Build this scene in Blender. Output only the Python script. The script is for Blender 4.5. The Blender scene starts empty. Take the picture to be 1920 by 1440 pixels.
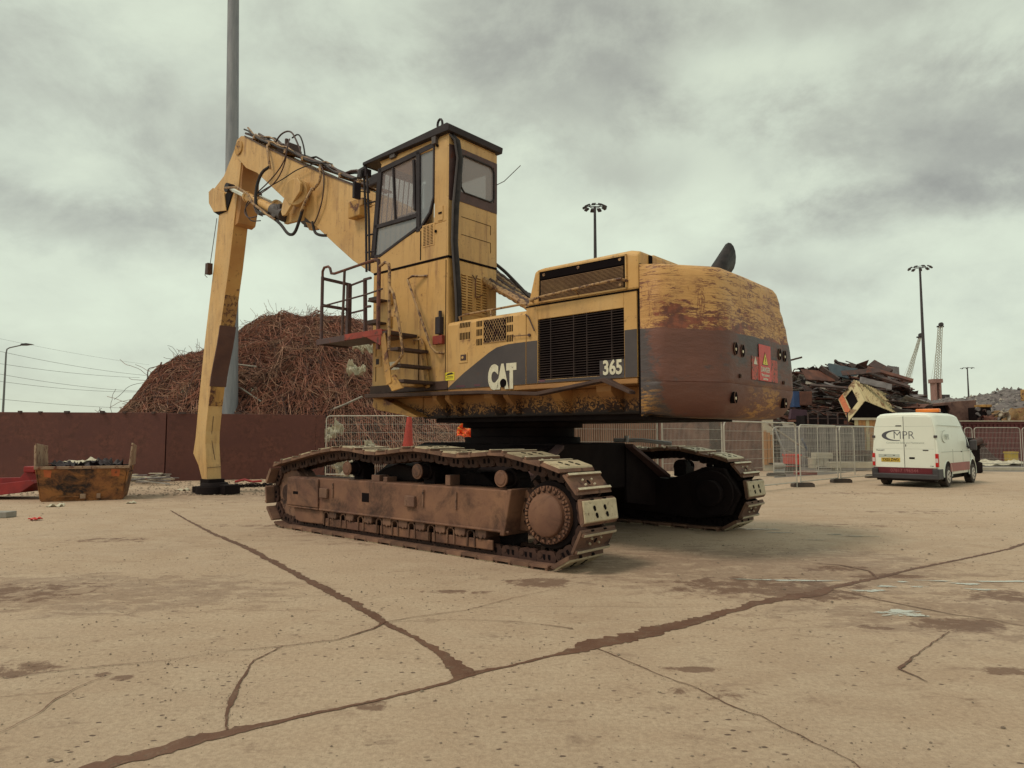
import bpy, bmesh, math, random
from mathutils import Vector, Matrix, noise as mn
rnd = random.Random(7)
S = bpy.context.scene
COL = S.collection
R = math.radians

# ------------------------------------------------------------ camera, world, sun, exposure
FPX, CAMH, PITCH = 1310.0, 1.63, math.atan(98 / 1310.0)
cd = bpy.data.cameras.new('camera'); cam = bpy.data.objects.new('camera', cd); COL.objects.link(cam)
cd.sensor_width = 36; cd.lens = 36 * FPX / 1920; cd.clip_start = .1; cd.clip_end = 6000
cam.location = (0, 0, CAMH); cam.rotation_euler = (R(90) + PITCH, 0, 0)
S.camera = cam
S.view_settings.view_transform = 'Standard'; S.view_settings.look = 'None'
S.view_settings.exposure = .13; S.view_settings.gamma = 1
S.render.engine = 'CYCLES'
SUN_EL, SUN_AZ = R(56), R(-118)      # azimuth measured from +Y towards +X
w = bpy.data.worlds.new('World'); S.world = w; w.use_nodes = True
nt = w.node_tree; nt.nodes.clear()
def N(t, typ, **kw):
    n = t.nodes.new(typ)
    for k, v in kw.items():
        if isinstance(k, str) and hasattr(n, k): setattr(n, k, v)
    return n
out = N(nt, 'ShaderNodeOutputWorld'); bg = N(nt, 'ShaderNodeBackground'); bg2 = N(nt, 'ShaderNodeBackground'); ad = N(nt, 'ShaderNodeAddShader')
sky = N(nt, 'ShaderNodeTexSky'); sky.sky_type = 'NISHITA'; sky.sun_disc = False
sky.sun_elevation = SUN_EL; sky.sun_rotation = SUN_AZ
bg2.inputs[1].default_value = .05 * .25      # the little clear sky that shows through the overcast
tc = N(nt, 'ShaderNodeTexCoord'); sep = N(nt, 'ShaderNodeSeparateXYZ'); nt.links.new(tc.outputs['Generated'], sep.inputs[0])
def WM(op, a, b=None, c=None):
    n = N(nt, 'ShaderNodeMath'); n.operation = op
    for i, v in enumerate((a, b, c)):
        if v is None: continue
        if isinstance(v, (int, float)): n.inputs[i].default_value = v
        else: nt.links.new(v, n.inputs[i])
    return n.outputs[0]
zz = WM('ADD', WM('MAXIMUM', sep.outputs[2], 0.0), .52)
cx = N(nt, 'ShaderNodeCombineXYZ'); nt.links.new(WM('DIVIDE', sep.outputs[0], zz), cx.inputs[0]); nt.links.new(WM('DIVIDE', sep.outputs[1], zz), cx.inputs[1])
def WN(scale, detail, rough, off, dist=0, st=(1, 1, 1)):
    mp = N(nt, 'ShaderNodeMapping'); mp.inputs['Location'].default_value = off; mp.inputs['Scale'].default_value = st
    nt.links.new(cx.outputs[0], mp.inputs[0]); n = N(nt, 'ShaderNodeTexNoise'); nt.links.new(mp.outputs[0], n.inputs[0])
    n.inputs['Scale'].default_value = scale; n.inputs['Detail'].default_value = detail; n.inputs['Roughness'].default_value = rough; n.inputs['Distortion'].default_value = dist
    return n.outputs[0]
big = WN(1.7, 3, .5, (2.3, 4.1, 0), .3)
mid = WN(4.6, 10, .62, (5.2, 1.3, 3), .15)
cl = WM('ADD', WM('MULTIPLY', big, .55), WM('MULTIPLY', mid, .45))
# cloud banks: darker masses and brighter breaks, by the direction they stand in
def bank(u, v, ru, rv, amt):
    global cl
    c_, s_ = math.cos(PITCH), math.sin(PITCH); X_ = (u - 960) / FPX; Y_ = (720 - v) / FPX; d = Vector((X_, c_ - Y_ * s_, s_ + Y_ * c_)).normalized()
    az, el = math.atan2(d.x, d.y), math.asin(d.z)
    a = WM('DIVIDE', WM('SUBTRACT', AZ, az), ru / FPX); b_ = WM('DIVIDE', WM('SUBTRACT', EL, el), rv / FPX)
    r = WM('SQRT', WM('ADD', WM('MULTIPLY', a, a), WM('MULTIPLY', b_, b_)))
    m = N(nt, 'ShaderNodeMapRange'); m.interpolation_type = 'SMOOTHERSTEP'; nt.links.new(WM('ADD', r, WM('MULTIPLY', WM('SUBTRACT', mid, .5), 1.6)), m.inputs[0]); m.inputs[1].default_value = 1.15; m.inputs[2].default_value = .2; m.inputs[3].default_value = 0; m.inputs[4].default_value = amt
    cl = WM('ADD', cl, m.outputs[0])
AZ = WM('ARCTAN2', sep.outputs[0], sep.outputs[1]); EL = WM('ARCSINE', sep.outputs[2])
for q_ in ((1790, 240, 330, 130, -.12), (1500, 20, 330, 60, -.05), (90, 420, 420, 80, -.065), (60, 120, 200, 140, -.03), (1640, 400, 330, 50, -.05), (950, 180, 380, 130, -.06), (1340, 200, 330, 130, .09), (620, 190, 260, 60, .045), (300, 300, 350, 90, .03), (1300, 420, 500, 110, .05), (1750, 450, 300, 60, .03), (500, 560, 600, 110, .04)): bank(*q_)
cr = N(nt, 'ShaderNodeValToRGB'); nt.links.new(WM('ADD', WM('MULTIPLY', WM('SUBTRACT', cl, .5), 1.0), .514), cr.inputs[0])
e = cr.color_ramp.elements
e[0].position = .26; e[0].color = (.22, .218, .19, 1); e[1].position = .64; e[1].color = (.575, .635, .50, 1)
for p, c in ((.36, (.31, .318, .268)), (.44, (.40, .422, .345)), (.50, (.47, .508, .41)), (.55, (.52, .565, .45))):
    q = e.new(p); q.color = (*c, 1)
# paler band of cloud near the horizon, as the overcast in view has
hz = N(nt, 'ShaderNodeMapRange'); nt.links.new(sep.outputs[2], hz.inputs[0]); hz.inputs[1].default_value = 0; hz.inputs[2].default_value = .26; hz.inputs[3].default_value = .65; hz.inputs[4].default_value = 0
mx = N(nt, 'ShaderNodeMix'); mx.data_type = 'RGBA'; nt.links.new(hz.outputs[0], mx.inputs[0]); nt.links.new(cr.outputs[0], mx.inputs[6]); mx.inputs[7].default_value = (.52, .565, .45, 1)
nt.links.new(mx.outputs[2], bg.inputs[0]); bg.inputs[1].default_value = 1.13
nt.links.new(sky.outputs[0], bg2.inputs[0])
nt.links.new(bg.outputs[0], ad.inputs[0]); nt.links.new(bg2.outputs[0], ad.inputs[1]); nt.links.new(ad.outputs[0], out.inputs[0])
sl = bpy.data.lights.new('sun', 'SUN'); sl.energy = 1.5; sl.angle = R(14); sl.color = (1, .86, .70)
so = bpy.data.objects.new('sun', sl); COL.objects.link(so)
sd = Vector((math.sin(SUN_AZ) * math.cos(SUN_EL), math.cos(SUN_AZ) * math.cos(SUN_EL), math.sin(SUN_EL)))
so.rotation_euler = sd.to_track_quat('Z', 'Y').to_euler(); so.location = sd * 80

# ------------------------------------------------------------ where a photo pixel lies in the place
def ray(u, v):
    x = (u - 960) / FPX; y = (720 - v) / FPX; c, s = math.cos(PITCH), math.sin(PITCH)
    return Vector((x, c - y * s, s + y * c))
def at(u, v, d):
    r = ray(u, v); return Vector((0, 0, CAMH)) + r * (d / r.y)
def gnd(u, v, z=0.0):
    r = ray(u, v); t = (z - CAMH) / r.z; return Vector((r.x * t, r.y * t, z))

# ------------------------------------------------------------ materials
def mixc(t, fac, a, b, blend='MIX'):
    m = N(t, 'ShaderNodeMix'); m.data_type = 'RGBA'; m.blend_type = blend
    for i, v in ((0, fac), (6, a), (7, b)):
        if isinstance(v, (int, float)): m.inputs[i].default_value = v
        elif isinstance(v, tuple): m.inputs[i].default_value = (*v[:3], 1)
        else: t.links.new(v, m.inputs[i])
    return m.outputs[2]
def noi(t, vec, scale, detail=6, rough=.6, st=(1, 1, 1), off=(0, 0, 0), dist=0):
    mp = N(t, 'ShaderNodeMapping'); mp.inputs['Scale'].default_value = st; mp.inputs['Location'].default_value = off
    t.links.new(vec, mp.inputs[0]); n = N(t, 'ShaderNodeTexNoise'); t.links.new(mp.outputs[0], n.inputs[0])
    n.inputs['Scale'].default_value = scale; n.inputs['Detail'].default_value = detail; n.inputs['Roughness'].default_value = rough; n.inputs['Distortion'].default_value = dist
    return n.outputs[0]
def thr(t, v, lo, hi, a=0., b=1.):
    m = N(t, 'ShaderNodeMapRange'); t.links.new(v, m.inputs[0])
    for i, x in enumerate((lo, hi, a, b)): m.inputs[i + 1].default_value = x
    return m.outputs[0]
def mth(t, op, a, b=None):
    n = N(t, 'ShaderNodeMath'); n.operation = op
    for i, v in enumerate((a, b)):
        if v is None: continue
        if isinstance(v, (int, float)): n.inputs[i].default_value = v
        else: t.links.new(v, n.inputs[i])
    return n.outputs[0]
def newmat(name):
    m = bpy.data.materials.new(name); m.use_nodes = True; t = m.node_tree; b = t.nodes['Principled BSDF']
    tcn = N(t, 'ShaderNodeTexCoord'); return m, t, b, tcn.outputs['Object']
def bumpit(t, b, h, strength, dist=.02):
    bp = N(t, 'ShaderNodeBump'); bp.inputs['Strength'].default_value = strength; bp.inputs['Distance'].default_value = dist
    t.links.new(h, bp.inputs['Height']); t.links.new(bp.outputs[0], b.inputs['Normal'])
def M(name, col, col2=None, ns=2., rust=None, ra=.3, rs=2.5, st=(1, 1, 1), rough=.65, metal=0., bump=.25, bs=30, soft=.04, dirt=None, da=.3, spec=.4, runs=0):
    m, t, b, v = newmat(name)
    col2 = col2 or tuple(c * .72 for c in col)
    c = mixc(t, thr(t, noi(t, v, ns, 5, .6, st), .35, .65), col, col2)
    if dirt: c = mixc(t, thr(t, noi(t, v, ns * 2.7, 8, .7, (1, 1, .35), (3, 7, 1)), .62 - .3 * da, .78, 0, .75), c, dirt)
    if rust:
        p = .5 + (.5 - ra) * .45
        rf = thr(t, noi(t, v, rs, 10, .72, st, (9, 2, 4), .4), p - soft, p + soft)
        rc = mixc(t, thr(t, noi(t, v, rs * 5, 4, .7), .4, .6), rust, tuple(x * .45 for x in rust))
        c = mixc(t, rf, c, rc)
    if runs:
        rn = mth(t, 'MULTIPLY', thr(t, noi(t, v, 7, 4, .6, (1, 1, .10), (2, 2, 2)), .50, .66), thr(t, noi(t, v, 1.3, 5, .65, (1, 1, 1), (5, 8, 1)), .42, .56))
        c = mixc(t, mth(t, 'MULTIPLY', rn, runs), c, (.20, .085, .040))
        c = mixc(t, mth(t, 'MULTIPLY', thr(t, noi(t, v, 16, 6, .75, (1, 1, 1), (1, 9, 4)), .61, .66), .8), c, (.17, .07, .035))
        c = mixc(t, thr(t, noi(t, v, .8, 6, .6, (1, 1, .6), (6, 2, 9)), .45, .75, 0, .45), c, (.60, .43, .22))
    oi = N(t, 'ShaderNodeObjectInfo'); rv = .30 if name in ('dusty_brown_steel', 'polished_shoe_face', 'worn_bright_steel', 'oily_brown_link') else .07
    hs_ = N(t, 'ShaderNodeHueSaturation'); t.links.new(c, hs_.inputs['Color']); t.links.new(thr(t, oi.outputs['Random'], 0, 1, 1 - rv, 1 + rv * .6), hs_.inputs['Value']); c = hs_.outputs[0]
    t.links.new(c, b.inputs['Base Color'])
    b.inputs['Roughness'].default_value = rough; b.inputs['Metallic'].default_value = metal; b.inputs['Specular IOR Level'].default_value = spec
    if bump: bumpit(t, b, noi(t, v, bs, 5, .7), bump, .012)
    return m
RUST = (.17, .052, .028)
m_fin = M('lit_tan_fin', (.30, .18, .09), (.20, .11, .06), 3, rough=.7, bump=0)  # tan puts the light falling on the hood fins into their colour
YEL = (.60, .35, .125)
m_yel = M('aged_yellow_paint', YEL, (.50, .28, .09), 1.1, RUST, .19, 3.2, rough=.5, bump=.12, bs=14, dirt=(.26, .145, .06), da=.3, runs=.75)
m_yel2 = M('rusty_yellow_paint', (.50, .28, .085), (.40, .21, .06), 1.5, (.13, .045, .025), .36, 3.0, rough=.6, bump=.3, bs=20, dirt=(.12, .06, .03), da=.5)
m_yelc = M('clean_yellow_paint', (.61, .375, .150), (.53, .31, .115), .9, RUST, .12, 4, rough=.5, bump=.12, bs=10, dirt=(.33, .18, .08), da=.35, runs=.6)
m_skirt, t, b, v = newmat('scorched_yellow_paint')
sx = N(t, 'ShaderNodeSeparateXYZ'); t.links.new(v, sx.inputs[0])
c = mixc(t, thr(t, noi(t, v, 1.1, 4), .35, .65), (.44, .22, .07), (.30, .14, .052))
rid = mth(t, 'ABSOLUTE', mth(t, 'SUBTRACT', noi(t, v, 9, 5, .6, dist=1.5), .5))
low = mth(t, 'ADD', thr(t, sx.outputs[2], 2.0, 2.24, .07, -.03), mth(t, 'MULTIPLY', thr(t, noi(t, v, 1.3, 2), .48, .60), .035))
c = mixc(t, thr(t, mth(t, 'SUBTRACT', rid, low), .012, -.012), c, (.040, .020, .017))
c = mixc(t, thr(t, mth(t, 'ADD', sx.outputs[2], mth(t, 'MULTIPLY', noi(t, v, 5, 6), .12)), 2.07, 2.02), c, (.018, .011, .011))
t.links.new(c, b.inputs['Base Color']); b.inputs['Roughness'].default_value = .75; bumpit(t, b, noi(t, v, 22, 5), .4, .012)
m_blk = M('dull_black_paint', (.024, .018, .022), (.04, .03, .034), 3, rough=.5, bump=.1, spec=.2)
m_slat = M('dusty_black_slat', (.052, .036, .033), (.03, .021, .021), 3, rough=.7, bump=0, spec=.1)
m_dgrey = M('dark_grey_paint', (.052, .042, .046), (.075, .06, .06), 2, RUST, .12, 4, rough=.55, bump=.12)
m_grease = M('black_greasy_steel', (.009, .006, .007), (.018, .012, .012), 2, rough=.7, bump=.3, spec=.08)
m_track = M('dusty_brown_steel', (.20, .108, .070), (.115, .058, .042), 3, (.05, .025, .02), .30, 4, rough=.75, bump=.4, bs=35)
m_frame = M('rust_brown_frame', (.235, .118, .068), (.135, .062, .042), 1.3, (.065, .03, .022), .34, 1.6, rough=.72, bump=.25, bs=25, soft=.10)
m_link = M('oily_brown_link', (.075, .038, .028), (.04, .02, .017), 3, rough=.65, bump=.3, spec=.2)
m_pad = M('polished_shoe_face', (.56, .47, .32), (.44, .36, .24), 9, (.20, .11, .07), .24, 14, rough=.5, metal=.15, bump=.35, bs=45)
m_bar = M('worn_bright_steel', (.66, .59, .44), (.52, .44, .32), 14, (.16, .09, .06), .2, 20, rough=.45, metal=.2, bump=.2)
m_hole = M('dark_hole', (.010, .007, .008), rough=.9, bump=0, spec=.05)
m_pipe = M('painted_tan_pipe', (.42, .26, .12), (.30, .17, .08), 8, (.11, .045, .03), .42, 12, rough=.55)
m_rustpipe = M('rusty_red_pipe', (.17, .060, .040), (.11, .042, .03), 4, (.07, .03, .025), .4, 8, rough=.7)
m_brownpipe = M('dark_brown_pipe', (.085, .045, .038), (.055, .03, .028), 6, rough=.6)
m_rail = M('dark_purple_brown_steel', (.10, .055, .055), (.07, .04, .04), 5, RUST, .25, 9, rough=.65)
m_step = M('dark_step_steel', (.078, .042, .033), (.045, .024, .020), 3, rough=.7)
m_hose = M('black_rubber', (.018, .015, .017), (.04, .032, .032), 9, rough=.5, bump=.1, spec=.2)
m_chrome = M('bright_rod', (.75, .74, .68), (.6, .58, .5), 5, rough=.25, metal=.6, bump=0)
m_red = M('faded_red_plate', (.30, .045, .03), (.19, .03, .022), 4, (.12, .04, .03), .3, 8, rough=.6)
m_sticker = M('red_sticker', (.62, .045, .035), (.50, .04, .03), 6, (.30, .06, .04), .15, 20, rough=.4, bump=0)
m_stickold = M('peeling_red_sticker', (.50, .075, .05), (.36, .06, .045), 9, (.14, .07, .05), .42, 22, rough=.5, bump=0, soft=.01)
m_yelsign = M('yellow_print', (.75, .60, .04), (.6, .5, .05), 20, rough=.4, bump=0)
m_white = M('white_print', (.72, .70, .60), (.6, .58, .48), 14, rough=.5, bump=0)
m_cream = M('chipped_cream_lettering', (.66, .62, .48), (.55, .5, .38), 9, (.06, .045, .045), .22, 16, rough=.5, bump=0, soft=.01)
m_purple = M('faded_pink_print', (.13, .05, .07), rough=.5, bump=0)

# counterweight: yellow above, dark paint below, both scraped to rust by sideways rubbing
m_cw, t, b, v = newmat('scraped_counterweight_paint')
sx = N(t, 'ShaderNodeSeparateXYZ'); t.links.new(v, sx.inputs[0])
z, y, x = sx.outputs[2], sx.outputs[1], sx.outputs[0]
wob = thr(t, noi(t, v, 2, 3), .3, .7, -.03, .03)
yel = mixc(t, thr(t, noi(t, v, 1.5, 5), .35, .65), (.58, .325, .115), (.50, .26, .085))
scr = noi(t, v, 2.4, 13, .80, (1, 1, 3.6), (1, 5, 2), .25)
scr2 = noi(t, v, 4.5, 10, .8, (1.5, 1.5, .8), (4, 4, 8), .2)
# more scraping lower down and towards the rear corner
hgt = thr(t, z, 2.95, 3.5, .11, -.03)
side = mth(t, 'SUBTRACT', thr(t, x, -4.1, -3.8, 0, .07), mth(t, 'MULTIPLY', thr(t, mth(t, 'ABSOLUTE', mth(t, 'SUBTRACT', x, -4.08)), .28, 0, 0, .06), thr(t, z, 3.75, 3.3, 0, 1)))
f1 = thr(t, mth(t, 'SUBTRACT', mth(t, 'ADD', scr, hgt), side), .555, .585)
f2 = thr(t, mth(t, 'ADD', scr2, thr(t, z, 3.1, 3.7, .03, 0)), .625, .655, 0, .85)
rustc = mixc(t, thr(t, noi(t, v, 9, 4), .4, .6), (.24, .068, .034), (.12, .038, .024))
def ridge(sc, st, off, wd, ds=1.2):
    return thr(t, mth(t, 'ABSOLUTE', mth(t, 'SUBTRACT', noi(t, v, sc, 7, .68, st, off, ds), .5)), wd, wd * .35)
l1 = mth(t, 'MULTIPLY', ridge(1.5, (.9, .9, 9.0), (3, 1, 1), .026, .35), thr(t, noi(t, v, 1.4, 3, .5, (1, 1, 1), (8, 3, 1)), .30, .44))
l2 = mth(t, 'MULTIPLY', ridge(2.4, (2.2, 2.2, .8), (6, 6, 1), .014, .4), thr(t, noi(t, v, 1.8, 3, .5, (1, 1, 1), (2, 3, 6)), .44, .54))
l3 = mth(t, 'MULTIPLY', ridge(4.5, (1, 1, 6.0), (5, 2, 1), .035, .3), thr(t, mth(t, 'ADD', noi(t, v, 1.6, 4, .5, (1, 1, 1), (1, 3, 9)), thr(t, z, 3.0, 3.4, .10, -.06)), .52, .60))
l1 = mth(t, 'MAXIMUM', l1, mth(t, 'MULTIPLY', l3, .6))
yel = mixc(t, mth(t, 'MULTIPLY', mth(t, 'MAXIMUM', l1, l2), .95), yel, (.135, .036, .02))
yel = mixc(t, mth(t, 'MAXIMUM', f1, f2), yel, rustc)
dark = mixc(t, thr(t, noi(t, v, 2, 5), .3, .7), (.062, .048, .052), (.085, .066, .066))
brown = mixc(t, thr(t, noi(t, v, 1.0, 8, .6, (1, 1, 3)), .3, .7), (.165, .064, .045), (.112, .045, .036))
patch = noi(t, v, 1.3, 12, .78, (1, 1, 1.6), (7, 1, 2), .2)
# dark paint is left on the sheltered side corner and on the right half of the rear near the top of the band
keep = mth(t, 'ADD', thr(t, x, -4.02, -3.76, 0, .22), mth(t, 'MULTIPLY', thr(t, y, .9, .3, 0, .16), thr(t, z, 2.35, 2.75, 0, 1)))
low = mixc(t, thr(t, mth(t, 'SUBTRACT', mth(t, 'ADD', patch, mth(t, 'MULTIPLY', noi(t, v, 12, 6, .7, (1, 1, 2)), .12)), keep), .42, .50), dark, brown)
yp = noi(t, v, 3.0, 12, .82, (1, 1, 4), (2, 8, 5), .1)
ypm = mth(t, 'MULTIPLY', thr(t, z, 2.38, 2.2, 0, 1), mth(t, 'MAXIMUM', thr(t, x, -4.0, -3.75, 0, 1), mth(t, 'MULTIPLY', thr(t, y, .4, .1, 0, 1), thr(t, y, -1.0, -.75, 0, 1))))
low = mixc(t, mth(t, 'MULTIPLY', thr(t, yp, .50, .56), ypm), low, (.42, .21, .06))
c = mixc(t, thr(t, mth(t, 'ADD', z, wob), 2.985, 2.995), low, yel)
t.links.new(c, b.inputs['Base Color']); b.inputs['Roughness'].default_value = .55
bumpit(t, b, mth(t, 'ADD', noi(t, v, 5, 6, .6, (1, 1, 3)), mth(t, 'MULTIPLY', noi(t, v, 1.2, 3, .5), 3)), .35, .03)

def glassm(name, col, rough=.08, alpha=.55):
    m, t, b, v = newmat(name); b.inputs['Base Color'].default_value = (*col, 1); b.inputs['Roughness'].default_value = rough
    b.inputs['Alpha'].default_value = alpha; return m
m_glass = glassm('tinted_cab_glass', (.30, .25, .26), .06, .34)
m_glassb = glassm('blue_grey_glass', (.27, .29, .32), .1, .58)  # base colour lightened to carry the reflections on the cab panes
m_lens = glassm('red_lamp_lens', (.45, .02, .02), .15, 1)
m_lensw = glassm('clear_lamp_lens', (.6, .5, .5), .15, 1)
m_galv = M('galvanised_steel', (.36, .36, .37), (.29, .29, .31), 3, rough=.5, metal=.35, bump=.15, bs=20)
m_mast = M('galvanised_mast', (.25, .255, .275), (.18, .187, .21), 6, st=(1, 1, .15), rough=.55, metal=.2, bump=.15, bs=20)
m_fence = M('pale_galvanised_tube', (.50, .47, .40), (.40, .37, .33), 5, rough=.5, metal=.2, bump=0)
m_wire = M('thin_galvanised_wire', (.40, .37, .33), (.30, .28, .25), 5, rough=.6, bump=0)
m_rubber = M('dark_rubber_block', (.045, .035, .032), (.08, .06, .05), 5, rough=.85)
m_wall = M('maroon_steel_sheet', (.115, .038, .030), (.095, .031, .026), .5, (.15, .05, .035), .33, 1.2, st=(1, 1, 1), rough=.6, bump=.15, bs=5, soft=.15)
m_cont = M('maroon_container_paint', (.14, .028, .028), (.11, .022, .022), .6, RUST, .15, 3, rough=.55)
m_brown = M('weathered_brown_panel', (.20, .11, .085), (.15, .08, .065), .8, (.10, .05, .045), .4, 1.5, rough=.8, soft=.1)
m_corr = M('brown_corrugated_paint', (.27, .16, .11), (.22, .12, .085), 1, RUST, .2, 2, rough=.7)
m_concrete = M('grey_concrete', (.30, .28, .25), (.22, .20, .18), 1.5, rough=.85, bump=.4)
m_timber = M('orange_brown_timber', (.42, .20, .07), (.33, .15, .06), 3, st=(1, 1, .2), rough=.75)
m_paleT = M('pale_timber', (.50, .44, .34), (.40, .34, .26), 3, rough=.75)
m_skip = M('scorched_orange_skip', (.34, .14, .04), (.22, .08, .03), 1.4, (.028, .014, .012), .46, 1.8, st=(1, 1, 1.6), rough=.7, bump=.3, soft=.09)
m_skipin = M('pale_rusty_skip_rim', (.36, .25, .17), (.25, .15, .10), 3, RUST, .35, 5, rough=.7)
m_orange = M('orange_spray_patch', (.48, .12, .035), (.38, .09, .03), 5, (.25, .08, .03), .3, 9, rough=.6, bump=0)
m_skipbrown2 = M('dull_yellow_plastic', (.50, .34, .05), (.42, .28, .04), 2, rough=.6)
m_skipbrown = M('brown_yellow_hood', (.26, .155, .06), (.16, .09, .04), 2, RUST, .35, 3, rough=.7)
m_redsteel = M('bright_red_scrap_steel', (.30, .022, .022), (.19, .015, .017), 2, RUST, .2, 4, rough=.5)
m_van = M('white_van_paint', (.76, .79, .70), (.72, .74, .66), .8, rough=.32, bump=0, dirt=(.5, .46, .38), da=.05)
m_vstripe = M('maroon_van_vinyl', (.14, .018, .028), rough=.35, bump=0)
m_vstripe2 = M('faded_red_van_vinyl', (.33, .085, .08), rough=.4, bump=0)
m_vgrey = M('dark_grey_van_plastic', (.05, .045, .05), rough=.6, bump=.1)
m_vlogo = M('grey_van_lettering', (.10, .10, .12), rough=.5, bump=0)
m_vlogo2 = M('faded_van_lettering', (.48, .52, .47), rough=.5, bump=0)
m_vred2 = M('dull_pink_lettering', (.30, .09, .10), rough=.5, bump=0)
m_alloy = M('silver_wheel_rim', (.55, .54, .50), (.4, .38, .36), 9, rough=.35, metal=.5, bump=0)
m_plate = M('yellow_number_plate', (.68, .46, .06), rough=.4, bump=0)
m_beacon = M('orange_beacon_plastic', (.75, .20, .03), rough=.3, bump=0)
m_seam = M('panel_gap', (.06, .055, .055), rough=.8, bump=0)
m_wires = M('rusty_reinforcing_wire', (.29, .110, .068), (.165, .064, .044), 1.6, (.30, .19, .13), .30, .9, rough=.75, bump=0, soft=.08)
m_wiresL = M('dusty_tan_wire', (.36, .21, .14), (.27, .14, .09), 2, rough=.8, bump=0)
m_wiresD = M('dark_wire', (.075, .034, .028), (.05, .025, .022), 2, rough=.8, bump=0)
m_core = M('dark_inside_of_heap', (.05, .022, .018), (.03, .014, .012), 2, rough=.95)
m_rag = M('dirty_white_cloth', (.62, .58, .46), (.45, .40, .30), 4, rough=.9)
m_scrapA = M('dark_brown_scrap', (.085, .050, .045), (.045, .028, .026), 2, RUST, .3, 3, rough=.75)
m_scrapB = M('grey_scrap_sheet', (.17, .15, .15), (.10, .085, .085), 2, RUST, .2, 3, rough=.6)
m_scrapC = M('rust_scrap', (.15, .060, .040), (.08, .035, .028), 2, rough=.8)
m_scrapD = M('pale_scrap', (.36, .32, .27), (.24, .21, .18), 2, RUST, .25, 3, rough=.7)
m_teal = M('blue_grey_sheet', (.075, .10, .12), (.05, .07, .09), 2, RUST, .1, 3, rough=.6)
m_blue = M('blue_plastic', (.022, .055, .16), rough=.5)
m_cabin = M('cream_cabin_sheet', (.50, .41, .23), (.42, .33, .18), 1.2, (.24, .13, .06), .36, 2.2, st=(1, 1, .3), rough=.65)
m_purpscrap = M('purple_brown_scrap', (.075, .032, .05), rough=.7)
m_gravel = M('grey_crushed_heap', (.19, .160, .155), (.09, .075, .077), 1.5, (.32, .30, .27), .30, 3.5, rough=.9, bump=.8, bs=6)
m_crane = M('pale_crane_lattice', (.42, .42, .36), (.33, .33, .29), 2, rough=.7, bump=0)
m_cranet = M('rusty_crane_tower', (.28, .16, .14), (.2, .11, .1), 2, rough=.7, bump=0)
m_lamp = M('dark_floodlight', (.035, .030, .034), (.06, .05, .055), 3, rough=.6, bump=0)
m_lamppost = M('far_grey_post', (.16, .165, .17), rough=.6, bump=0)
m_pebble = M('small_stones', (.24, .19, .14), (.14, .10, .075), .7, rough=.9, bump=0)
m_mud = M('damp_mud', (.105, .046, .027), (.145, .070, .043), 2.2, (.20, .12, .078), .34, 9, rough=.7, bump=.7, bs=26, soft=.08)
m_stain = M('damp_stain', (.20, .125, .082), (.25, .165, .11), 3, (.14, .08, .052), .4, 7, rough=.6, bump=.3, bs=26, soft=.08)
m_puddle, t, b, v = newmat('shallow_water'); b.inputs['Base Color'].default_value = (.46, .45, .38, 1); b.inputs['Roughness'].default_value = .10  # pale base colour stands in for sky reflected by the water
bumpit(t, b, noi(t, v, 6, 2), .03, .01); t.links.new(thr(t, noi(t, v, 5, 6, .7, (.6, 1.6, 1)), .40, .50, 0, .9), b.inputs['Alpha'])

# concrete yard: pale, worn, speckled and dusty; soil smeared over it in places
m_ground, t, b, v = newmat('worn_yard_concrete')
base = mixc(t, thr(t, noi(t, v, .22, 5, .55), .35, .65), (.535, .395, .28), (.43, .305, .21))
base = mixc(t, thr(t, noi(t, v, 1.7, 8, .65, (1, 1.6, 1)), .42, .66, 0, .7), base, (.56, .43, .31))
base = mixc(t, thr(t, noi(t, v, 28, 6, .75), .38, .66, 0, .55), base, (.25, .160, .108))
fine = noi(t, v, 130, 3, .8)
base = mixc(t, thr(t, fine, .55, .75, 0, .5), base, (.56, .48, .36))
base = mixc(t, thr(t, fine, .45, .28, 0, .5), base, (.20, .14, .10))
vo = N(t, 'ShaderNodeTexVoronoi'); mp = N(t, 'ShaderNodeMapping'); mp.inputs['Scale'].default_value = (1.35, 2.2, 1); mp.inputs['Rotation'].default_value = (0, 0, .5)
t.links.new(v, mp.inputs[0]); t.links.new(mp.outputs[0], vo.inputs[0]); vo.inputs['Scale'].default_value = 5.5; vo.inputs['Randomness'].default_value = 1
pit = mth(t, 'MULTIPLY', thr(t, mth(t, 'ADD', vo.outputs['Distance'], mth(t, 'MULTIPLY', noi(t, v, 34, 4), .26)), .275, .215), thr(t, noi(t, v, .9, 3, .5, (1, 1, 1), (4, 0, 0)), .40, .52))
base = mixc(t, mth(t, 'MULTIPLY', pit, .92), base, (.095, .052, .037))
vo2 = N(t, 'ShaderNodeTexVoronoi'); t.links.new(mp.outputs[0], vo2.inputs[0]); vo2.inputs['Scale'].default_value = 17
pit2 = mth(t, 'MULTIPLY', thr(t, mth(t, 'ADD', vo2.outputs['Distance'], mth(t, 'MULTIPLY', noi(t, v, 60, 3), .26)), .27, .20), thr(t, noi(t, v, 2.2, 3, .5, (1, 1, 1), (4, 9, 0)), .42, .56))
base = mixc(t, mth(t, 'MULTIPLY', pit2, .75), base, (.16, .10, .068))
sx = N(t, 'ShaderNodeSeparateXYZ'); t.links.new(v, sx.inputs[0]); gx, gy = sx.outputs[0], sx.outputs[1]
def blob(cx_, cy_, rx, ry):
    a = mth(t, 'DIVIDE', mth(t, 'SUBTRACT', gx, cx_), rx); c_ = mth(t, 'DIVIDE', mth(t, 'SUBTRACT', gy, cy_), ry)
    return thr(t, mth(t, 'ADD', mth(t, 'MULTIPLY', a, a), mth(t, 'MULTIPLY', c_, c_)), 1.0, .1)
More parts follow.
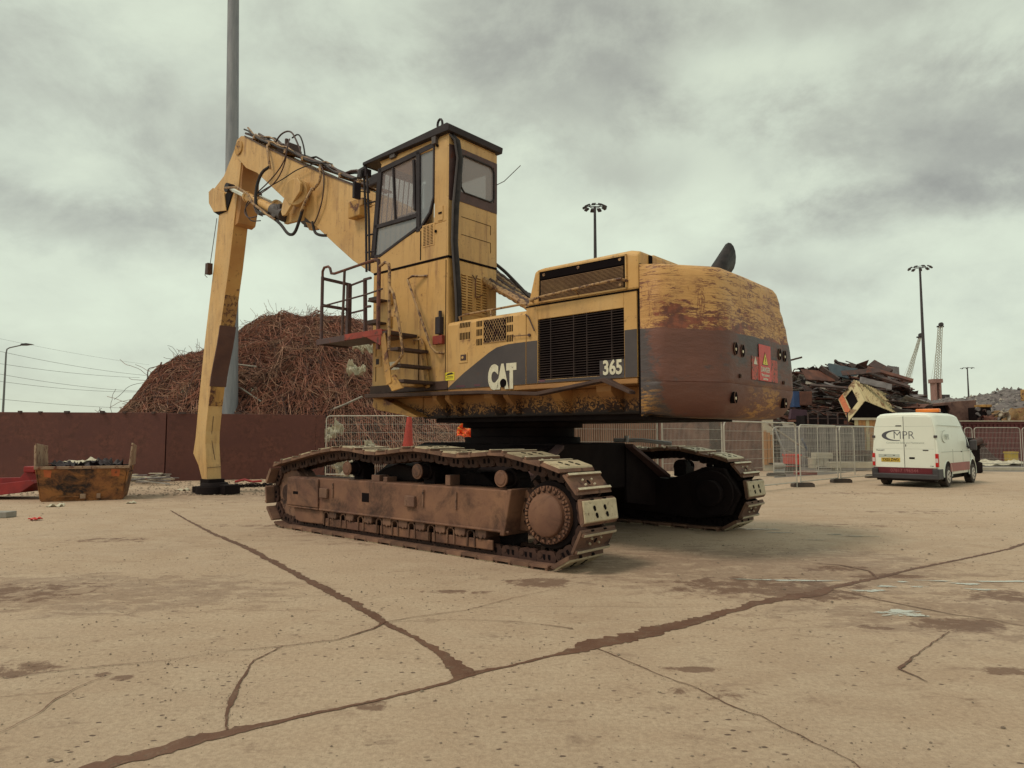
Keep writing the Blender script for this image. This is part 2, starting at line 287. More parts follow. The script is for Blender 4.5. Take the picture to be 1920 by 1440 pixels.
soil = mth(t, 'MULTIPLY', mth(t, 'MAXIMUM', mth(t, 'MAXIMUM', blob(-4.6, 7.4, 3.2, 1.3), blob(3.2, 8.8, 3.4, 2.2)), mth(t, 'MAXIMUM', blob(-8, 20, 7, 3.0), mth(t, 'MAXIMUM', blob(5.5, 6.5, 4, 1.3), blob(-1, 13, 4, 3)))), 1)
sn = noi(t, v, 2.4, 10, .78, (1, 1.8, 1), (5, 1, 0), .5)
sf = thr(t, mth(t, 'ADD', sn, mth(t, 'MULTIPLY', soil, .17)), .56, .66, 0, .62)
base = mixc(t, sf, base, mixc(t, thr(t, noi(t, v, 11, 5), .4, .6), (.19, .115, .078), (.28, .185, .128)))
# damp patches where mud or oil has dried in
dn = noi(t, v, 4.5, 9, .75, (1, 1, 1), (1, 7, 0), .4)
acc = None
for u_, v_, rx_, ry_, amp in [(1015, 1092, .30, .15, 1), (1555, 1066, .40, .12, .8), (1805, 1172, .34, .13, 1), (20, 1255, .30, .10, .8), (227, 1271, .07, .04, 1), (193, 1265, .06, .03, 1), (1720, 960, 1.2, .3, .5),
        (1590, 985, 1.0, .2, .5), (1290, 1255, .20, .035, .9), (1640, 1175, .14, .05, .9), (695, 1323, .10, .05, 1), (640, 1020, .35, .08, .5), (1900, 1258, .2, .05, .9), (210, 1012, .6, .15, .7),
        (1430, 1100, 1.0, .3, .8), (1610, 925, 1.6, .2, .6), (1500, 1112, .55, .2, 1), (860, 1110, .40, .05, .7), (1680, 1080, .4, .07, .9), (1905, 1118, .45, .16, .9), (450, 985, .8, .12, .6), (60, 1110, .6, .3, .7), (1330, 1300, .25, .1, .5)]:
    g_ = gnd(u_, v_); q_ = mth(t, 'MULTIPLY', blob(g_.x, g_.y, rx_ * 1.7, ry_ * 2.6), amp); acc = q_ if acc is None else mth(t, 'MAXIMUM', acc, q_)
base = mixc(t, thr(t, mth(t, 'ADD', mth(t, 'MULTIPLY', acc, .36), mth(t, 'MULTIPLY', dn, 1.15)), .76, .86, 0, .75), base, (.125, .058, .035))
# tyre arcs and scuffs
ws = noi(t, v, 1.1, 8, .8, (.35, 3.2, 1), (2, 2, 0), .8)
base = mixc(t, thr(t, ws, .60, .68, 0, .40), base, (.22, .15, .105))
t.links.new(base, b.inputs['Base Color'])
t.links.new(thr(t, noi(t, v, .8, 4), .4, .6, .92, .72), b.inputs['Roughness'])
hh = mth(t, 'ADD', mth(t, 'MULTIPLY', noi(t, v, 24, 7, .75), 1.0), mth(t, 'ADD', mth(t, 'MULTIPLY', fine, .35), mth(t, 'MULTIPLY', pit, -.8)))
bumpit(t, b, hh, .75, .02)
m_tarmac = M('wet_grey_tarmac', (.15, .125, .115), (.095, .078, .075), .35, (.28, .24, .20), .40, .5, st=(1, 2.2, 1), rough=.45, bump=.3, bs=8, soft=.1)

# ------------------------------------------------------------ mesh helpers
class MB:
    def __init__(s): s.v = []; s.f = []; s.m = []
    def add(s, vs, fs, m=0):
        o = len(s.v); s.v += [tuple(p) for p in vs]; s.f += [tuple(i + o for i in f) for f in fs]; s.m += [m] * len(fs); return s
    def box(s, a, b_, m=0, mat=None):
        x0, y0, z0 = a; x1, y1, z1 = b_
        vs = [Vector(p) for p in ((x0, y0, z0), (x1, y0, z0), (x1, y1, z0), (x0, y1, z0), (x0, y0, z1), (x1, y0, z1), (x1, y1, z1), (x0, y1, z1))]
        if mat: vs = [mat @ p for p in vs]
        return s.add(vs, [(0, 3, 2, 1), (4, 5, 6, 7), (0, 1, 5, 4), (1, 2, 6, 5), (2, 3, 7, 6), (3, 0, 4, 7)], m)
    def prism(s, poly, axis, a, b_, m=0, inset=None):
        # poly: 2-D points in the plane normal to axis; a..b_: extent along the axis
        n = len(poly)
        def P(p, h):
            return {'y': (p[0], h, p[1]), 'x': (h, p[0], p[1]), 'z': (p[0], p[1], h)}[axis]
        vs = [P(p, a) for p in poly] + [P(p, b_) for p in poly]
        fs = [tuple(range(n)), tuple(range(2 * n - 1, n - 1, -1))] + [(i, (i + 1) % n + 0, (i + 1) % n + n, i + n) for i in range(n)]
        return s.add(vs, fs, m)
    def cyl(s, p0, p1, r0, r1=None, n=16, m=0, cap=True):
        p0, p1 = Vector(p0), Vector(p1); r1 = r0 if r1 is None else r1
        d = (p1 - p0).normalized(); q = d.to_track_quat('Z', 'Y')
        e1, e2 = q @ Vector((1, 0, 0)), q @ Vector((0, 1, 0))
        vs = [p0 + (e1 * math.cos(2 * math.pi * i / n) + e2 * math.sin(2 * math.pi * i / n)) * r0 for i in range(n)]
        vs += [p1 + (e1 * math.cos(2 * math.pi * i / n) + e2 * math.sin(2 * math.pi * i / n)) * r1 for i in range(n)]
        fs = [(i, (i + 1) % n, (i + 1) % n + n, i + n) for i in range(n)]
        if cap: fs += [tuple(range(n - 1, -1, -1)), tuple(range(n, 2 * n))]
        return s.add(vs, fs, m)
    def tube(s, pts, r, n=6, m=0, cap=True):
        pts = [Vector(p) for p in pts]; L = len(pts); vs = []; up = Vector((0, 0, 1)); prev = None
        for i, p in enumerate(pts):
            d = (pts[min(i + 1, L - 1)] - pts[max(i - 1, 0)]).normalized()
            if prev is None:
                a = d.cross(up)
                if a.length < .1: a = d.cross(Vector((1, 0, 0)))
            else: a = prev - d * prev.dot(d)
            if a.length < 1e-6: a = d.orthogonal()
            a.normalize(); prev = a; c = d.cross(a)
            rr = r[i] if isinstance(r, (list, tuple)) else r
            vs += [p + (a * math.cos(2 * math.pi * k / n) + c * math.sin(2 * math.pi * k / n)) * rr for k in range(n)]
        fs = [(i * n + k, i * n + (k + 1) % n, (i + 1) * n + (k + 1) % n, (i + 1) * n + k) for i in range(L - 1) for k in range(n)]
        if cap: fs += [tuple(range(n - 1, -1, -1)), tuple(range((L - 1) * n, L * n))]
        return s.add(vs, fs, m)
    def bar(s, p0, p1, w_, h_, m=0, roll=0.):
        p0, p1 = Vector(p0), Vector(p1); d = p1 - p0; q = d.to_track_quat('X', 'Z')
        mt = Matrix.Translation(p0) @ q.to_matrix().to_4x4() @ Matrix.Rotation(roll, 4, 'X')
        return s.box((0, -w_ / 2, -h_ / 2), (d.length, w_ / 2, h_ / 2), m, mt)
    def loft(s, rings, m=0, close=True, cap=True):
        n = len(rings[0]); vs = [p for r_ in rings for p in r_]; fs = []
        for i in range(len(rings) - 1):
            for k in range(n if close else n - 1):
                fs.append((i * n + k, i * n + (k + 1) % n, (i + 1) * n + (k + 1) % n, (i + 1) * n + k))
        if cap: fs += [tuple(range(n - 1, -1, -1)), tuple(range((len(rings) - 1) * n, len(rings) * n))]
        return s.add(vs, fs, m)
    def build(s, name, mats, parent=None, bevel=0, smooth=False, mesh_only=False, **props):
        me = bpy.data.meshes.new(name); me.from_pydata(s.v, [], s.f)
        if not isinstance(mats, (list, tuple)): mats = [mats]
        for mm in mats: me.materials.append(mm)
        if len(mats) > 1: me.polygons.foreach_set('material_index', s.m)
        bm = bmesh.new(); bm.from_mesh(me); 
        if len(s.f) < 60000: bmesh.ops.recalc_face_normals(bm, faces=bm.faces)
        bm.to_mesh(me); bm.free()
        if smooth:
            me.polygons.foreach_set('use_smooth', [True] * len(me.polygons))
            if smooth != 'all': me.set_sharp_from_angle(angle=R(38))
        me.update()
        if mesh_only: return me
        o = bpy.data.objects.new(name, me); COL.objects.link(o)
        if parent: o.parent = parent
        if bevel:
            bv = o.modifiers.new('bevel', 'BEVEL'); bv.width = bevel; bv.segments = 2; bv.limit_method = 'ANGLE'; bv.angle_limit = R(35)
        for k, val in props.items(): o[k] = val
        return o
def tag(o, label, cat, group=None):
    o['label'] = label; o['category'] = cat
    if group: o['group'] = group
    return o
def empty(name, loc, rz=0, label=None, cat=None, group=None):
    o = bpy.data.objects.new(name, None); COL.objects.link(o); o.location = loc; o.rotation_euler = (0, 0, rz); o.empty_display_size = .3
    if label: tag(o, label, cat, group)
    return o
def inst(mesh, name, parent=None, mat=None):
    o = bpy.data.objects.new(name, mesh); COL.objects.link(o)
    if parent: o.parent = parent
    if mat is not None: o.matrix_basis = mat
    return o
def kids(o): return [c for c in bpy.data.objects if c.parent == o]
def copy_tree(o, parent=None):
    c = o.copy(); COL.objects.link(c)
    if parent: c.parent = parent
    for ch in kids(o):
        copy_tree(ch, c)
    return c
def text_mesh(s, size, mat, extrude=.002, offset=0., name='lettering', shear=0., spacing=1.):
    cu = bpy.data.curves.new(name, 'FONT'); cu.body = s; cu.size = size; cu.extrude = extrude; cu.offset = offset; cu.align_x = 'CENTER'; cu.align_y = 'CENTER'
    cu.shear = shear; cu.space_character = spacing; cu.resolution_u = 4
    o = bpy.data.objects.new(name, cu); COL.objects.link(o)
    me = bpy.data.meshes.new_from_object(o); COL.objects.unlink(o); bpy.data.objects.remove(o); me.materials.clear(); me.materials.append(mat); me.name = name
    return me
def place_text(me, name, parent, origin, right, up, sx_=1., sy_=1.):
    right, up = Vector(right).normalized(), Vector(up).normalized(); n = right.cross(up)
    mt = Matrix(((right.x * sx_, up.x * sy_, n.x, origin[0]), (right.y * sx_, up.y * sy_, n.y, origin[1]), (right.z * sx_, up.z * sy_, n.z, origin[2]), (0, 0, 0, 1)))
    return inst(me, name, parent, mt)

# ------------------------------------------------------------ the setting
mb = MB()
G = 3000
mb.add([(-G, -G, 0), (G, -G, 0), (G, G, 0), (-G, G, 0)], [(0, 1, 2, 3)])
ground = mb.build('ground', m_ground, kind='structure')
tp = [gnd(1448, 874), gnd(1452, 896), gnd(1560, 889), gnd(1640, 880), gnd(1700, 882), gnd(1830, 884), gnd(2150, 886)]
tp2 = [Vector((60, 90, 0)), Vector((-40, 90, 0)), gnd(640, 880), gnd(1000, 880), gnd(1300, 882)]
mb = MB(); pl = [(p.x, p.y, .004) for p in tp + tp2]
mb.add(pl, [tuple(range(len(pl)))])
mb.build('tarmac', m_tarmac, kind='structure')

def strip(name, pts, widths, mat, z=.004, jag=.35, step=.028, seed=1, kind='structure', parent=None):
    """an irregular flat ribbon of mud through world points"""
    rr = random.Random(seed); P = []
    for i in range(len(pts) - 1):
        a, b_ = pts[i], pts[i + 1]; n = max(1, int((b_ - a).length / step))
        for k in range(n):
            f = k / n; P.append((a.lerp(b_, f), widths[i] * (1 - f) + widths[i + 1] * f))
    P.append((pts[-1], widths[-1])); mb_ = MB(); vs = []
    for i, (p, w_) in enumerate(P):
        q = P[min(i + 1, len(P) - 1)][0] - P[max(i - 1, 0)][0]; n = Vector((-q.y, q.x, 0)).normalized()
        wl = w_ * (1 + jag * 1.3 * mn.noise(Vector((i * .13, seed * 3.1, 0))) + jag * mn.noise(Vector((i * .53, seed * 3.1, 4))) + jag * .7 * rr.uniform(-1, 1))
        wr = w_ * (1 + jag * .6 * mn.noise(Vector((i * .2, seed * 7.7, 5))) + jag * .35 * rr.uniform(-1, 1))
        off = n * w_ * .25 * mn.noise(Vector((i * .11, seed, 9))) + n * .012 * mn.noise(Vector((i * .3, seed, 3)))
        vs += [p + off + n * wl * .5 + Vector((0, 0, z)), p + off - n * wr * .5 + Vector((0, 0, z))]
    fs = [(2 * i, 2 * i + 1, 2 * i + 3, 2 * i + 2) for i in range(len(P) - 1)]
    mb_.add(vs, fs); return mb_.build(name, mat, parent or ground, **({'kind': kind} if kind and not (parent or ground) else {}))
def LC(pts, right=False): return [gnd(p[0] / 2 + (960 if right else 0), p[1] / 2 + 940) for p in pts]
A1 = LC([(250, 1050), (340, 1000), (560, 945), (850, 870), (1100, 815), (1400, 750), (1650, 690), (1740, 655), (1850, 630)]) + \
     LC([(0, 617), (140, 582), (290, 545), (420, 512), (560, 480), (700, 445), (850, 405), (930, 380), (1050, 358), (1150, 348), (1190, 325), (1370, 288), (1500, 255), (1700, 215), (1860, 180), (1920, 160), (2200, 90)], True)
strip('mud_filled_joint', A1, [.14, .14, .12, .11, .035, .03, .04, .09, .05, .03, .04, .18, .22, .20, .14, .10, .14, .16, .16, .10, .07, .05, .05, .05, .06, .06, .06], m_mud, seed=2, jag=.45)
strip('mud_filled_joint', LC([(640, 35), (700, 70), (800, 122), (920, 172), (1020, 225), (1180, 310), (1300, 370), (1440, 455), (1580, 525), (1680, 590), (1740, 650)]), [.03, .04, .07, .09, .09, .11, .11, .07, .05, .09, .2], m_mud, seed=3, z=.005, jag=.45)
cracks = [
 (LC([(0, 665), (330, 625), (620, 600), (800, 570), (1060, 545), (1270, 520), (1400, 480), (1440, 455)]), [.01, .018, .008, .01, .015, .02, .04, .07]),
 (LC([(1060, 545), (950, 600), (900, 680), (870, 740), (850, 800), (850, 860)]), [.015, .02, .035, .07, .03, .025]),
 (LC([(1440, 455), (1560, 435), (1750, 410), (1920, 365)]) + LC([(120, 340), (300, 300), (400, 280)], True), [.02, .015, .012, .012, .01, .008, .006]),
 (LC([(310, 550), (420, 595), (560, 655), (700, 705), (830, 775), (930, 805), (1010, 850), (1120, 900), (1280, 980), (1350, 1040)], True), [.02, .014, .014, .012, .016, .012, .012, .012, .01, .01]),
 (LC([(-60, 900), (0, 870), (150, 795), (200, 750), (290, 700), (420, 650)]), [.008, .008, .012, .016, .01, .008]),
 (LC([(0, 735), (150, 725), (270, 712)]), [.006, .008, .006]),
 (LC([(1640, 490), (1540, 560), (1450, 630), (1560, 680)], True), [.012, .015, .04, .014]),
 (LC([(1230, 335), (1380, 372), (1650, 425), (1800, 445), (1920, 470)], True), [.02, .03, .03, .02, .02]),
 (LC([(1440, 455), (1700, 445), (1920, 452)]) + LC([(100, 462), (230, 480)], True), [.01, .008, .01, .012, .03]),
 (LC([(1370, 290), (1340, 262), (1230, 240), (1120, 232)], True), [.06, .05, .05, .02]),
]
for i, (p, w_) in enumerate(cracks): strip('crack', p, [q * .55 for q in w_], m_mud, z=.006 if i % 2 else .008, seed=20 + i, jag=.6, step=.03)
def splat(name, c, rx, ry, mat, z, rot=0, seed=0, parent=ground, rough=.45, n=56):
    pts = []
    for i in range(n):
        a = 2 * math.pi * i / n; k = 1 + rough * mn.noise(Vector((math.cos(a) * 1.6, math.sin(a) * 1.6, seed))) + rough * .5 * mn.noise(Vector((math.cos(a) * 5, math.sin(a) * 5, seed + 5)))
        x_, y_ = math.cos(a) * rx * k, math.sin(a) * ry * k
        pts.append((c.x + x_ * math.cos(rot) - y_ * math.sin(rot), c.y + x_ * math.sin(rot) + y_ * math.cos(rot), z))
    m_ = MB(); m_.add(pts + [(c.x, c.y, z)], [(i, (i + 1) % n, n) for i in range(n)]); return m_.build(name, mat, parent)
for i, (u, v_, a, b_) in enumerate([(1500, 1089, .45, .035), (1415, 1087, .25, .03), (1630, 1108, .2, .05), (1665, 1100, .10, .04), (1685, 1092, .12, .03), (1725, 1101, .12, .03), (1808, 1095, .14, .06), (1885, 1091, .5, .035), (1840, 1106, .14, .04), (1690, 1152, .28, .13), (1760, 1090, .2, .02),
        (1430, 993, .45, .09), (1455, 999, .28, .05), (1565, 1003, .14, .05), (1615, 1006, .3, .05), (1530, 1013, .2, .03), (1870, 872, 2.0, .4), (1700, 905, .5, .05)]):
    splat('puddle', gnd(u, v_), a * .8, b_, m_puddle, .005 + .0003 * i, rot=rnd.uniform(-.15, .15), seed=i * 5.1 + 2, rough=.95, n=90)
# loose grit: small stones strewn over the near yard
mb = MB()
def stone(p, r_):
    vs = []
    for q in ((1, 0, 0), (0, 1, 0), (-1, 0, 0), (0, -1, 0), (0, 0, 1), (0, 0, -1)):
        k = r_ * rnd.uniform(.6, 1.3); vs.append((p.x + q[0] * k, p.y + q[1] * k, max(.001, p.z + q[2] * k * .6 + r_ * .3)))
    mb.add(vs, [(0, 1, 4), (1, 2, 4), (2, 3, 4), (3, 0, 4)])
for i in range(5200):
    d = rnd.uniform(2.2, 24) ** 1.0; x_ = rnd.uniform(-.85, .85) * d
    if mn.noise(Vector((x_ * .5, d * .5, 1))) < -.05 and rnd.random() < .8: continue
    stone(Vector((x_, d, 0)), rnd.uniform(.003, .008) * (1 + d * .07) * (2.0 if rnd.random() < .05 else 1))
for line in (A1, cracks[1][0], cracks[3][0], cracks[0][0]):
    for k in range(230):
        i = rnd.randrange(len(line) - 1); q = line[i].lerp(line[i + 1], rnd.random())
        stone(Vector((q.x + rnd.gauss(0, .09), q.y + rnd.gauss(0, .09), 0)), rnd.uniform(.002, .006))
for i in range(1500):
    p = gnd(rnd.uniform(0, 620), rnd.uniform(898, 930)); stone(p, rnd.uniform(.015, .05))
mb.build('loose_grit', m_pebble, kind='stuff', label='small loose stones and grit scattered across the yard')
# ------------------------------------------------------------ the tracked material handler
HA = R(48.7)
Fv = Vector((-math.sin(HA), math.cos(HA), 0)); Lv = Vector((-Fv.y, Fv.x, 0))
EX = empty('material_handler', Fv * 8.3 + Lv * (-9.46), math.atan2(Fv.y, Fv.x), 'rust-streaked yellow tracked scrap handler with raised cab and long boom, parked on the concrete', 'excavator')
def P(mb_, name, mats, bevel=0, smooth=False, parent=EX, **kw): return mb_.build(name, mats, parent, bevel, smooth, **kw)
HW = .36
# shoes: a light flat pad and a two-bar shoe take turns round the chain
PT = .295; ZO = .105     # shoe plates ride this far outside the pin line
def shoe_mesh(kind):
    s = MB()
    if kind == 'pad':
        prof = [(-.155, -.012), (-.135, .030), (.135, .030), (.165, -.005), (.14, -.022), (-.14, -.022)]
        s.prism([(a, b_) for a, b_ in prof], 'y', -HW, HW, 0)
        s.prism([(-.132, .0305), (-.118, .050), (.118, .050), (.132, .0305)], 'y', -HW + .012, HW - .012, 1)
        for yy in (-.12, .10):
            for t_ in (-.04, .045):
                s.cyl((t_, yy + t_ * .4, .046), (t_, yy + t_ * .4, .0555), .026, n=8, m=2)
                s.cyl((t_ + .02, yy + t_ * .4 + .008, .046), (t_ + .02, yy + t_ * .4 + .008, .056), .022, n=8, m=2)
    else:
        prof = [(-.155, -.012), (-.14, .014), (.14, .014), (.165, .002), (.14, -.022), (-.14, -.022)]
        s.prism(prof, 'y', -HW, HW, 0)
        for t_ in (-.112, .112):
            s.prism([(t_ - .022, .0135), (t_ - .014, .050), (t_ + .014, .050), (t_ + .022, .0135)], 'y', -HW + .01, HW - .01, 0); s.box((t_ - .015, -HW + .02, .048), (t_ + .015, HW - .02, .0565), 1)
        s.cyl((0, 0, .010), (0, 0, .0165), .040, n=14, m=2); 
        for a in range(14):
            a0 = a / 14 * 6.2832; s.box((math.cos(a0) * .046 - .010, math.sin(a0) * .046 - .010, .012), (math.cos(a0) * .046 + .010, math.sin(a0) * .046 + .010, .022), 0)
        for yy in (-.095, .095):
            for t_ in (-.036, .036): s.cyl((t_, yy, .012), (t_, yy, .034), .017, .013, n=8, m=1)
    for yy in (-.22, .22):     # notches at the link bolts
        s.box((-.150, yy * .6 - .028, .0), (-.118, yy * .6 + .028, .0165 if kind != 'pad' else .0335), 2)
    return s.build('track_shoe', [m_track, m_pad if kind == 'pad' else m_bar, m_hole], smooth=False, mesh_only=True)
def link_mesh():
    s = MB()
    for yy in (-.17, .17):
        s.prism([(-.14, -.024), (-.155, -.09), (-.12, -.16), (-.05, -.17), (0, -.155), (.06, -.17), (.13, -.155), (.16, -.10), (.145, -.024)], 'y', yy - .03, yy + .03, 0)
        for t_ in (-.045, .035): s.prism([(t_ - .020, -.06), (t_ - .020, -.12), (t_ + .020, -.12), (t_ + .020, -.075), (t_, -.05)], 'y', yy - .033, yy + .033, 1)
        s.cyl((.10, yy - .038, -.105), (.10, yy + .038, -.105), .036, n=10, m=0)
    s.cyl((-.145, -.15, -.105), (-.145, .15, -.105), .03, n=8)
    return s.build('chain_link', [m_link, m_hole], mesh_only=True)
shoeA, shoeB, linkM = shoe_mesh('pad'), shoe_mesh('bar'), link_mesh()
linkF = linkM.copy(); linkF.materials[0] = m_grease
for me in (shoeA, shoeB):
    pass
def track_path():
    c = []
    rc, rr_ = (-2.84, .655), .505; fc, fr = (3.07, .620), .470
    for i in range(0, 60):
        c.append((-2.84 + (3.07 + 2.84) * i / 59, .15))
    for i in range(1, 30):
        a = -math.pi / 2 + math.pi * i / 30 * .86; c.append((fc[0] + fr * math.cos(a), fc[1] + fr * math.sin(a)))
    top = [(2.95, 1.09), (2.6, 1.15), (1.95, 1.27), (1.3, 1.33), (.5, 1.235), (-.44, 1.35), (-1.3, 1.235), (-2.1, 1.31), (-2.5, 1.23), (-2.86, 1.165)]
    c += top
    for i in range(1, 30):
        a = math.pi * .52 + math.pi * .98 * i / 30; c.append((rc[0] + rr_ * math.cos(a), rc[1] + rr_ * math.sin(a)))
    # smooth the top run by dense Catmull-like averaging
    P_ = [Vector((a, 0, b_)) for a, b_ in c]; dense = []
    for i in range(len(P_)):
        a, b_ = P_[i], P_[(i + 1) % len(P_)]
        for k in range(8): dense.append(a.lerp(b_, k / 8))
    for _ in range(10): dense = [(dense[i - 1] + dense[i] * 2 + dense[(i + 1) % len(dense)]) / 4 for i in range(len(dense))]
    return dense
TP = track_path(); per = sum((TP[i] - TP[i - 1]).length for i in range(len(TP)))
nsh = int(round(per / PT / 2)) * 2
def along(s_):
    s_ %= per; acc = 0
    for i in range(len(TP)):
        a, b_ = TP[i], TP[(i + 1) % len(TP)]; l = (b_ - a).length
        if acc + l >= s_: return a.lerp(b_, (s_ - acc) / l), (b_ - a)
        acc += l
    return TP[0], TP[1] - TP[0]
for side, yc in (('near', 2.36), ('far', -2.36)):
    for k in range(nsh):
        s_ = k * per / nsh + .03
        p, _ = along(s_); a_, _ = along(s_ - .1); b_, _ = along(s_ + .1); d = (b_ - a_).normalized()
        nrm = Vector((d.z, 0, -d.x))                      # outward normal for this winding
        p = p + nrm * ZO
        yax = nrm.cross(d)
        mt = Matrix(((d.x, yax.x, nrm.x, p.x), (d.y, yax.y, nrm.y, yc), (d.z, yax.z, nrm.z, p.z), (0, 0, 0, 1)))
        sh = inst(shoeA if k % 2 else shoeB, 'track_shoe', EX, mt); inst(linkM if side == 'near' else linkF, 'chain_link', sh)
for sg in (1, -1):
    yc = 2.36 * sg; yo = yc + .29 * sg; yi = yc - .29 * sg
    mf, mtk, mlk = (m_frame, m_track, m_link) if sg > 0 else (m_grease, m_grease, m_grease)  # far track parts all black: grease, with their shade put into the colour
    def yy(a, b_): return (min(a, b_), max(a, b_))
    # upper box beam, ends flared
    s = MB()
    y0, y1 = yy(yo, yi)
    prof = [(2.99, .42), (2.99, .86), (2.93, .92), (-2.18, .93 if sg > 0 else .86), (-2.28, .90 if sg > 0 else .84), (-2.16, .39), (2.93, .39)]
    s.prism(prof, 'y', y0, y1)
    s.bar((2.0, yo + .012 * sg, .40), (-2.28, yo + .012 * sg, .40), .03, .035); s.bar((2.95, yo + .012 * sg, .40), (2.02, yo + .012 * sg, .40), .035, .03)
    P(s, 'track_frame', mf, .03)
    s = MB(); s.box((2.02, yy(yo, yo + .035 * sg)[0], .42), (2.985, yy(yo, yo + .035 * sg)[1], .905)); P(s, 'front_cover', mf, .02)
    s = MB(); s.box((2.62, yy(yo + .037 * sg, yo + .030 * sg)[0], .62), (2.78, yy(yo + .037 * sg, yo + .030 * sg)[1], .67)); P(s, 'slot', m_hole)
    for xx in (1.62, .0 - .62, -1.30):
        s = MB(); s.box((xx - .012, *yy(yo - .01, yo + .02)[:1], .62), (xx + .018, yy(yo - .01, yo + .02)[1], .86)); P(s, 'weld_strap', mtk, .004)
    for xx in (1.85, -.35):
        s = MB(); q = yy(yo - .01, yo + .045 * sg); q = yy(yo, yo + .05 * sg); s.box((xx - .11, q[0], .60), (xx + .11, q[1], .76)); P(s, 'bolted_block', mtk, .012)
    q = yy(yo, yo + .004 * sg)
    s = MB(); s.box((.66, q[0], .60), (.84, q[1], .74)); P(s, 'square_hole', m_hole)
    # rear end plate flaring out round the drive
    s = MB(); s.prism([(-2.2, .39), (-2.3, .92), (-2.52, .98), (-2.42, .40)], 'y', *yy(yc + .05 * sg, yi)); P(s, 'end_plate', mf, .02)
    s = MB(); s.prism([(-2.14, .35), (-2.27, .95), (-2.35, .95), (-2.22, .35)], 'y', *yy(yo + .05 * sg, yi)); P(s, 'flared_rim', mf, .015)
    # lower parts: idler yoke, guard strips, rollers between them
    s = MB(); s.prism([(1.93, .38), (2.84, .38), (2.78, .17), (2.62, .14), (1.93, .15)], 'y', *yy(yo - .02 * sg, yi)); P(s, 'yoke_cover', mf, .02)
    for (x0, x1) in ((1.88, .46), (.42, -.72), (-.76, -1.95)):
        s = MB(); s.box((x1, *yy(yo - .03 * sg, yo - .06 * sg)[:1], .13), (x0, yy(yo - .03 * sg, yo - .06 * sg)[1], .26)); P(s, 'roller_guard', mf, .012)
        n_ = 3
        for k in range(n_):
            xx = x1 + (x0 - x1) * (k + .5) / n_
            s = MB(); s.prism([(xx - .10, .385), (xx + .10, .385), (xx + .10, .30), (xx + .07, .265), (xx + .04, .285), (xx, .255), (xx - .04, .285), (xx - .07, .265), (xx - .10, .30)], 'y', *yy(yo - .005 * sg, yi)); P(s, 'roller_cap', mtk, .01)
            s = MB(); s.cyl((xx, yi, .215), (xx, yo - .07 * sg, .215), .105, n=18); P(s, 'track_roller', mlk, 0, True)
            xb = xx + .19
            s = MB(); s.tube([(xb - .07, yo - .02 * sg, .15), (xb - .065, yo - .02 * sg, .33), (xb - .03, yo - .02 * sg, .365), (xb + .03, yo - .02 * sg, .365), (xb + .065, yo - .02 * sg, .33), (xb + .07, yo - .02 * sg, .15)], .014, 6); P(s, 'guard_bracket', mtk)
    s = MB(); s.box((-2.1, *yy(yi, yc)[:1], .16), (2.0, yy(yi, yc)[1], .42)); P(s, 'inner_beam', m_grease)
    # idler and drive
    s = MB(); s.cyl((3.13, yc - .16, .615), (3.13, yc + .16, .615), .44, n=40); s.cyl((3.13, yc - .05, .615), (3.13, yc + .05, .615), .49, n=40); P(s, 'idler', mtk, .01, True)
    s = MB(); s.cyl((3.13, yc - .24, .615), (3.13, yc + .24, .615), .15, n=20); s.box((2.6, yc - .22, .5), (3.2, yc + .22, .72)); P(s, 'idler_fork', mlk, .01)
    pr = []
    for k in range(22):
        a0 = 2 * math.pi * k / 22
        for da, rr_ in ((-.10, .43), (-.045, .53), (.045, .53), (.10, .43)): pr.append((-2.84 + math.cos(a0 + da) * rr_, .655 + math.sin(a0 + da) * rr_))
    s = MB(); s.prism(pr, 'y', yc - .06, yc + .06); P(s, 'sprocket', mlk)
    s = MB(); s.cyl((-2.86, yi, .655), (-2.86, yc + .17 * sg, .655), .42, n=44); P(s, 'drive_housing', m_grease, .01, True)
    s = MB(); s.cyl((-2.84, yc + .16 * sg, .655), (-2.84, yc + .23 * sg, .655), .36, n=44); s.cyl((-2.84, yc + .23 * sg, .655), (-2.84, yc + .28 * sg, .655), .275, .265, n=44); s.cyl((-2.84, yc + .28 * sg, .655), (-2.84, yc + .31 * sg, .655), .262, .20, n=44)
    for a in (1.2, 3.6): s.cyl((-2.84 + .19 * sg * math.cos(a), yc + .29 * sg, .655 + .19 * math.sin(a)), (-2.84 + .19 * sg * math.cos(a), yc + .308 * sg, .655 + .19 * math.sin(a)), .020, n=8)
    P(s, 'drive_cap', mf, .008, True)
    for k in range(22):
        a = 2 * math.pi * k / 22; c = Vector((-2.84 + .318 * math.cos(a), 0, .655 + .318 * math.sin(a)))
        s = MB(); rad = Vector((math.cos(a), 0, math.sin(a))); tan = Vector((-math.sin(a), 0, math.cos(a)))
        pts = [c + rad * .040 + tan * .028, c - rad * .014 + tan * .028, c - rad * .036, c - rad * .014 - tan * .028, c + rad * .040 - tan * .028]
        s.tube([p + Vector((0, yc + .232 * sg, 0)) for p in pts], .008, 5, 1); s.cyl((c.x, yc + .22 * sg, c.z), (c.x, yc + .252 * sg, c.z), .019, n=8)
        P(s, 'flange_bolt', [mf, mlk])
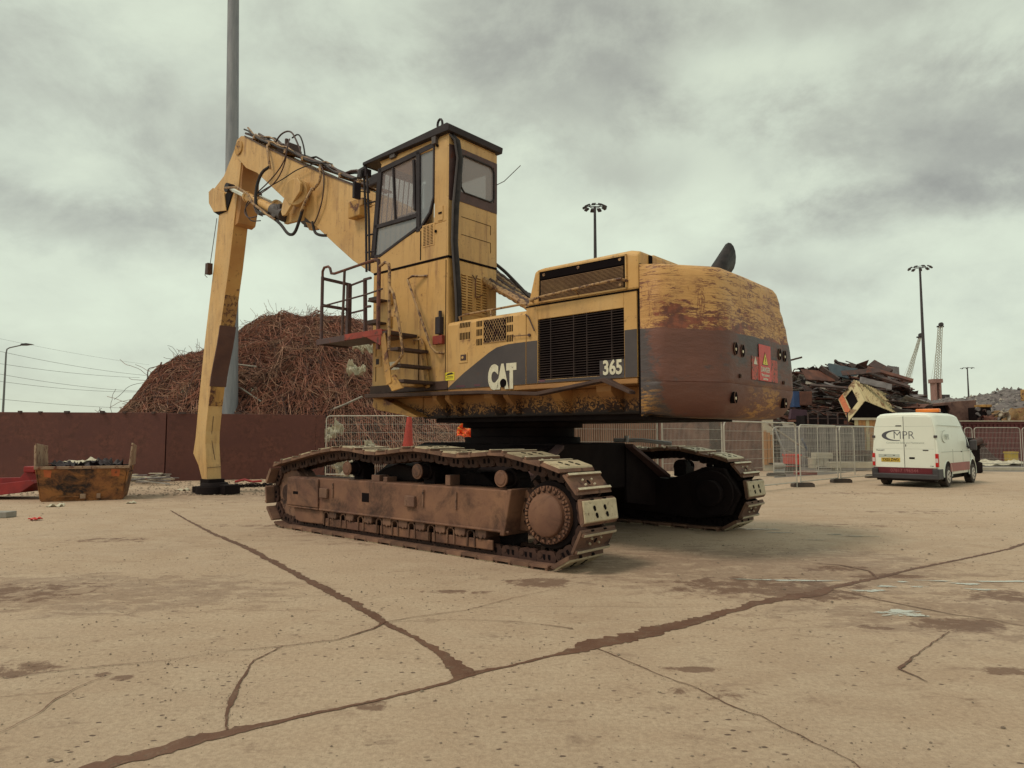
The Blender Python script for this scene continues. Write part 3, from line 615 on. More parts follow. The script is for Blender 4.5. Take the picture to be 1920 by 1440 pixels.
    for xx, zz_ in ((-2.1, 1.075), (-.44, 1.115), (1.29, 1.105)):
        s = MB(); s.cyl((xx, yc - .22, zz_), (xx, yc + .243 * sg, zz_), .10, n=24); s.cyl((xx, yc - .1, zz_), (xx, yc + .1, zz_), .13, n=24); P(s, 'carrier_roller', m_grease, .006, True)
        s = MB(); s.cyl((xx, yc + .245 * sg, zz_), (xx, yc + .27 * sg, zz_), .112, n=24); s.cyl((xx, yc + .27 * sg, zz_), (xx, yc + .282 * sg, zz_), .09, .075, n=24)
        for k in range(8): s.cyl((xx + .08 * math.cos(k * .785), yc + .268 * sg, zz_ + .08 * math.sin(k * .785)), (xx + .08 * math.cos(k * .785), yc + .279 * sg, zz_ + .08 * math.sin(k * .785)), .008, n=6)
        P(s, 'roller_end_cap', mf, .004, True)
        s = MB(); s.box((xx - .14, yc - .2, .9), (xx + .10, yc - .05 * sg + .1, zz_)); P(s, 'roller_pedestal', m_grease, .02)
    s = MB(); s.prism([(1.05, .92), (.85, 1.10), (.45, 1.20), (.15, 1.16), (-.05, .92)], 'y', *yy(yc - .1 * sg, yi - .1 * sg)); s.prism([(-.75, .92), (-.9, 1.1), (-1.4, 1.12), (-1.7, .92)], 'y', *yy(yc - .1 * sg, yi - .1 * sg)); P(s, 'frame_hump', m_grease, .03, kind='stuff')
    s = MB(); s.box((.55, yc - .02, .92), (.75, yc + .18, 1.02)); s.box((.36, yc - .02, .92), (.46, yc + .18, 1.0)); s.box((-.95, yc - .02, .93), (-1.05, yc + .18, 1.08)); P(s, 'bolted_lug', mtk, .01)
    if sg < 0:      # inner drive housing of the far track, facing the camera
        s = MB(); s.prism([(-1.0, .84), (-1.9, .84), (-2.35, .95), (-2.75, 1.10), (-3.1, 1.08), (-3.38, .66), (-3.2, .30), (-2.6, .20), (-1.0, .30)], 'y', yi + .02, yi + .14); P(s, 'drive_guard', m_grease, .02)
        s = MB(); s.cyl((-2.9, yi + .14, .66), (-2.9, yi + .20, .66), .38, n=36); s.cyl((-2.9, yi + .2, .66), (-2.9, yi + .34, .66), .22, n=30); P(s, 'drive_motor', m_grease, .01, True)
# car body
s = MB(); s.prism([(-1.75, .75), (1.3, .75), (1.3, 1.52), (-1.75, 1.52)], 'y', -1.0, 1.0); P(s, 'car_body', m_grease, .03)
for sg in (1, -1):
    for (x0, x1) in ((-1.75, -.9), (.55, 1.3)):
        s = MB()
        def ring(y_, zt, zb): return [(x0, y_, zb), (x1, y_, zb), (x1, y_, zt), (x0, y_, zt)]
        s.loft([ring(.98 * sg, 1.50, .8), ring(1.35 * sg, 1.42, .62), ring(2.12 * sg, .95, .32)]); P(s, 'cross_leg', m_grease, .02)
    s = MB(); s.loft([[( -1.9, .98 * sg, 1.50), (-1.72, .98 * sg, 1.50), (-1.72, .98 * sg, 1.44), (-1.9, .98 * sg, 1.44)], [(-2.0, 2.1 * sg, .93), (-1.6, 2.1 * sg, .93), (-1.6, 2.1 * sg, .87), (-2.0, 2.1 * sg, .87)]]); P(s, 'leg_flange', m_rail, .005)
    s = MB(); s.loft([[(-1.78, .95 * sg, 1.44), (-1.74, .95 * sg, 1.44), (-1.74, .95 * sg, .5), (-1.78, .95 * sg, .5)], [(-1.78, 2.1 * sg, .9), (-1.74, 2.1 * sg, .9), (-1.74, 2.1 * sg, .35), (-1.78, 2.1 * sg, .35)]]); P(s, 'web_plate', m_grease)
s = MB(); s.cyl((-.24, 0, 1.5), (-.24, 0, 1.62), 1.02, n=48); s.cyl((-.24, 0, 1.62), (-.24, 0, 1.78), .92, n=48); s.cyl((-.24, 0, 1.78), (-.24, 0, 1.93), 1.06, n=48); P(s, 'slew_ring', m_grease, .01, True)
s = MB(); s.tube([(-1.5, -1.0, 1.56), (-1.9, -1.3, 1.56), (-2.3, -1.6, 1.50)], .035, 8); s.cyl((-1.7, -1.1, 1.53), (-1.7, -1.1, 1.64), .04, n=10); P(s, 'grease_fitting', m_galv, 0, True)

# -------- upper frame
YS = 1.75
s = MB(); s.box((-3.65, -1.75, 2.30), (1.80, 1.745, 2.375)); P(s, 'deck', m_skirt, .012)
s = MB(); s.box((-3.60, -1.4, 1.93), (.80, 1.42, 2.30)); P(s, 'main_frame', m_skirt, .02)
s = MB(); s.prism([(.80, 1.96), (1.84, 2.22), (1.84, 2.30), (.8, 2.30)], 'y', -1.4, 1.43); P(s, 'nose', m_skirt, .01)
s = MB(); s.prism([(1.82, 2.30), (1.86, 2.16), (1.72, 2.10), (.78, 1.955), (.62, 1.955), (1.50, 2.28)], 'y', 1.44, 1.70); P(s, 'nose_cheek', m_yel2, .01)
for xx, w_ in ((.18, .05), (-.12, .05), (-1.02, .09), (-1.38, .05), (-2.30, .08), (-3.12, .12)):
    s = MB(); s.prism([(1.42, 1.95), (1.73, 2.22), (1.73, 2.30), (1.42, 2.30)], 'x', xx - w_, xx + w_); P(s, 'gusset', m_skirt, .006)
s = MB(); s.box((-3.55, -1.3, 1.86), (.6, 1.3, 1.935)); P(s, 'belly_plate', m_grease)
s = MB(); s.prism([(1.82, 2.375), (1.82, 2.31), (-1.0, 2.27), (-2.1, 2.20), (-3.20, 2.34), (-3.62, 2.16), (-3.62, 2.20), (-3.24, 2.385), (-2.1, 2.25), (-1.0, 2.32)], 'y', 1.748, 1.90); P(s, 'running_board', m_step, .006)

# -------- tower and cab
s = MB()
s.box((-.14, .57, 2.376), (1.82, YS, 4.545)); tower = P(s, 'cab_tower', m_yel, .03)
s = MB(); s.box((-.16, .55, 2.376), (1.84, YS + .02, 2.52)); P(s, 'tower_skirt', m_step, .01)
def sub(par, name, mats, mb_, bevel=0, smooth=False): return mb_.build(name, mats, par, bevel, smooth)
# tower details: seams, doors, vents
def seam(par, pts, wd=.008): 
    s = MB()
    for a, b_ in zip(pts[:-1], pts[1:]): s.bar(a, b_, wd, .006)
    return sub(par, 'panel_seam', m_hole, s)
seam(tower, [(1.70, YS + .004, 2.60), (1.70, YS + .004, 3.28)]); seam(tower, [(.55, YS + .004, 2.55), (.55, YS + .004, 3.3)], .014)
seam(tower, [(-.10, YS + .004, 2.5), (-.10, YS + .004, 4.5)], .012)
s = MB(); s.box((1.55, YS, 2.86), (1.75, YS + .012, 3.04)); sub(tower, 'door_latch', m_yel, s, .004)
s = MB(); s.box((1.60, YS + .012, 2.90), (1.68, YS + .02, 3.0)); sub(tower, 'latch_handle', m_blk, s, .002)
s = MB(); s.box((1.05, YS + .001, 2.78), (1.45, YS + .005, 2.92)); sub(tower, 'white_notice', m_white, s)
for k, (z0, xx) in enumerate(((4.02, 1.30), (3.62, 1.32))):
    s = MB(); s.box((xx - .06, YS, z0 - .10), (xx + .02, YS + .05, z0 + .10)); sub(tower, 'rung_bracket', m_yel2, s, .006)
    s = MB(); s.box((xx + .1, YS + .0, z0 - .02), (xx + .38, YS + .22, z0 + .01)); s.box((xx + .12, YS + .18, z0 + .005), (xx + .36, YS + .22, z0 + .05)); sub(tower, 'rung', m_step, s, .004)
s = MB(); s.tube([(.35, YS, 4.30), (.42, YS + .09, 4.30), (.80, YS + .10, 4.22), (.74, YS + .11, 4.12), (.30, YS + .12, 3.30), (.18, YS + .12, 3.02), (.05, YS + .10, 2.98), (.0, YS, 2.99)][:1] + [(.62, YS + .10, 4.32), (.72, YS + .12, 4.28), (.12, YS + .12, 3.08), (.02, YS + .10, 2.98), (-.06, YS, 2.97)], .022, 8); P(s, 'diagonal_grab_rail', m_pipe, 0, True)
s = MB(); s.box((-.08, YS, 3.12), (.14, YS + .07, 3.26), 1); s.box((-.05, YS, 3.28), (.06, YS + .09, 3.56)); s.cyl((-.02, YS + .05, 3.5), (-.02, YS + .05, 3.66), .03, n=10); s.cyl((.06, YS + .06, 3.3), (.06, YS + .06, 3.55), .022, n=8); P(s, 'tower_lock', [m_blk, m_red], .006)
# rear louvre plate
s = MB(); s.box((-.152, .80, 3.66), (-.141, 1.50, 4.36)); lv = P(s, 'louvre_plate', m_yel, .004)
for cx_ in (.90, 1.05, 1.25, 1.40):
    for k in range(14):
        z0 = 3.72 + k * .044; s = MB(); s.prism([(-.152, z0), (-.168, z0 + .006), (-.152, z0 + .026)], 'y', cx_ - .052, cx_ + .052); s.box((-.1535, cx_ - .05, z0 - .008), (-.152, cx_ + .05, z0), 1)
        sub(lv, 'louvre', [m_yel, m_hole], s)
s = MB(); s.tube([(-.18, 1.15, 3.95), (-.18, 1.15, 4.25), (-.17, 1.10, 4.34)], .010, 6); s.tube([(-.18, 1.15, 4.25), (-.17, 1.21, 4.33)], .008, 6); s.tube([(-.18, 1.12, 3.95), (-.18, .97, 4.03)], .008, 6); P(s, 'bent_rod', m_rustpipe)
# cab shell as separate panels with real openings
s = MB()
# left side with window cut-outs: outline pieces on Y = YS
yT = YS - .05
def side_poly(poly, m=0): s.prism(poly, 'y', yT, YS, m)
side_poly([(1.80, 4.56), (-.12, 4.56), (-.12, 5.15), (.55, 5.15), (1.80, 4.85)])            # below windows
side_poly([(.20, 5.15), (-.12, 5.15), (-.12, 6.58), (.20, 6.58)])                            # rear pillar
side_poly([(.20, 6.45), (.20, 6.58), (1.62, 6.58), (1.66, 6.45)])                            # over windows
s.box((-.14, .57, 4.56), (-.09, 1.75, 5.55)); s.box((-.14, .57, 6.40), (-.09, 1.75, 6.60)); s.box((-.14, 1.52, 5.55), (-.09, 1.75, 6.40)); s.box((-.14, .57, 5.55), (-.09, .62, 6.40))  # rear
s.box((-.10, .57, 4.56), (1.7, .62, 5.2)); s.box((-.10, .57, 6.3), (1.7, .62, 6.58)); s.box((-.1, .57, 5.2), (.1, .62, 6.3)); s.box((1.5, .57, 5.2), (1.7, .62, 6.3))             # right side
s.box((-.12, .60, 4.56), (1.78, 1.72, 4.62)); s.box((-.12, .58, 6.56), (1.66, 1.74, 6.60))    # floor, ceiling
s.box((1.62, .6, 4.6), (1.70, .66, 6.5)); s.box((1.74, .6, 4.6), (1.79, 1.72, 4.85))
cab = P(s, 'cab', m_yelc, .012)
# door: dark frame, two glass areas, lower glass
fr = m_blk
s = MB(); yo = YS + .006
def fb(par, a, b_, w_, mat=fr, th=.05, name='window_frame'):
    s2 = MB(); s2.bar((a[0], YS - .015, a[1]), (b_[0], YS - .015, b_[1]), th, w_); return sub(par, name, mat, s2, .004)
for a, b_, w_ in (((1.68, 6.44), (.19, 6.52), .09), ((1.66, 6.48), (1.84, 4.86), .11), ((.62, 6.52), (.60, 4.98 + .12), .09), ((.74, 6.4), (.70, 5.5), .05), ((.22, 6.50), (.22, 5.6), .035), ((.22, 5.62), (.32, 5.36), .035), ((.32, 5.37), (.58, 5.12), .04), ((1.80, 5.42), (.60, 5.40), .07), ((1.84, 4.88), (1.62, 4.86), .05), ((1.64, 4.86), (.60, 5.18), .05), ((1.30, 6.40), (1.22, 5.44), .035)):
    fb(cab, a, b_, w_)
s2 = MB(); s2.prism([(1.64, 6.42), (.64, 6.46), (.64, 5.44), (1.76, 5.44)], 'y', YS - .03, YS - .022); sub(cab, 'door_window', m_glass, s2)
s2 = MB(); s2.prism([(1.78, 5.38), (.62, 5.36), (.62, 5.18), (1.62, 4.88), (1.82, 4.88)], 'y', YS - .03, YS - .022); sub(cab, 'lower_window', m_glassb, s2)
s2 = MB(); s2.prism([(.58, 6.50), (.23, 6.50), (.23, 5.62), (.32, 5.38), (.58, 5.14)], 'y', YS - .03, YS - .022); sub(cab, 'side_window', m_glassb, s2)
s2 = MB(); s2.prism([(.66, 5.60), (1.50, 5.60), (1.50, 5.45), (.66, 5.45)], 'y', 1.45, 1.5); sub(cab, 'inner_rail', m_dgrey, s2)
# front window guard bars seen through the glass
for k in range(9):
    yb = .68 + k * .115; s2 = MB(); s2.tube([(1.86, yb, 4.7), (1.80, yb, 5.6), (1.70, yb, 6.5)], .011, 5); sub(cab, 'guard_bar', m_blk, s2)
s2 = MB(); s2.prism([(1.80, 4.9), (1.69, 6.5), (1.675, 6.5), (1.785, 4.9)], 'y', .66, 1.70); sub(cab, 'windscreen', m_glass, s2)
s2 = MB(); s2.box((.45, .95, 4.62), (.95, 1.45, 5.15)); s2.box((.38, .97, 5.1), (.50, 1.43, 5.85)); s2.box((.39, 1.08, 5.87), (.47, 1.32, 6.05)); sub(cab, 'driver_seat', m_blk, s2, .04)
s2 = MB(); s2.box((1.3, .9, 4.62), (1.5, 1.2, 5.3)); s2.box((1.2, 1.0, 5.3), (1.45, 1.12, 5.5)); sub(cab, 'console', m_dgrey, s2, .02)
# rear window
s2 = MB(); yb0, yb1 = .62, 1.52
s2.box((-.148, yb0 - .04, 5.53), (-.141, yb1 + .0, 5.70)); s2.box((-.148, yb0 - .04, 6.34), (-.141, yb1, 6.44)); s2.box((-.148, 1.47, 5.70), (-.141, 1.52, 6.34)); s2.box((-.148, .58, 5.70), (-.141, .66, 6.34)); sub(cab, 'rear_window_surround', m_rail, s2)
s2 = MB(); s2.tube([(-.150, 1.47, 5.78), (-.150, 1.39, 5.70), (-.150, .74, 5.70), (-.150, .66, 5.78), (-.150, .66, 6.26), (-.150, .74, 6.34), (-.150, 1.39, 6.34), (-.150, 1.47, 6.26), (-.150, 1.47, 5.78)], .016, 6); sub(cab, 'rubber_seal', m_hose, s2)
s2 = MB(); s2.box((-.130, .60, 5.60), (-.120, 1.52, 6.38)); sub(cab, 'rear_window', glassm('hazy_rear_glass', (.33, .29, .30), .25, .72), s2)
for z0 in (5.28, 4.98):
    seam(cab, [(-.144, 1.45, z0), (-.144, .74, z0)], .006)
seam(cab, [(-.144, .74, 5.28), (-.144, .74, 5.12)], .006); seam(cab, [(-.144, .74, 4.98), (-.144, .74, 4.80)], .006)
s2 = MB(); s2.box((-.146, .575, 4.535), (1.80, 1.756, 4.57)); sub(cab, 'base_gap', m_hole, s2)
s2 = MB(); s2.bar((.53, YS + .003, 4.6), (.53, YS + .003, 5.1), .006, .02); sub(cab, 'panel_seam', m_hole, s2)
s2 = MB(); s2.box((.18, YS, 4.80), (.49, YS + .006, 5.18)); vp = sub(cab, 'side_vent', m_yelc, s2, .003)
s2 = MB()
for cx_ in (.25, .34, .43):
    for k in range(13): s2.box((cx_ - .028, YS + .006, 4.83 + k * .026), (cx_ + .028, YS + .010, 4.838 + k * .026))
sub(cab, 'vent_slots', m_hole, s2)['kind'] = 'stuff'
s2 = MB(); s2.box((-.02, YS, 5.18), (.10, YS + .012, 5.42)); sub(cab, 'handle_plate', m_yelc, s2, .01)
s2 = MB(); s2.box((.0, YS + .012, 5.29), (.08, YS + .02, 5.32)); s2.cyl((.15, YS, 5.02), (.15, YS + .02, 5.02), .025, n=10); s2.cyl((.12, YS, 6.47), (.12, YS + .03, 6.47), .022, n=10); sub(cab, 'door_handle', m_hole, s2)
# roof visor, lifting eye, front pipework
s2 = MB(); s2.prism([(2.10, 6.63), (2.10, 6.69), (-.16, 6.77), (-.22, 6.73), (-.20, 6.63)], 'y', .50, 1.82); P(s2, 'roof_plate', m_blk, .01)
s2 = MB(); s2.box((-.12, .60, 6.60), (1.70, 1.72, 6.635)); P(s2, 'roof_spacer', m_yelc)
s2 = MB(); s2.box((1.20, YS - .05, 6.56), (1.34, YS + .05, 6.66)); s2.box((.12, YS - .03, 6.50), (.22, YS + .06, 6.64)); s2.box((1.0, 1.3, 6.70), (1.5, 1.55, 6.80)); s2.cyl((1.15, 1.5, 6.70), (1.15, 1.5, 6.86), .05, n=10); P(s2, 'roof_bracket', m_dgrey, .006)
s2 = MB(); s2.tube([(.13 + .06 * math.cos(a), 1.70, 6.86 + .09 * math.sin(a)) for a in [k * math.pi / 6 for k in range(13)]], .020, 8); s2.box((.08, 1.66, 6.74), (.18, 1.74, 6.80)); P(s2, 'lifting_eye', m_blk, 0, True)
s2 = MB()
for off in (0, .09):
    s2.tube([(1.5, YS + .02, 6.68), (2.0 + off, YS + .02, 6.67), (2.12 - off * .3, YS + .02, 6.62), (2.10 - off, YS + .03, 6.45), (2.02 - off, YS + .03, 5.6), (1.98 - off, YS + .03, 4.62)], .022, 7)
for z0 in (5.9, 5.3, 4.98, 4.78): s2.tube([(2.02, YS + .03, z0), (1.80, YS + .0, z0)], .016, 6)
s2.tube([(2.1, YS, 6.64), (2.1, .6, 6.64)], .022, 7); s2.box((2.0, YS - .06, 6.42), (2.16, YS + .06, 6.56)); P(s2, 'front_guard_pipes', m_blk, 0, True)
s2 = MB(); s2.tube([(2.08, YS, 6.60), (2.12, YS + .1, 6.52), (2.12, YS + .12, 6.38)], .05, 8); P(s2, 'wing_lamp', m_lamp, 0, True)
s2 = MB(); s2.box((2.02, 1.9, 5.95), (2.08, 2.05, 6.25)); s2.tube([(2.05, 1.95, 6.1), (1.95, YS, 6.1)], .012, 5); P(s2, 'wing_mirror', m_blk, .02)
s2 = MB(); s2.box((2.35, 1.4, 6.0), (2.45, 1.62, 6.14)); s2.tube([(2.4, 1.5, 6.0), (1.85, 1.5, 5.95)], .012, 5); P(s2, 'work_lamp', m_yel2, .015)
s2 = MB(); s2.tube([(-.15, .60, 6.05), (-.20, .45, 6.15), (-.28, .10, 6.52)], .007, 5); P(s2, 'aerial', m_brownpipe)
# black conduit down the rear corner
s2 = MB()
pt = [(-.12, 1.66, 6.60), (-.20, 1.62, 6.50), (-.21, 1.56, 6.2), (-.21, 1.60, 5.85), (-.22, 1.66, 5.4), (-.20, 1.66, 4.8), (-.20, 1.62, 4.4), (-.21, 1.58, 3.9), (-.20, 1.55, 3.55), (-.20, 1.56, 3.42)]
s2.tube(pt, [.05, .055, .055, .06, .06, .055, .06, .055, .05, .05], 10); P(s2, 'corner_conduit', m_hose, 0, True)
s2 = MB(); s2.tube([(p[0] - .02, p[1] + .075, p[2]) for p in pt], .02, 6); P(s2, 'conduit_cable', m_dgrey, 0, True)
s2 = MB(); s2.box((-.145, 1.53, 5.5), (-.135, 1.74, 6.44)); P(s2, 'corner_trim', m_rail)

# -------- side house between tower and engine
s2 = MB(); s2.prism([(YS - .85, 2.376), (YS, 2.376), (YS, 3.40), (YS - .03, 3.45), (YS - .10, 3.475), (YS - .85, 3.46)], 'x', -1.795, -.145); sh = P(s2, 'side_house', m_yel2 if False else m_yel, .006)
def slots(par, x0, x1, z0, z1, n, wd=.012, name='vent_slot', slant=.0):
    for k in range(n):
        xx = x0 + (x1 - x0) * (k + .5) / n; s3 = MB(); s3.prism([(xx - wd + slant, z0), (xx + wd + slant, z0), (xx + wd - slant, z1), (xx - wd - slant, z1)], 'y', YS + .0, YS + .003); sub(par, name, m_hole, s3)
slots(sh, -.42, -.66, 3.34, 3.42, 7, .010, slant=.006); slots(sh, -.42, -.66, 3.15, 3.26, 7, .010)
for r0, r1 in ((3.32, 3.41), (3.18, 3.28), (3.03, 3.13)):
    slots(sh, -.79, -.92, r0, r1, 4, .010); slots(sh, -1.42, -1.55, r0, r1, 4, .010)
s2 = MB(); s2.box((-1.41, YS + .001, 3.06), (-.95, YS + .006, 3.40)); sub(sh, 'mesh_backing', m_hole, s2)
s2 = MB()
n_ = 9
for k in range(-n_, n_ + 1):
    for sg in (1, -1):
        xm = -1.18 + k * .052; pts = []
        for q in range(12):
            z0 = 3.06 + .34 * q / 11; xq = xm + sg * (z0 - 3.23) * .62
            if -1.415 < xq < -.945: pts.append((xq, YS + .010, z0))
        if len(pts) > 1: s2.bar(pts[0], pts[-1], .004, .007)
s2.box((-1.42, YS + .004, 3.05), (-.94, YS + .014, 3.062)); s2.box((-1.42, YS + .004, 3.398), (-.94, YS + .014, 3.41)); sub(sh, 'expanded_mesh', m_pipe, s2)
s2 = MB(); s2.box((-.60, YS, 2.78), (-.42, YS + .01, 2.94)); sub(sh, 'door_latch', m_yel, s2, .004)
s2 = MB(); s2.box((-.58, YS + .01, 2.82), (-.46, YS + .016, 2.91)); sub(sh, 'latch_recess', m_brownpipe, s2)
s2 = MB(); s2.cyl((-.51, YS + .012, 2.865), (-.51, YS + .024, 2.865), .022, n=12); sub(sh, 'latch_button', m_yel, s2)
s2 = MB(); s2.tube([(-.30, 1.60, 3.45), (-.28, 1.62, 3.55), (-.38, 1.60, 3.58), (-1.60, 1.60, 3.60), (-1.78, 1.62, 3.56), (-1.80, 1.72, 3.48)], .018, 7); s2.tube([(-.95, 1.60, 3.59), (-1.02, 1.66, 3.46)], .012, 6); P(s2, 'side_grab_rail', m_pipe, 0, True)
s2 = MB(); s2.tube([(-1.80, YS + .01, 3.40), (-1.86, YS + .02, 3.36), (-1.98, YS + .03, 3.14)], .010, 6); s2.tube([(-1.58, YS + .03, 3.10), (-1.86, YS + .03, 3.09)], .006, 5); s2.cyl((-1.87, YS, 3.09), (-1.87, YS + .03, 3.09), .022, n=10); P(s2, 'latch_rod', m_brownpipe)
s2 = MB(); s2.prism([(-.03 - .10, 2.38), (-.52, 2.64 - .02), (-1.06, 2.90), (-1.22, 2.965), (-1.45, 2.995), (-1.79, 3.0), (-1.79, 2.38)], 'y', YS + .0005, YS + .0035); P(s2, 'black_side_stripe', m_dgrey)
s2 = MB(); s2.box((-.31, YS + .001, 2.52), (-.09, YS + .005, 2.65)); P(s2, 'yellow_safety_sticker', m_yelsign)
s2 = MB(); s2.box((-.28, YS + .005, 2.575), (-.14, YS + .0065, 2.585)); s2.box((-.28, YS + .005, 2.555), (-.12, YS + .0065, 2.563)); s2.prism([(-.30, 2.62), (-.25, 2.645), (-.16, 2.635), (-.11, 2.60), (-.2, 2.61)], 'y', YS + .005, YS + .0065); P(s2, 'sticker_print', m_blk)
T = text_mesh('CAT', .46, m_cream,   .002, .034); place_text(T, 'maker_lettering', EX, (-1.33, YS + .007, 2.50), (-1, 0, 0), (0, 0, 1), .60, 1.0)
s2 = MB(); s2.cyl((-1.36, YS + .008, 2.42), (-1.36, YS + .012, 2.42), .065, n=14); P(s2, 'torn_hole', m_hole)
T = text_mesh('365', .30, m_cream, .002, .010); place_text(T, 'number_lettering', EX, (-3.285, YS + .012, 2.52), (-1, 0, 0), (0, 0, 1), .68, .86)
for x0, x1 in ((-.35, -.55), (-.75, -.88), (-2.05, -2.15)):
    s2 = MB(); s2.box((x1, YS + .004, 2.40), (x0, YS + .006, 2.43)); P(s2, 'faded_print', m_purple)

# -------- engine house
s2 = MB(); y0 = -1.75
s2.box((-3.655, y0, 2.376), (-1.805, YS - .06, 3.50)); eng = P(s2, 'engine_house', m_yel, .02)
s2 = MB()
for a, b_ in (((-3.655, 2.38), (-3.46, 3.50)), ((-2.02, 2.38), (-1.805, 3.50)), ((-3.46, 3.30), (-2.02, 3.50)), ((-3.46, 2.38), (-2.02, 2.43))): s2.box((a[0], YS - .059, a[1]), (b_[0], YS, b_[1]))
P(s2, 'engine_door', m_yel, .006)
s2 = MB(); s2.box((-3.652, YS + .001, 2.385), (-3.47, YS + .004, 3.0)); s2.box((-2.01, YS + .001, 2.385), (-1.808, YS + .004, 3.0)); s2.box((-3.46, YS + .001, 2.385), (-2.02, YS + .004, 2.425)); P(s2, 'black_engine_stripe', m_dgrey)
s2 = MB(); s2.box((-3.46, YS - .058, 2.43), (-2.02, YS - .05, 3.30)); P(s2, 'grille_backing', m_hole)
for k in range(25):
    z0 = 2.445 + k * .0345
    s2 = MB(); s2.prism([(YS - .045, z0), (YS - .002, z0 - .004), (YS - .002, z0 + .006), (YS - .045, z0 + .012)], 'x', -3.46, -2.02); P(s2, 'grille_slat', m_slat)
for xx in (-2.25, -2.65, -2.87, -3.27):
    s2 = MB(); s2.box((xx - .007, YS - .04, 2.43), (xx + .007, YS - .001, 3.30)); P(s2, 'grille_post', m_slat)
s2 = MB(); s2.box((-3.46, YS - .004, 2.425), (-3.08, YS + .007, 2.63)); P(s2, 'number_panel', m_dgrey, .003)
s2 = MB(); s2.box((-3.665, -1.7, 3.495), (-1.80, YS + .006, 3.515)); P(s2, 'hood_gap', m_hole)
# hood with slanted front and bevelled roof
def hr(x_, zt, f=0): return [(x_, YS - .0, 3.515), (x_, YS - .0, zt - .05), (x_, YS - .06, zt), (x_, -1.55, zt), (x_, -1.70, zt - .08), (x_, -1.70, 3.515)]
s2 = MB(); s2.loft([[(-1.825, p[1], p[2]) if p[2] < 3.6 else (-1.965, p[1], p[2]) for p in hr(0, 4.04)], hr(-2.1, 4.055)[:], hr(-3.55, 4.055), [(-3.69, p[1], p[2] if p[2] < 3.6 else p[2] - .02) for p in hr(0, 4.04)]]); P(s2, 'hood', m_yel, .03)
s2 = MB(); s2.prism([(-2.06, 3.985), (-3.50, 3.975), (-3.50, 3.55), (-2.02, 3.55)], 'y', YS + .001, YS + .006); P(s2, 'hood_opening', m_hole)
for k in range(17):
    z0 = 3.56 + k * .0175; s2 = MB(); s2.box((-3.47, YS + .006, z0), (-2.09, YS + .018, z0 + .007)); P(s2, 'hood_fin', m_fin)
s2 = MB(); s2.box((-3.50, YS + .006, 3.87), (-2.07, YS + .016, 3.975)); P(s2, 'hood_header', m_hole)
s2 = MB()
for a, b_ in (((-2.05, 3.99), (-3.52, 3.985)), ((-2.05, 3.545), (-3.52, 3.545)), ((-2.04, 3.54), (-2.06, 3.99)), ((-3.51, 3.54), (-3.51, 3.99))): s2.bar((a[0], YS + .008, a[1]), (b_[0], YS + .008, b_[1]), .03, .02)
P(s2, 'opening_frame', m_yel)
for xx, zz_ in ((-2.15, 3.93), (-2.75, 3.94), (-3.42, 3.94), (-3.42, 3.60)):
    s2 = MB(); s2.cyl((xx, YS + .015, zz_), (xx, YS + .024, zz_), .022, n=12); P(s2, 'bolt_washer', m_pipe)
s2 = MB(); s2.tube([(-1.93, YS, 3.58), (-1.95, YS + .09, 3.58), (-2.2, YS + .10, 3.60), (-3.3, YS + .10, 3.655), (-3.48, YS + .09, 3.66), (-3.52, YS, 3.64)], .020, 8); s2.tube([(-2.75, YS + .10, 3.62), (-2.75, YS, 3.55)], .012, 6); P(s2, 'hood_grab_rail', m_pipe, 0, True)
s2 = MB(); s2.box((-3.3, .2, 4.055), (-2.5, 1.1, 4.10)); s2.box((-3.6, -1.0, 4.05), (-3.2, 1.2, 4.08)); P(s2, 'roof_hatch', m_yel, .01)
for k in range(5):
    s2 = MB(); s2.box((-3.697, 1.0 - k * .1, 3.92), (-3.689, 1.06 - k * .1, 3.97)); P(s2, 'hood_slot', m_hole)
s2 = MB(); s2.box((-3.705, 1.42, 3.88), (-3.69, 1.50, 4.0)); P(s2, 'hood_slot', m_hole)
# exhaust horn
s2 = MB()
pt = [(-3.35, -.75, 3.85), (-3.40, -.95, 4.15), (-3.45, -1.16, 4.36), (-3.50, -1.42, 4.56)]
rings = []
for i, p in enumerate(pt):
    p = Vector(p); d = (Vector(pt[min(i + 1, 3)]) - Vector(pt[max(0, i - 1)])).normalized(); q = d.to_track_quat('Z', 'X'); r_ = (.10, .11, .125, .13)[i]
    rings.append([tuple(p + q @ Vector((math.cos(a) * r_, math.sin(a) * r_, 0)) + (Vector((0, 0, .15 * math.sin(a + .9))) if i == 3 else Vector())) for a in [k * math.pi / 8 for k in range(16)]])
s2.loft(rings, cap=False); ob = P(s2, 'exhaust_pipe', m_hose, 0, 'all'); so_ = ob.modifiers.new('s', 'SOLIDIFY'); so_.thickness = .008

# -------- counterweight
def cwring(z0, ins=0., lean=0.):
    rr_ = lean
    pts = [(-3.70, YS), (-3.93, YS), (-4.02, YS - .05), (-4.44, 1.10), (-4.505, .92), (-4.52, .2), (-4.505, -1.36 + rr_ * .9), (-4.44, -1.50 + rr_), (-4.10, -1.72 + rr_ * .3), (-3.70, -1.72)]
    c = Vector((-3.7, 0)); o_ = []
    for k, p in enumerate(pts):
        x_, y_ = p
        if k not in (0, 9): x_ += ins; y_ *= (1 - ins / 2.2)
        o_.append((x_, y_, z0))
    return o_
s2 = MB()
prof = [(1.885, .26, .0), (1.93, .15, .0), (2.06, .055, .0), (2.25, .01, .0), (2.305, .004, .0), (2.312, .010, 0), (2.32, .004, 0), (2.6, .0, .03), (2.9, .0, .10), (3.15, .0, .2), (3.4, .01, .33), (3.6, .018, .42), (3.74, .03, .50), (3.80, .06, .55), (3.835, .12, .58)]
rings = []
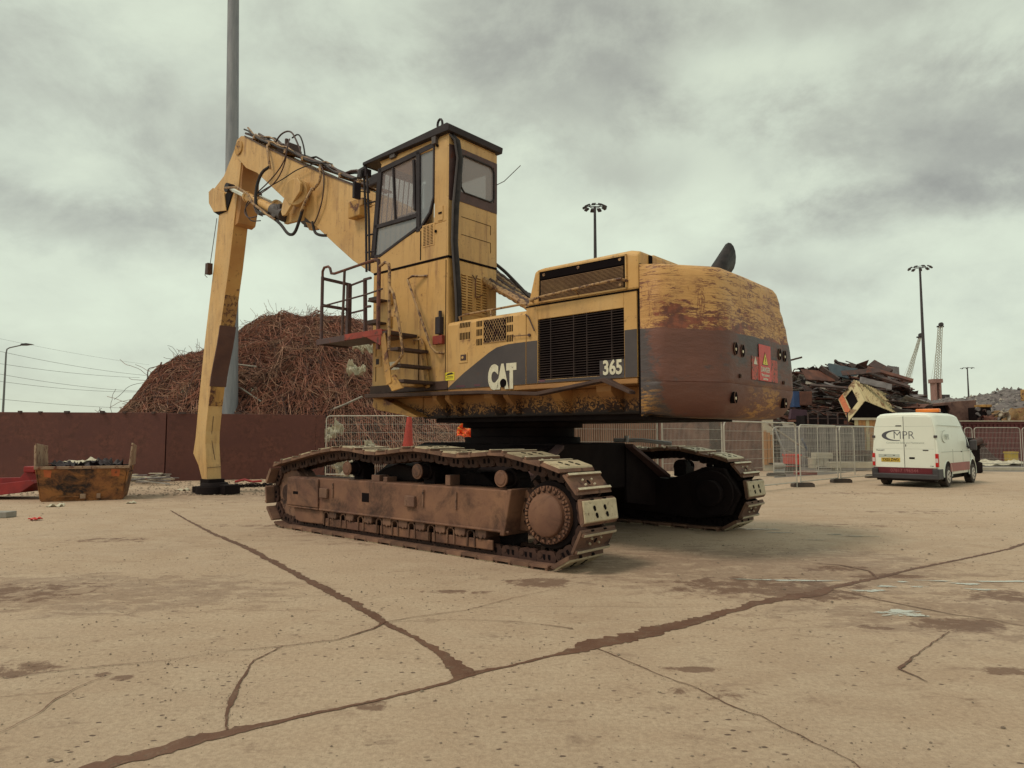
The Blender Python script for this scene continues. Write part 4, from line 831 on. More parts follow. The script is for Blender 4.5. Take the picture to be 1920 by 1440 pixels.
def dense(r_):
    o_ = []
    for i in range(len(r_)):
        a, b_ = Vector(r_[i]), Vector(r_[(i + 1) % len(r_)]); n_ = max(1, int((b_ - a).length / .12)) if i < len(r_) - 1 else 1
        for k in range(n_): o_.append(a.lerp(b_, k / n_))
    return o_
zs = []
for i in range(len(prof) - 1):
    z0, z1 = prof[i][0], prof[i + 1][0]; n_ = max(1, int((z1 - z0) / .07))
    for k in range(n_):
        f = k / n_; zs.append(tuple(prof[i][q] * (1 - f) + prof[i + 1][q] * f for q in range(3)))
zs.append(prof[-1])
base_n = [max(1, int((Vector(cwring(2.9)[i]) - Vector(cwring(2.9)[(i + 1) % 10])).length / .10)) if i < 9 else 1 for i in range(10)]
for z0, ins, ln in zs:
    r_ = cwring(z0, ins, ln); o_ = []
    for i in range(10):
        a, b_ = Vector(r_[i]), Vector(r_[(i + 1) % 10])
        for k in range(base_n[i]): o_.append(a.lerp(b_, k / base_n[i]))
    # dents in the battered upper half
    if z0 > 2.95 and z0 < 3.83:
        q_ = []
        for p in o_:
            amp = .035 * min(1, (z0 - 2.95) / .2)
            n_ = mn.noise(Vector((p.x * 1.7, p.y * 1.7, p.z * 2.2))) + .5 * mn.noise(Vector((p.x * 4, p.y * 4, p.z * 7)))
            dirn = Vector((p.x + 3.4, p.y * .5, 0)).normalized(); q_.append(p + dirn * amp * (n_ - .3) if p.x < -3.75 else p)
        o_ = q_
    rings.append([tuple(p) for p in o_])
s2.loft(rings); cw = P(s2, 'counterweight', m_cw, 0, True)
s2 = MB(); s2.box((-3.70, -1.6, 1.90), (-3.66, YS - .02, 3.85)); P(s2, 'counterweight_gap', m_hole)
for yy_, zz_, r_ in ((.74, 2.77, .055), (.52, 2.76, .055), (-.80, 2.83, .055), (-1.0, 2.82, .055), (.78, 2.13, .05), (-.98, 2.12, .05), (.62, 2.42, .018), (-.93, 2.42, .018)):
    s2 = MB()
    pr = [(yy_ + r_ * .85 * math.cos(a), zz_ + r_ * 1.5 * math.sin(a)) for a in [k * math.pi / 9 for k in range(18)]]
    s2.prism(pr, 'x', -4.53, -4.40 if zz_ > 2.2 else -4.36); s2.tube([(-4.525, p[0], p[1]) for p in pr + pr[:1]], .006, 5, 1); P(s2, 'bolt_recess', [m_hole, m_track])
    if r_ > .03:
        s2 = MB(); s2.cyl((-4.52, yy_ + .02, zz_ - .012), (-4.537, yy_ + .02, zz_ - .012), .020, n=10); P(s2, 'bolt_head', m_bar)
# danger sign
def rp(y0, z0, y1, z1, x_, mat, name, th=.004):
    s3 = MB(); s3.box((x_ - th, min(y0, y1), z0), (x_, max(y0, y1), z1)); return P(s3, name, mat)
rp(.24, 2.40, -.68, 2.72, -4.522, m_stickold, 'old_red_sticker')
rp(-.0, 2.40, -.42, 2.905, -4.528, m_sticker, 'danger_sticker')
def tri(y_, z_, r_, x_, mat, name):
    s3 = MB(); s3.prism([(y_ - r_, z_ - r_ * .8), (y_ + r_, z_ - r_ * .8), (y_, z_ + r_)], 'x', x_ - .0015, x_); return P(s3, name, mat)
tri(-.21, 2.705, .105, -4.5325, m_blk, 'warning_triangle_edge'); tri(-.21, 2.70, .088, -4.5345, m_yelsign, 'warning_triangle')
rp(-.203, 2.668, -.217, 2.735, -4.5365, m_blk, 'exclamation_mark', .001); rp(-.203, 2.643, -.217, 2.656, -4.5365, m_blk, 'exclamation_mark', .001)
place_text(text_mesh('DANGER', .10, m_white, .001, .002), 'danger_lettering', EX, (-4.534, -.21, 2.555), (0, -1, 0), (0, 0, 1), .78, 1)
place_text(text_mesh('Plant machinery', .055, m_white, .001, .001), 'sticker_lettering', EX, (-4.534, -.21, 2.48), (0, -1, 0), (0, 0, 1), .8, 1)
place_text(text_mesh('stand clear', .05, m_white, .001, .001), 'sticker_lettering', EX, (-4.534, -.21, 2.43), (0, -1, 0), (0, 0, 1), .8, 1)
tri(.12, 2.66, .06, -4.528, m_white, 'old_warning_mark')

# -------- platform, rails, steps
s2 = MB(); s2.box((.72, YS, 3.29), (2.52, 2.40, 3.33)); P(s2, 'platform_floor', m_step, .004)
s2 = MB(); s2.box((1.70, 2.40, 3.26), (2.54, 2.43, 3.36)); s2.box((2.52, YS, 3.26), (2.55, 2.43, 3.36)); P(s2, 'platform_edge', m_rail, .004)
s2 = MB(); s2.box((.70, 2.40, 3.27), (1.70, 2.43, 3.37)); s2.prism([(.70, 3.37), (.72, 3.10), (1.1, 3.27)], 'y', 2.40, 2.425); s2.box((.68, YS + .3, 3.27), (.71, 2.43, 3.36)); P(s2, 'red_platform_edge', m_red, .003)
def post(pts, r_, mat, name='rail_post'): s3 = MB(); s3.tube(pts, r_, 8); return P(s3, name, mat, 0, True)
zp = 3.33
post([(2.47, 2.38, zp), (2.47, 2.38, 4.50)], .030, m_rail); post([(1.84, 2.38, zp), (1.80, 2.38, 4.50)], .024, m_brownpipe)
s2 = MB(); s2.box((2.38, 1.80, zp), (2.46, 1.88, 4.44)); P(s2, 'rail_post', m_rail, .006)
s2 = MB(); s2.bar((1.95, 1.80, zp), (2.02, 1.78, 4.50), .06, .06); P(s2, 'rail_post', m_rail, .006)
post([(.84, 2.38, 3.05), (.84, 2.38, 4.45), (.86, 2.38, 4.53), (.95, 2.38, 4.55)], .034, m_rustpipe)
post([(2.47, 2.38, 4.50), (2.47, 2.38, 4.60), (2.42, 2.38, 4.66), (2.30, 2.38, 4.66), (2.24, 2.38, 4.62), (2.20, 2.38, 4.52), (2.10, 2.38, 4.50), (.90, 2.38, 4.56)], .024, m_rustpipe, 'top_rail')
for za, zb in ((4.47, 4.44), (3.98, 3.97)): s2 = MB(); s2.bar((2.47, 2.40, za), (2.43, 1.80, zb), .05, .05); P(s2, 'front_rail', m_rail, .004)
s2 = MB(); s2.bar((2.43, 1.82, 4.42), (1.98, 1.80, 4.47), .035, .03); s2.bar((2.43, 1.82, 3.90), (1.98, 1.80, 3.92), .03, .03); s2.bar((2.02, 1.80, 4.48), (1.84, 1.78, 4.49), .04, .04); s2.bar((2.0, 1.80, 3.97), (1.84, 1.78, 3.97), .04, .04); P(s2, 'inner_rail', m_rail, .004)
post([(2.47, 2.38, 3.96), (1.2, 2.38, 4.0), (.72, 2.40, 4.03)], .016, m_brownpipe, 'mid_rail')
post([(.84, 2.38, 4.42), (.66, 2.40, 4.46), (.56, 2.40, 4.42), (.54, 2.40, 4.30), (.50, 2.42, 3.0)], .026, m_pipe, 'step_hand_rail')
post([(.50, 2.42, 4.02), (.38, 2.44, 3.90), (.20, 2.46, 3.35), (.12, 2.46, 3.0), (.12, 2.46, 2.90), (.26, 2.44, 2.80), (.56, 2.42, 2.66)], .024, m_pipe, 'lower_hand_rail')
s2 = MB(); s2.bar((.68, 2.41, 3.28), (.46, 2.44, 2.46), .02, .15); s2.prism([(.60, 2.60), (.34, 2.60), (.14, 2.38), (.40, 2.34)], 'y', 2.40, 2.44); P(s2, 'step_stringer', m_yel2, .004)
s2 = MB(); s2.bar((.42, YS + .05, 3.20), (.26, YS + .05, 2.42), .02, .10); P(s2, 'inner_stringer', m_yel2, .004)
post([(.66, YS + .01, 3.18), (.62, YS + .06, 3.24), (.42, YS + .06, 3.24), (.38, YS + .05, 3.15)], .014, m_pipe, 'hoop')
for (xx, zz_, wd) in ((.66, 3.33, .18), (.38, 3.04, .20), (.30, 2.77, .18), (.24, 2.52, .22)):
    s2 = MB(); s2.box((xx - wd / 2, YS + .02, zz_ - .05), (xx + wd / 2, 2.42, zz_)); P(s2, 'step_tread', m_step, .006)
s2 = MB(); s2.box((.30, YS, 2.44), (.62, YS + .3, 2.50)); P(s2, 'step_plate', m_yel2, .006)

# -------- boom
def plate_beam(name, poly, hw, mats, bev=.012, yo_=0.): s3 = MB(); s3.prism(poly, 'y', yo_ - hw, yo_ + hw); return P(s3, name, mats, bev)
boom_poly = [(.9, 4.6), (1.5, 5.5), (2.2, 6.1), (3.88, 6.98), (5.83, 7.91), (7.79, 8.93), (8.73, 9.43), (9.50, 9.86), (9.75, 9.93), (9.97, 9.88), (10.08, 9.70), (10.06, 9.48), (9.85, 9.30), (9.41, 8.93), (8.81, 8.72 - .08), (8.02, 8.06), (7.36, 7.58), (6.2, 6.76), (5.78, 6.48), (5.1, 5.98), (4.48, 5.54), (4.02, 5.27), (3.0, 4.75), (1.6, 3.9), (1.3, 2.8), (.7, 2.6), (.5, 2.9)]
boom = plate_beam('boom', boom_poly, .30, m_yelc, .015)
s2 = MB(); top = [(3.88, 6.98), (5.83, 7.91), (7.79, 8.93), (8.73, 9.43), (9.50, 9.86)]
for a, b_ in zip(top[:-1], top[1:]): s2.bar((a[0], .31, a[1] - .01), (b_[0], .31, b_[1] - .01), .03, .03)
sub(boom, 'top_flange', m_brownpipe, s2)
for sg in (1, -1):
    s2 = MB(); s2.cyl((6.55, .30 * sg, 7.50), (6.40, .60 * sg, 7.48), .32, n=28); s2.prism([(6.98, 7.10), (6.90, 7.34), (6.62, 7.74), (6.46, 7.82), (6.28, 7.78), (6.14, 7.62), (6.16, 7.42), (6.40, 7.26), (6.78, 6.98), (6.92, 6.99)], 'y', *((.56, .63) if sg > 0 else (-.63, -.56))); s2.prism([(7.45, 7.25), (7.05, 7.70), (6.4, 7.2), (6.45, 6.85), (7.2, 6.90)], 'y', *((.30, .40) if sg > 0 else (-.40, -.30))); sub(boom, 'cylinder_lug', m_yelc, s2, .01, True)
    # stick cylinder
    a, b_ = Vector((7.30, .46 * sg, 7.18)), Vector((10.10, .40 * sg, 8.50)); d = (b_ - a).normalized()
    s2 = MB(); s2.cyl(a - d * .15, a + d * 1.9, .125, n=20); s2.cyl(a + d * 1.85, a + d * 1.95, .145, n=20); P(s2, 'stick_cylinder', m_yel, 0, True)
    s2 = MB(); s2.cyl(a - d * .25, a + d * .35, .17, n=18); s2.cyl(a + Vector((0, -.14 * sg, 0)), a + Vector((0, .16 * sg, 0)), .14, n=18); s2.box((7.1, .33 if sg > 0 else -.6, 7.05), (7.5, .6 if sg > 0 else -.33, 7.35)); P(s2, 'cylinder_foot', m_dgrey, .01, True)
    s2 = MB(); s2.cyl(a + d * 1.9, b_, .06, n=14); P(s2, 'cylinder_rod', m_chrome, 0, True)
    s2 = MB(); s2.cyl(b_ + Vector((0, -.1, 0)), b_ + Vector((0, .1, 0)), .13, n=16); P(s2, 'rod_eye', m_blk, 0, True)
    if sg > 0:
        s2 = MB(); s2.tube([(9.95, .60, 8.42), (9.2, .64, 8.25), (8.6, .64, 7.92), (8.35, .64, 7.62), (7.6, .62, 7.15), (7.3, .60, 6.98)], .032, 8); P(s2, 'cylinder_feed_pipe', m_pipe, 0, True)
# hoses along the top
hs = random.Random(5)
for k in range(14):
    yy_ = -.27 + k * .043; s2 = MB(); pts = []
    for i in range(26):
        f = i / 25; x_ = 3.9 + f * 5.7; zt = 6.98 + (x_ - 3.88) * (9.86 - 6.98) / 5.62
        lift = .06 + .12 * abs(mn.noise(Vector((x_ * .9, k * 3.3, 2)))) + (.30 * max(0, mn.noise(Vector((x_ * 1.1, k * 1.7, 7)))) if k % 2 else 0)
        pts.append((x_ - .25 * lift, yy_ + .04 * mn.noise(Vector((x_, k, 0))), zt + lift))
    s2.tube(pts, .024 if k % 3 else .034, 6); P(s2, 'boom_hose', [m_brownpipe, m_hose, m_pipe][k % 3], 0, True)
for x_ in (4.3, 5.0, 5.8, 6.6, 7.4, 8.2, 9.0):
    zt = 6.98 + (x_ - 3.88) * .512; s2 = MB(); s2.bar((x_, -.32, zt + .06), (x_, .33, zt + .06), .09, .10); P(s2, 'hose_clamp', m_pipe, .006)
s2 = MB(); s2.box((7.4, -.15, 8.9), (8.2, .2, 9.12)); s2.cyl((7.7, .1, 9.1), (7.7, .1, 9.32), .05, n=8); s2.cyl((7.95, .05, 9.1), (7.95, .05, 9.28), .04, n=8); P(s2, 'valve_block', m_brownpipe, .02)
def hose(pts, r_=.022, mat=None, name='loose_hose', sm=5):
    P_ = [Vector(p) for p in pts]
    for _ in range(sm):
        q_ = [P_[0]]
        for a, b_ in zip(P_[:-1], P_[1:]): q_ += [a.lerp(b_, .25), a.lerp(b_, .75)]
        q_.append(P_[-1]); P_ = q_
        if len(P_) > 60: break
    s3 = MB(); s3.tube(P_, r_, 7); return P(s3, name, mat or m_hose, 0, True)
hose([(8.3, .3, 9.25), (8.1, .40, 9.0), (8.0, .42, 8.75), (7.95, .4, 8.5)], .035, m_pipe)
hose([(7.95, .42, 8.55), (8.2, .5, 8.45), (8.35, .55, 8.1), (8.3, .6, 7.6), (8.1, .6, 7.3), (7.6, .6, 7.2)], .04, m_hose)
hose([(7.4, .2, 9.2), (7.2, .36, 8.9), (7.25, .40, 8.4), (7.6, .45, 8.0), (8.5, .5, 7.85), (8.9, .6, 7.6), (8.7, .6, 7.3), (8.2, .6, 7.25)], .016, m_brownpipe)
hose([(7.3, .25, 9.15), (7.15, .40, 8.9), (7.2, .42, 8.5), (7.8, .45, 8.15), (8.6, .5, 7.9), (8.4, .55, 7.4), (7.9, .6, 7.2)], .016, m_brownpipe)
hose([(5.4, .25, 8.0), (5.8, .38, 8.1), (6.6, .42, 8.15), (7.3, .42, 8.05), (8.0, .45, 8.0), (9.0, .55, 7.8), (8.6, .6, 7.2), (8.0, .6, 7.1)], .014, m_hose)
hose([(5.9, .3, 8.0), (5.65, .40, 7.9), (5.65, .40, 7.6), (5.92, .42, 7.45)], .03, m_pipe)
hose([(5.95, .42, 7.50), (6.00, .55, 7.2), (6.15, .58, 6.95)], .038, m_pipe); hose([(6.12, .56, 7.0), (6.25, .56, 6.75), (6.45, .56, 6.45), (6.75, .56, 6.50), (7.1, .56, 6.85), (7.6, .56, 7.15), (8.1, .6, 7.45)], .038, m_hose)
hose([(5.75, .36, 8.05), (5.5, .40, 7.8), (5.55, .38, 7.2), (5.8, .36, 6.8), (6.0, .34, 6.65)], .016, m_brownpipe)
hose([(6.1, .3, 6.75), (6.0, .3, 6.45), (5.75, .3, 6.35), (5.5, .3, 6.3)], .035, m_hose)
hose([(7.6, 0, 9.35), (7.2, .05, 9.35), (6.9, .1, 8.95), (6.8, .1, 8.55)], .02, m_hose); hose([(8.3, .1, 9.35), (8.0, .1, 9.55), (7.5, .1, 9.5), (7.2, .1, 9.1), (7.0, .1, 8.75)], .022, m_brownpipe)
s2 = MB(); s2.box((3.98, .30, 6.42), (4.40, .50, 6.80)); s2.box((4.38, .34, 6.50), (4.44, .46, 6.72)); P(s2, 'boom_work_lamp', m_yel2, .02)
s2 = MB(); s2.box((3.4, .25, 7.0), (3.75, .45, 7.25)); P(s2, 'boom_clamp', m_blk, .04)
# -------- stick
stick_poly = [(9.75, 9.85), (9.84, 9.4), (9.94, 8.79), (10.13, 7.84), (10.39, 6.38), (10.87, 4.3), (11.19, 3.42), (11.36, 2.51), (11.50, 1.6), (11.43, 1.15), (11.37, .85), (11.29, .34), (11.57, .34), (11.87, .80), (12.22, 1.13), (12.1, 1.6), (11.99, 2.53), (11.72, 4.38), (11.31, 6.53), (11.09, 8.05), (11.34, 8.18), (11.60, 8.45), (11.64, 8.78), (10.86, 9.10), (10.30, 9.70), (10.05, 9.92)]
stick = plate_beam('stick', stick_poly, .21, [m_yelc], .012)
s2 = MB(); s2.prism([(9.82, 9.45), (9.94, 8.79), (10.13, 7.84), (10.20, 7.5), (10.0, 7.55), (9.86, 8.0), (9.86, 8.8), (9.76, 9.45)], 'y', -.34, .18); sub(stick, 'throat_plate', m_skirt, s2, .01)
s2 = MB(); s2.prism([(11.40, 8.15), (11.10, 8.00), (10.55, 8.00), (10.2, 8.55), (10.35, 8.62), (10.9, 8.45)], 'y', -.25, .24); sub(stick, 'knuckle_cover', m_grease, s2, .02)
for sg in (1, -1):
    s2 = MB(); s2.prism([(10.55, 8.0), (11.30, 8.12), (11.62, 8.45), (11.66, 8.80), (11.40, 8.86), (10.7, 8.55)], 'y', *((.211, .27) if sg > 0 else (-.27, -.211))); sub(stick, 'ear_plate', m_yelc, s2, .008)
for sg in (1, -1):
    s2 = MB(); s2.cyl((9.82, .28 * sg, 9.60), (9.82, .335 * sg, 9.60), .20, n=24); sub(boom, 'tip_pin', m_yel2, s2, .01, True)
def on_rear(z_):   # x of the stick's rear face at height z
    pr = [(.34, 11.29), (.85, 11.37), (1.15, 11.43), (1.6, 11.50), (2.51, 11.36), (3.42, 11.19), (4.3, 10.87), (6.38, 10.39), (7.84, 10.13)]
    for (a, xa), (b_, xb) in zip(pr[:-1], pr[1:]):
        if a <= z_ <= b_: return xa + (xb - xa) * (z_ - a) / (b_ - a)
def rear_panel(z0, z1, hw, th, name, mat, n=6):
    s3 = MB(); rs = []
    for k in range(n + 1):
        z_ = z0 + (z1 - z0) * k / n; x_ = on_rear(z_); rs.append([(x_ + .02, -hw, z_), (x_ - th, -hw, z_), (x_ - th, hw, z_), (x_ + .02, hw, z_)])
    s3.loft(rs); return sub(stick, name, mat, s3, .004)
rear_panel(5.6, 7.8, .205, .004, 'rusty_rear_face', M('orange_stained_yellow', (.50, .27, .085), (.42, .20, .06), 1.2, (.16, .07, .03), .2, 4, rough=.65)); rear_panel(4.55, 5.6, .207, .006, 'scraped_rear_face', M('half_rusted_yellow', (.42, .23, .075), (.30, .15, .05), 3, (.13, .05, .03), .42, 9, rough=.7))
rear_panel(3.05, 4.75, .235, .03, 'wear_plate', M('rust_brown_wear_plate', (.105, .048, .038), (.08, .036, .032), 3, rough=.7, bump=.3)); rear_panel(2.5, 3.04, .20, .022, 'patch_plate', m_yel2)
rear_panel(.36, 2.49, .206, .003, 'lower_rear_face', m_yelc)
s2 = MB(); s2.tube([(on_rear(z_) - .012, .03 - .12 * max(0, 1.6 - z_) , z_) for z_ in (2.2, 1.9, 1.6, 1.3, 1.05, .95)], .007, 5); s2.bar((11.325, .20, .74), (11.325, -.20, .76), .01, .012); sub(stick, 'scrape_line', m_brownpipe, s2)
s2 = MB(); s2.box((11.36, .211, 6.3), (11.52, .36, 6.62)); s2.tube([(11.5, .30, 6.6), (11.62, .3, 6.58), (11.64, .3, 6.3), (11.5, .3, 6.22)], .012, 5); sub(stick, 'stick_work_lamp', m_brownpipe, s2, .015)
s2 = MB(); s2.tube([(11.38, .28, 6.6), (11.32, .25, 7.1), (11.12, .25, 7.9)], .010, 5); sub(stick, 'lamp_cable', m_brownpipe, s2)
s2 = MB(); s2.cyl((11.30, -.02, .01), (11.30, -.02, .22), .50, .48, n=30); s2.cyl((11.3, -.02, .22), (11.3, -.02, .32), .40, .34, n=30); s2.box((10.55, -.40, .02), (11.0, .05, .27)); s2.box((11.5, .0, .02), (11.9, .35, .2)); s2.box((11.15, -.24, .25), (11.65, .24, .42)); P(s2, 'grab_head', m_grease, .01, True)
# ribbed hose bundle between tower and engine
for k in range(6):
    s2 = MB(); yy_ = .05 + k * .17; pts = [(.7, yy_, 4.9), (-.05, yy_, 4.36), (-.35, yy_, 4.15), (-.75, yy_, 3.95), (-1.3, yy_, 3.6), (-1.9, yy_, 3.4)]
    P_ = [Vector(p) for p in pts]
    for _ in range(3):
        q_ = [P_[0]]
        for a, b_ in zip(P_[:-1], P_[1:]): q_ += [a.lerp(b_, .25), a.lerp(b_, .75)]
        P_ = q_ + [P_[-1]]
    s2.tube(P_, [.055 + .010 * (i % 2) for i in range(len(P_))], 8); P(s2, 'ribbed_hose', m_pipe if k % 2 else m_brownpipe)
hose([(.6, .4, 5.1), (-.1, .4, 4.6), (-.4, .45, 4.35), (-.9, .5, 3.9), (-1.5, .5, 3.6)], .03, m_hose, 'cable')
#@@PART3
# ------------------------------------------------------------ left wall of maroon steel sheet
def wallrun(name, label, pts, h, mat, seams, th=.12, cap=True):
    t_ = empty(name, pts[0], 0, label, 'wall')
    for i in range(len(pts) - 1):
        a, b_ = pts[i] - pts[0], pts[i + 1] - pts[0]; d = (b_ - a).normalized(); n_ = Vector((-d.y, d.x, 0)) * th
        s_ = MB(); s_.add([a, b_, b_ + n_, a + n_] + [p + Vector((0, 0, h)) for p in (a, b_, b_ + n_, a + n_)], [(0, 1, 2, 3), (4, 5, 6, 7), (0, 1, 5, 4), (1, 2, 6, 5), (2, 3, 7, 6), (3, 0, 4, 7)])
        s_.build('wall_panel', mat, t_, .01)
    return t_
W0, W1, W2, W3 = at(-260, 800, 24.2), at(312, 800, 25.6), at(592, 800, 27.5), at(609, 800, 27.6)
for p in (W0, W1, W2, W3): p.z = 0
d_ = (W1 - W0).normalized()
wl = wallrun('steel_wall', 'long maroon steel sheet wall on the left, behind the skip and the boom foot', [W0, W1 - d_ * .02], 2.49, m_wall, None)
for a, b_ in ((W1 + d_ * .02, W2), (W2 + d_ * .01, W3)):
    s_ = MB(); d = (b_ - a).normalized(); n_ = Vector((-d.y, d.x, 0)) * .12; a, b_ = a - W0, b_ - W0
    s_.add([a, b_, b_ + n_, a + n_] + [p + Vector((0, 0, 2.47)) for p in (a, b_, b_ + n_, a + n_)], [(0, 1, 2, 3), (4, 5, 6, 7), (0, 1, 5, 4), (1, 2, 6, 5), (2, 3, 7, 6), (3, 0, 4, 7)]); s_.build('wall_panel', m_wall, wl, .01)
s_ = MB(); s_.box((-.09, -.06, 0), (.09, .05, 2.43)); o_ = s_.build('wall_post', m_hole, wl, .01); o_.location = (W1 - W0) + Vector((0, .14, 0))
s_ = MB()
for k in range(14): s_.box((-.02, -.02, 2.45), (.12 * rnd.uniform(.5, 2), .10, 2.50 + rnd.uniform(.01, .05)), mat=Matrix.Translation(Vector((k * .9 + rnd.uniform(0, .6), k * .9 * d_.y / d_.x, 0))))
s_.build('top_debris', m_scrapA, wl, kind='stuff')

# ------------------------------------------------------------ skip on the left
SK = gnd(154, 939) ; SK = Vector((SK.x, SK.y + .0, 0))
skip = empty('metal_skip', SK, R(24), 'scorched orange and rust open skip with raised side walls, in front of the steel wall', 'skip')
skip.scale = (.86, .86, 1)
# body tapering to the floor; x along the wide face, y away from the camera
bt, bb, zt = 1.17, 1.02, .86
s_ = MB()
def wallq(a, b_, c, d, th): # quad slab
    a, b_, c, d = map(Vector, (a, b_, c, d)); n_ = (b_ - a).cross(d - a).normalized() * th
    s_.add([a, b_, c, d, a + n_, b_ + n_, c + n_, d + n_], [(0, 1, 2, 3), (7, 6, 5, 4), (0, 1, 5, 4), (1, 2, 6, 5), (2, 3, 7, 6), (3, 0, 4, 7)])
wallq((-bb, 0, .03), (bb, 0, .03), (bt - .02, -.12, zt), (-bt + .02, -.12, zt), -.03)
s_.build('front_wall', m_skip, skip, .008)
s_ = MB(); wallq((-bb, 1.5, .03), (bb, 1.5, .03), (bt, 1.7, zt), (-bt, 1.7, zt), .03); s_.build('back_wall', m_skip, skip, .008)
for sg in (-1, 1):
    s_ = MB(); wallq((bb * sg, 0, .03), (bb * sg, 1.5, .03), (bt * sg, 1.7, zt), (bt * sg, -.12, zt), .03 * sg); s_.build('side_wall', m_skip, skip, .008)
    s_ = MB(); wallq((bt * sg, -.10, zt), (bt * sg, 1.75, zt), ((bt + .03) * sg, 1.70, zt + .52), ((bt + .05) * sg, .05, zt + .60), .05 * sg); s_.build('raised_side', m_skipin, skip, .01)
s_ = MB(); s_.box((-bb, 0, 0), (bb, 1.5, .04)); s_.build('floor_plate', m_skip, skip)
s_ = MB(); s_.box((-bt - .04, -.16, zt - .05), (bt + .04, -.08, zt + .02)); s_.build('rim', m_skipin, skip, .01)
for x0, w_, z0 in ((-.35, .55, .10), (.02, .14, .06), (.42, .10, .06)):
    s_ = MB(); s_.box((x0 - w_ / 2, -.09, z0), (x0 + w_ / 2, -.0, z0 + (.03 if w_ > .3 else .12))); s_.build('lifting_bracket', m_skipin if w_ < .3 else m_skip, skip, .006)
for x0, w_, nm in ((-.88, .16, 1), (.84, .20, 2)):
    s_ = MB(); s_.prism([(x0 - w_ / 2, .62), (x0 + w_ / 2, .60), (x0 + w_ / 2 + .02, .78), (x0 - w_ / 2 - .02, .80)], 'y', -.13, -.125); 
    for i_, v_ in enumerate(s_.v): s_.v[i_] = (v_[0], -.12 * (v_[2] / zt) - .004 - (.002 if i_ < 4 else 0), v_[2])
    s_.build('orange_patch', m_orange, skip)
SKM = Matrix.Translation(SK) @ Matrix.Rotation(R(24), 4, 'Z') @ Matrix.Diagonal((.86, .86, 1, 1))
def crumple(name, c, sx_, sy_, sz_, mat, seed, n=14, rot=0):
    s3 = MB(); vs = []
    for i in range(n + 1):
        for j in range(n + 1):
            u_, v_ = i / n - .5, j / n - .5; z_ = sz_ * (mn.noise(Vector((u_ * 3.2, v_ * 3.2, seed))) + .5 * mn.noise(Vector((u_ * 8, v_ * 8, seed + 3))) + .3 * mn.noise(Vector((u_ * 17, v_ * 17, seed + 6))))
            x_ = u_ * sx_ * (1 + .2 * mn.noise(Vector((v_ * 4, seed, 1)))); y_ = v_ * sy_ * (1 + .2 * mn.noise(Vector((u_ * 4, seed, 5))))
            vs.append((x_ * math.cos(rot) - y_ * math.sin(rot), x_ * math.sin(rot) + y_ * math.cos(rot), z_))
    s3.add(vs, [(i * (n + 1) + j, (i + 1) * (n + 1) + j, (i + 1) * (n + 1) + j + 1, i * (n + 1) + j + 1) for i in range(n) for j in range(n)])
    o = s3.build(name, mat, None, 0, 'all'); o.location = c; md = o.modifiers.new('s', 'SOLIDIFY'); md.thickness = .01; return o
zf = .80
tag(crumple('crumpled_sheet', SKM @ Vector((-.35, .55, zf + .08)), .9, .6, .22, m_blk, 1), 'black crumpled sheet lying in the left half of the orange skip', 'scrap sheet')
tag(crumple('crumpled_sheet', SKM @ Vector((.55, .55, zf + .08)), .7, .6, .24, m_blk, 2, rot=.4), 'dark crumpled bin bag heap in the right half of the orange skip', 'scrap sheet')
tag(crumple('pale_board', SKM @ Vector((-.2, 1.1, zf + .15)), .9, .5, .12, m_rag, 4), 'pale sheet lying at the back of the orange skip', 'board')
s_ = MB()
for k in range(120):
    c = SKM @ Vector((rnd.uniform(-1.05, 1.05), rnd.uniform(.1, 1.5), .62 + rnd.uniform(0, .14))); d = Vector((rnd.uniform(-1, 1), rnd.uniform(-1, 1), rnd.uniform(-.3, .3))).normalized() * rnd.uniform(.1, .4)
    s_.bar(c - d * .5, c + d * .5, rnd.uniform(.03, .15), rnd.uniform(.02, .06))
s_.build('rubble_fill', m_scrapA, None, kind='stuff', label='dark rubble filling the orange skip')

# bright red steel piece at the left edge
RB = gnd(-20, 938); rb = empty('red_steel_frame', RB, 0, 'bright red steel plate frame lying on the ground at the left edge', 'scrap steel')
for nm, poly, y0, y1 in (('ramp_plate', [(-.9, .0), (.70, .18), (1.05, .42), (.95, .50), (-.9, .30)], .1, 1.0), ('upright_plate', [(-.9, .0), (.60, .2), (.90, .52), (.80, .58), (.55, .46), (.42, .66), (.20, .70), (.05, .52), (-.9, .50)], 1.0, 1.12)):
    s_ = MB(); s_.prism(poly, 'y', y0, y1); s_.build(nm, m_redsteel, rb, .01)
s_ = MB(); s_.box((.2, .9, .66), (.5, 1.25, .82)); s_.build('lug', m_redsteel, rb, .02)
s_ = MB(); s_.box((.72, .95, .50), (.88, 1.2, .70)); s_.build('lug', m_redsteel, rb, .02)

# pile of strips and pipes by the skip
def strip_piece(s_, k):
    c = gnd(rnd.uniform(255, 300), rnd.uniform(900, 911)); a = rnd.uniform(-.5, .5) + (math.pi if rnd.random() < .5 else 0); L_ = rnd.uniform(.6, 1.8); z0 = .04 + .012 * k
    d = Vector((math.cos(a), math.sin(a) * .6, rnd.uniform(-.03, .08))) * L_ / 2
    if k % 3: s_.tube([c - d + Vector((0, 0, z0)), c + Vector((0, .1, z0 + .05 * rnd.random())), c + d + Vector((0, 0, z0 + .02))], rnd.uniform(.015, .03), 6, k % 3)
    else: s_.bar(c - d + Vector((0, 0, z0)), c + d + Vector((0, 0, z0 + .05)), .08, .02, k % 3)
s_ = MB()
for k in range(34): strip_piece(s_, k % 20)
s_.build('strip_pile', [m_scrapD, m_scrapB, m_paleT], None, kind='stuff', label='low heap of pale metal strips between the skip and the boom foot')
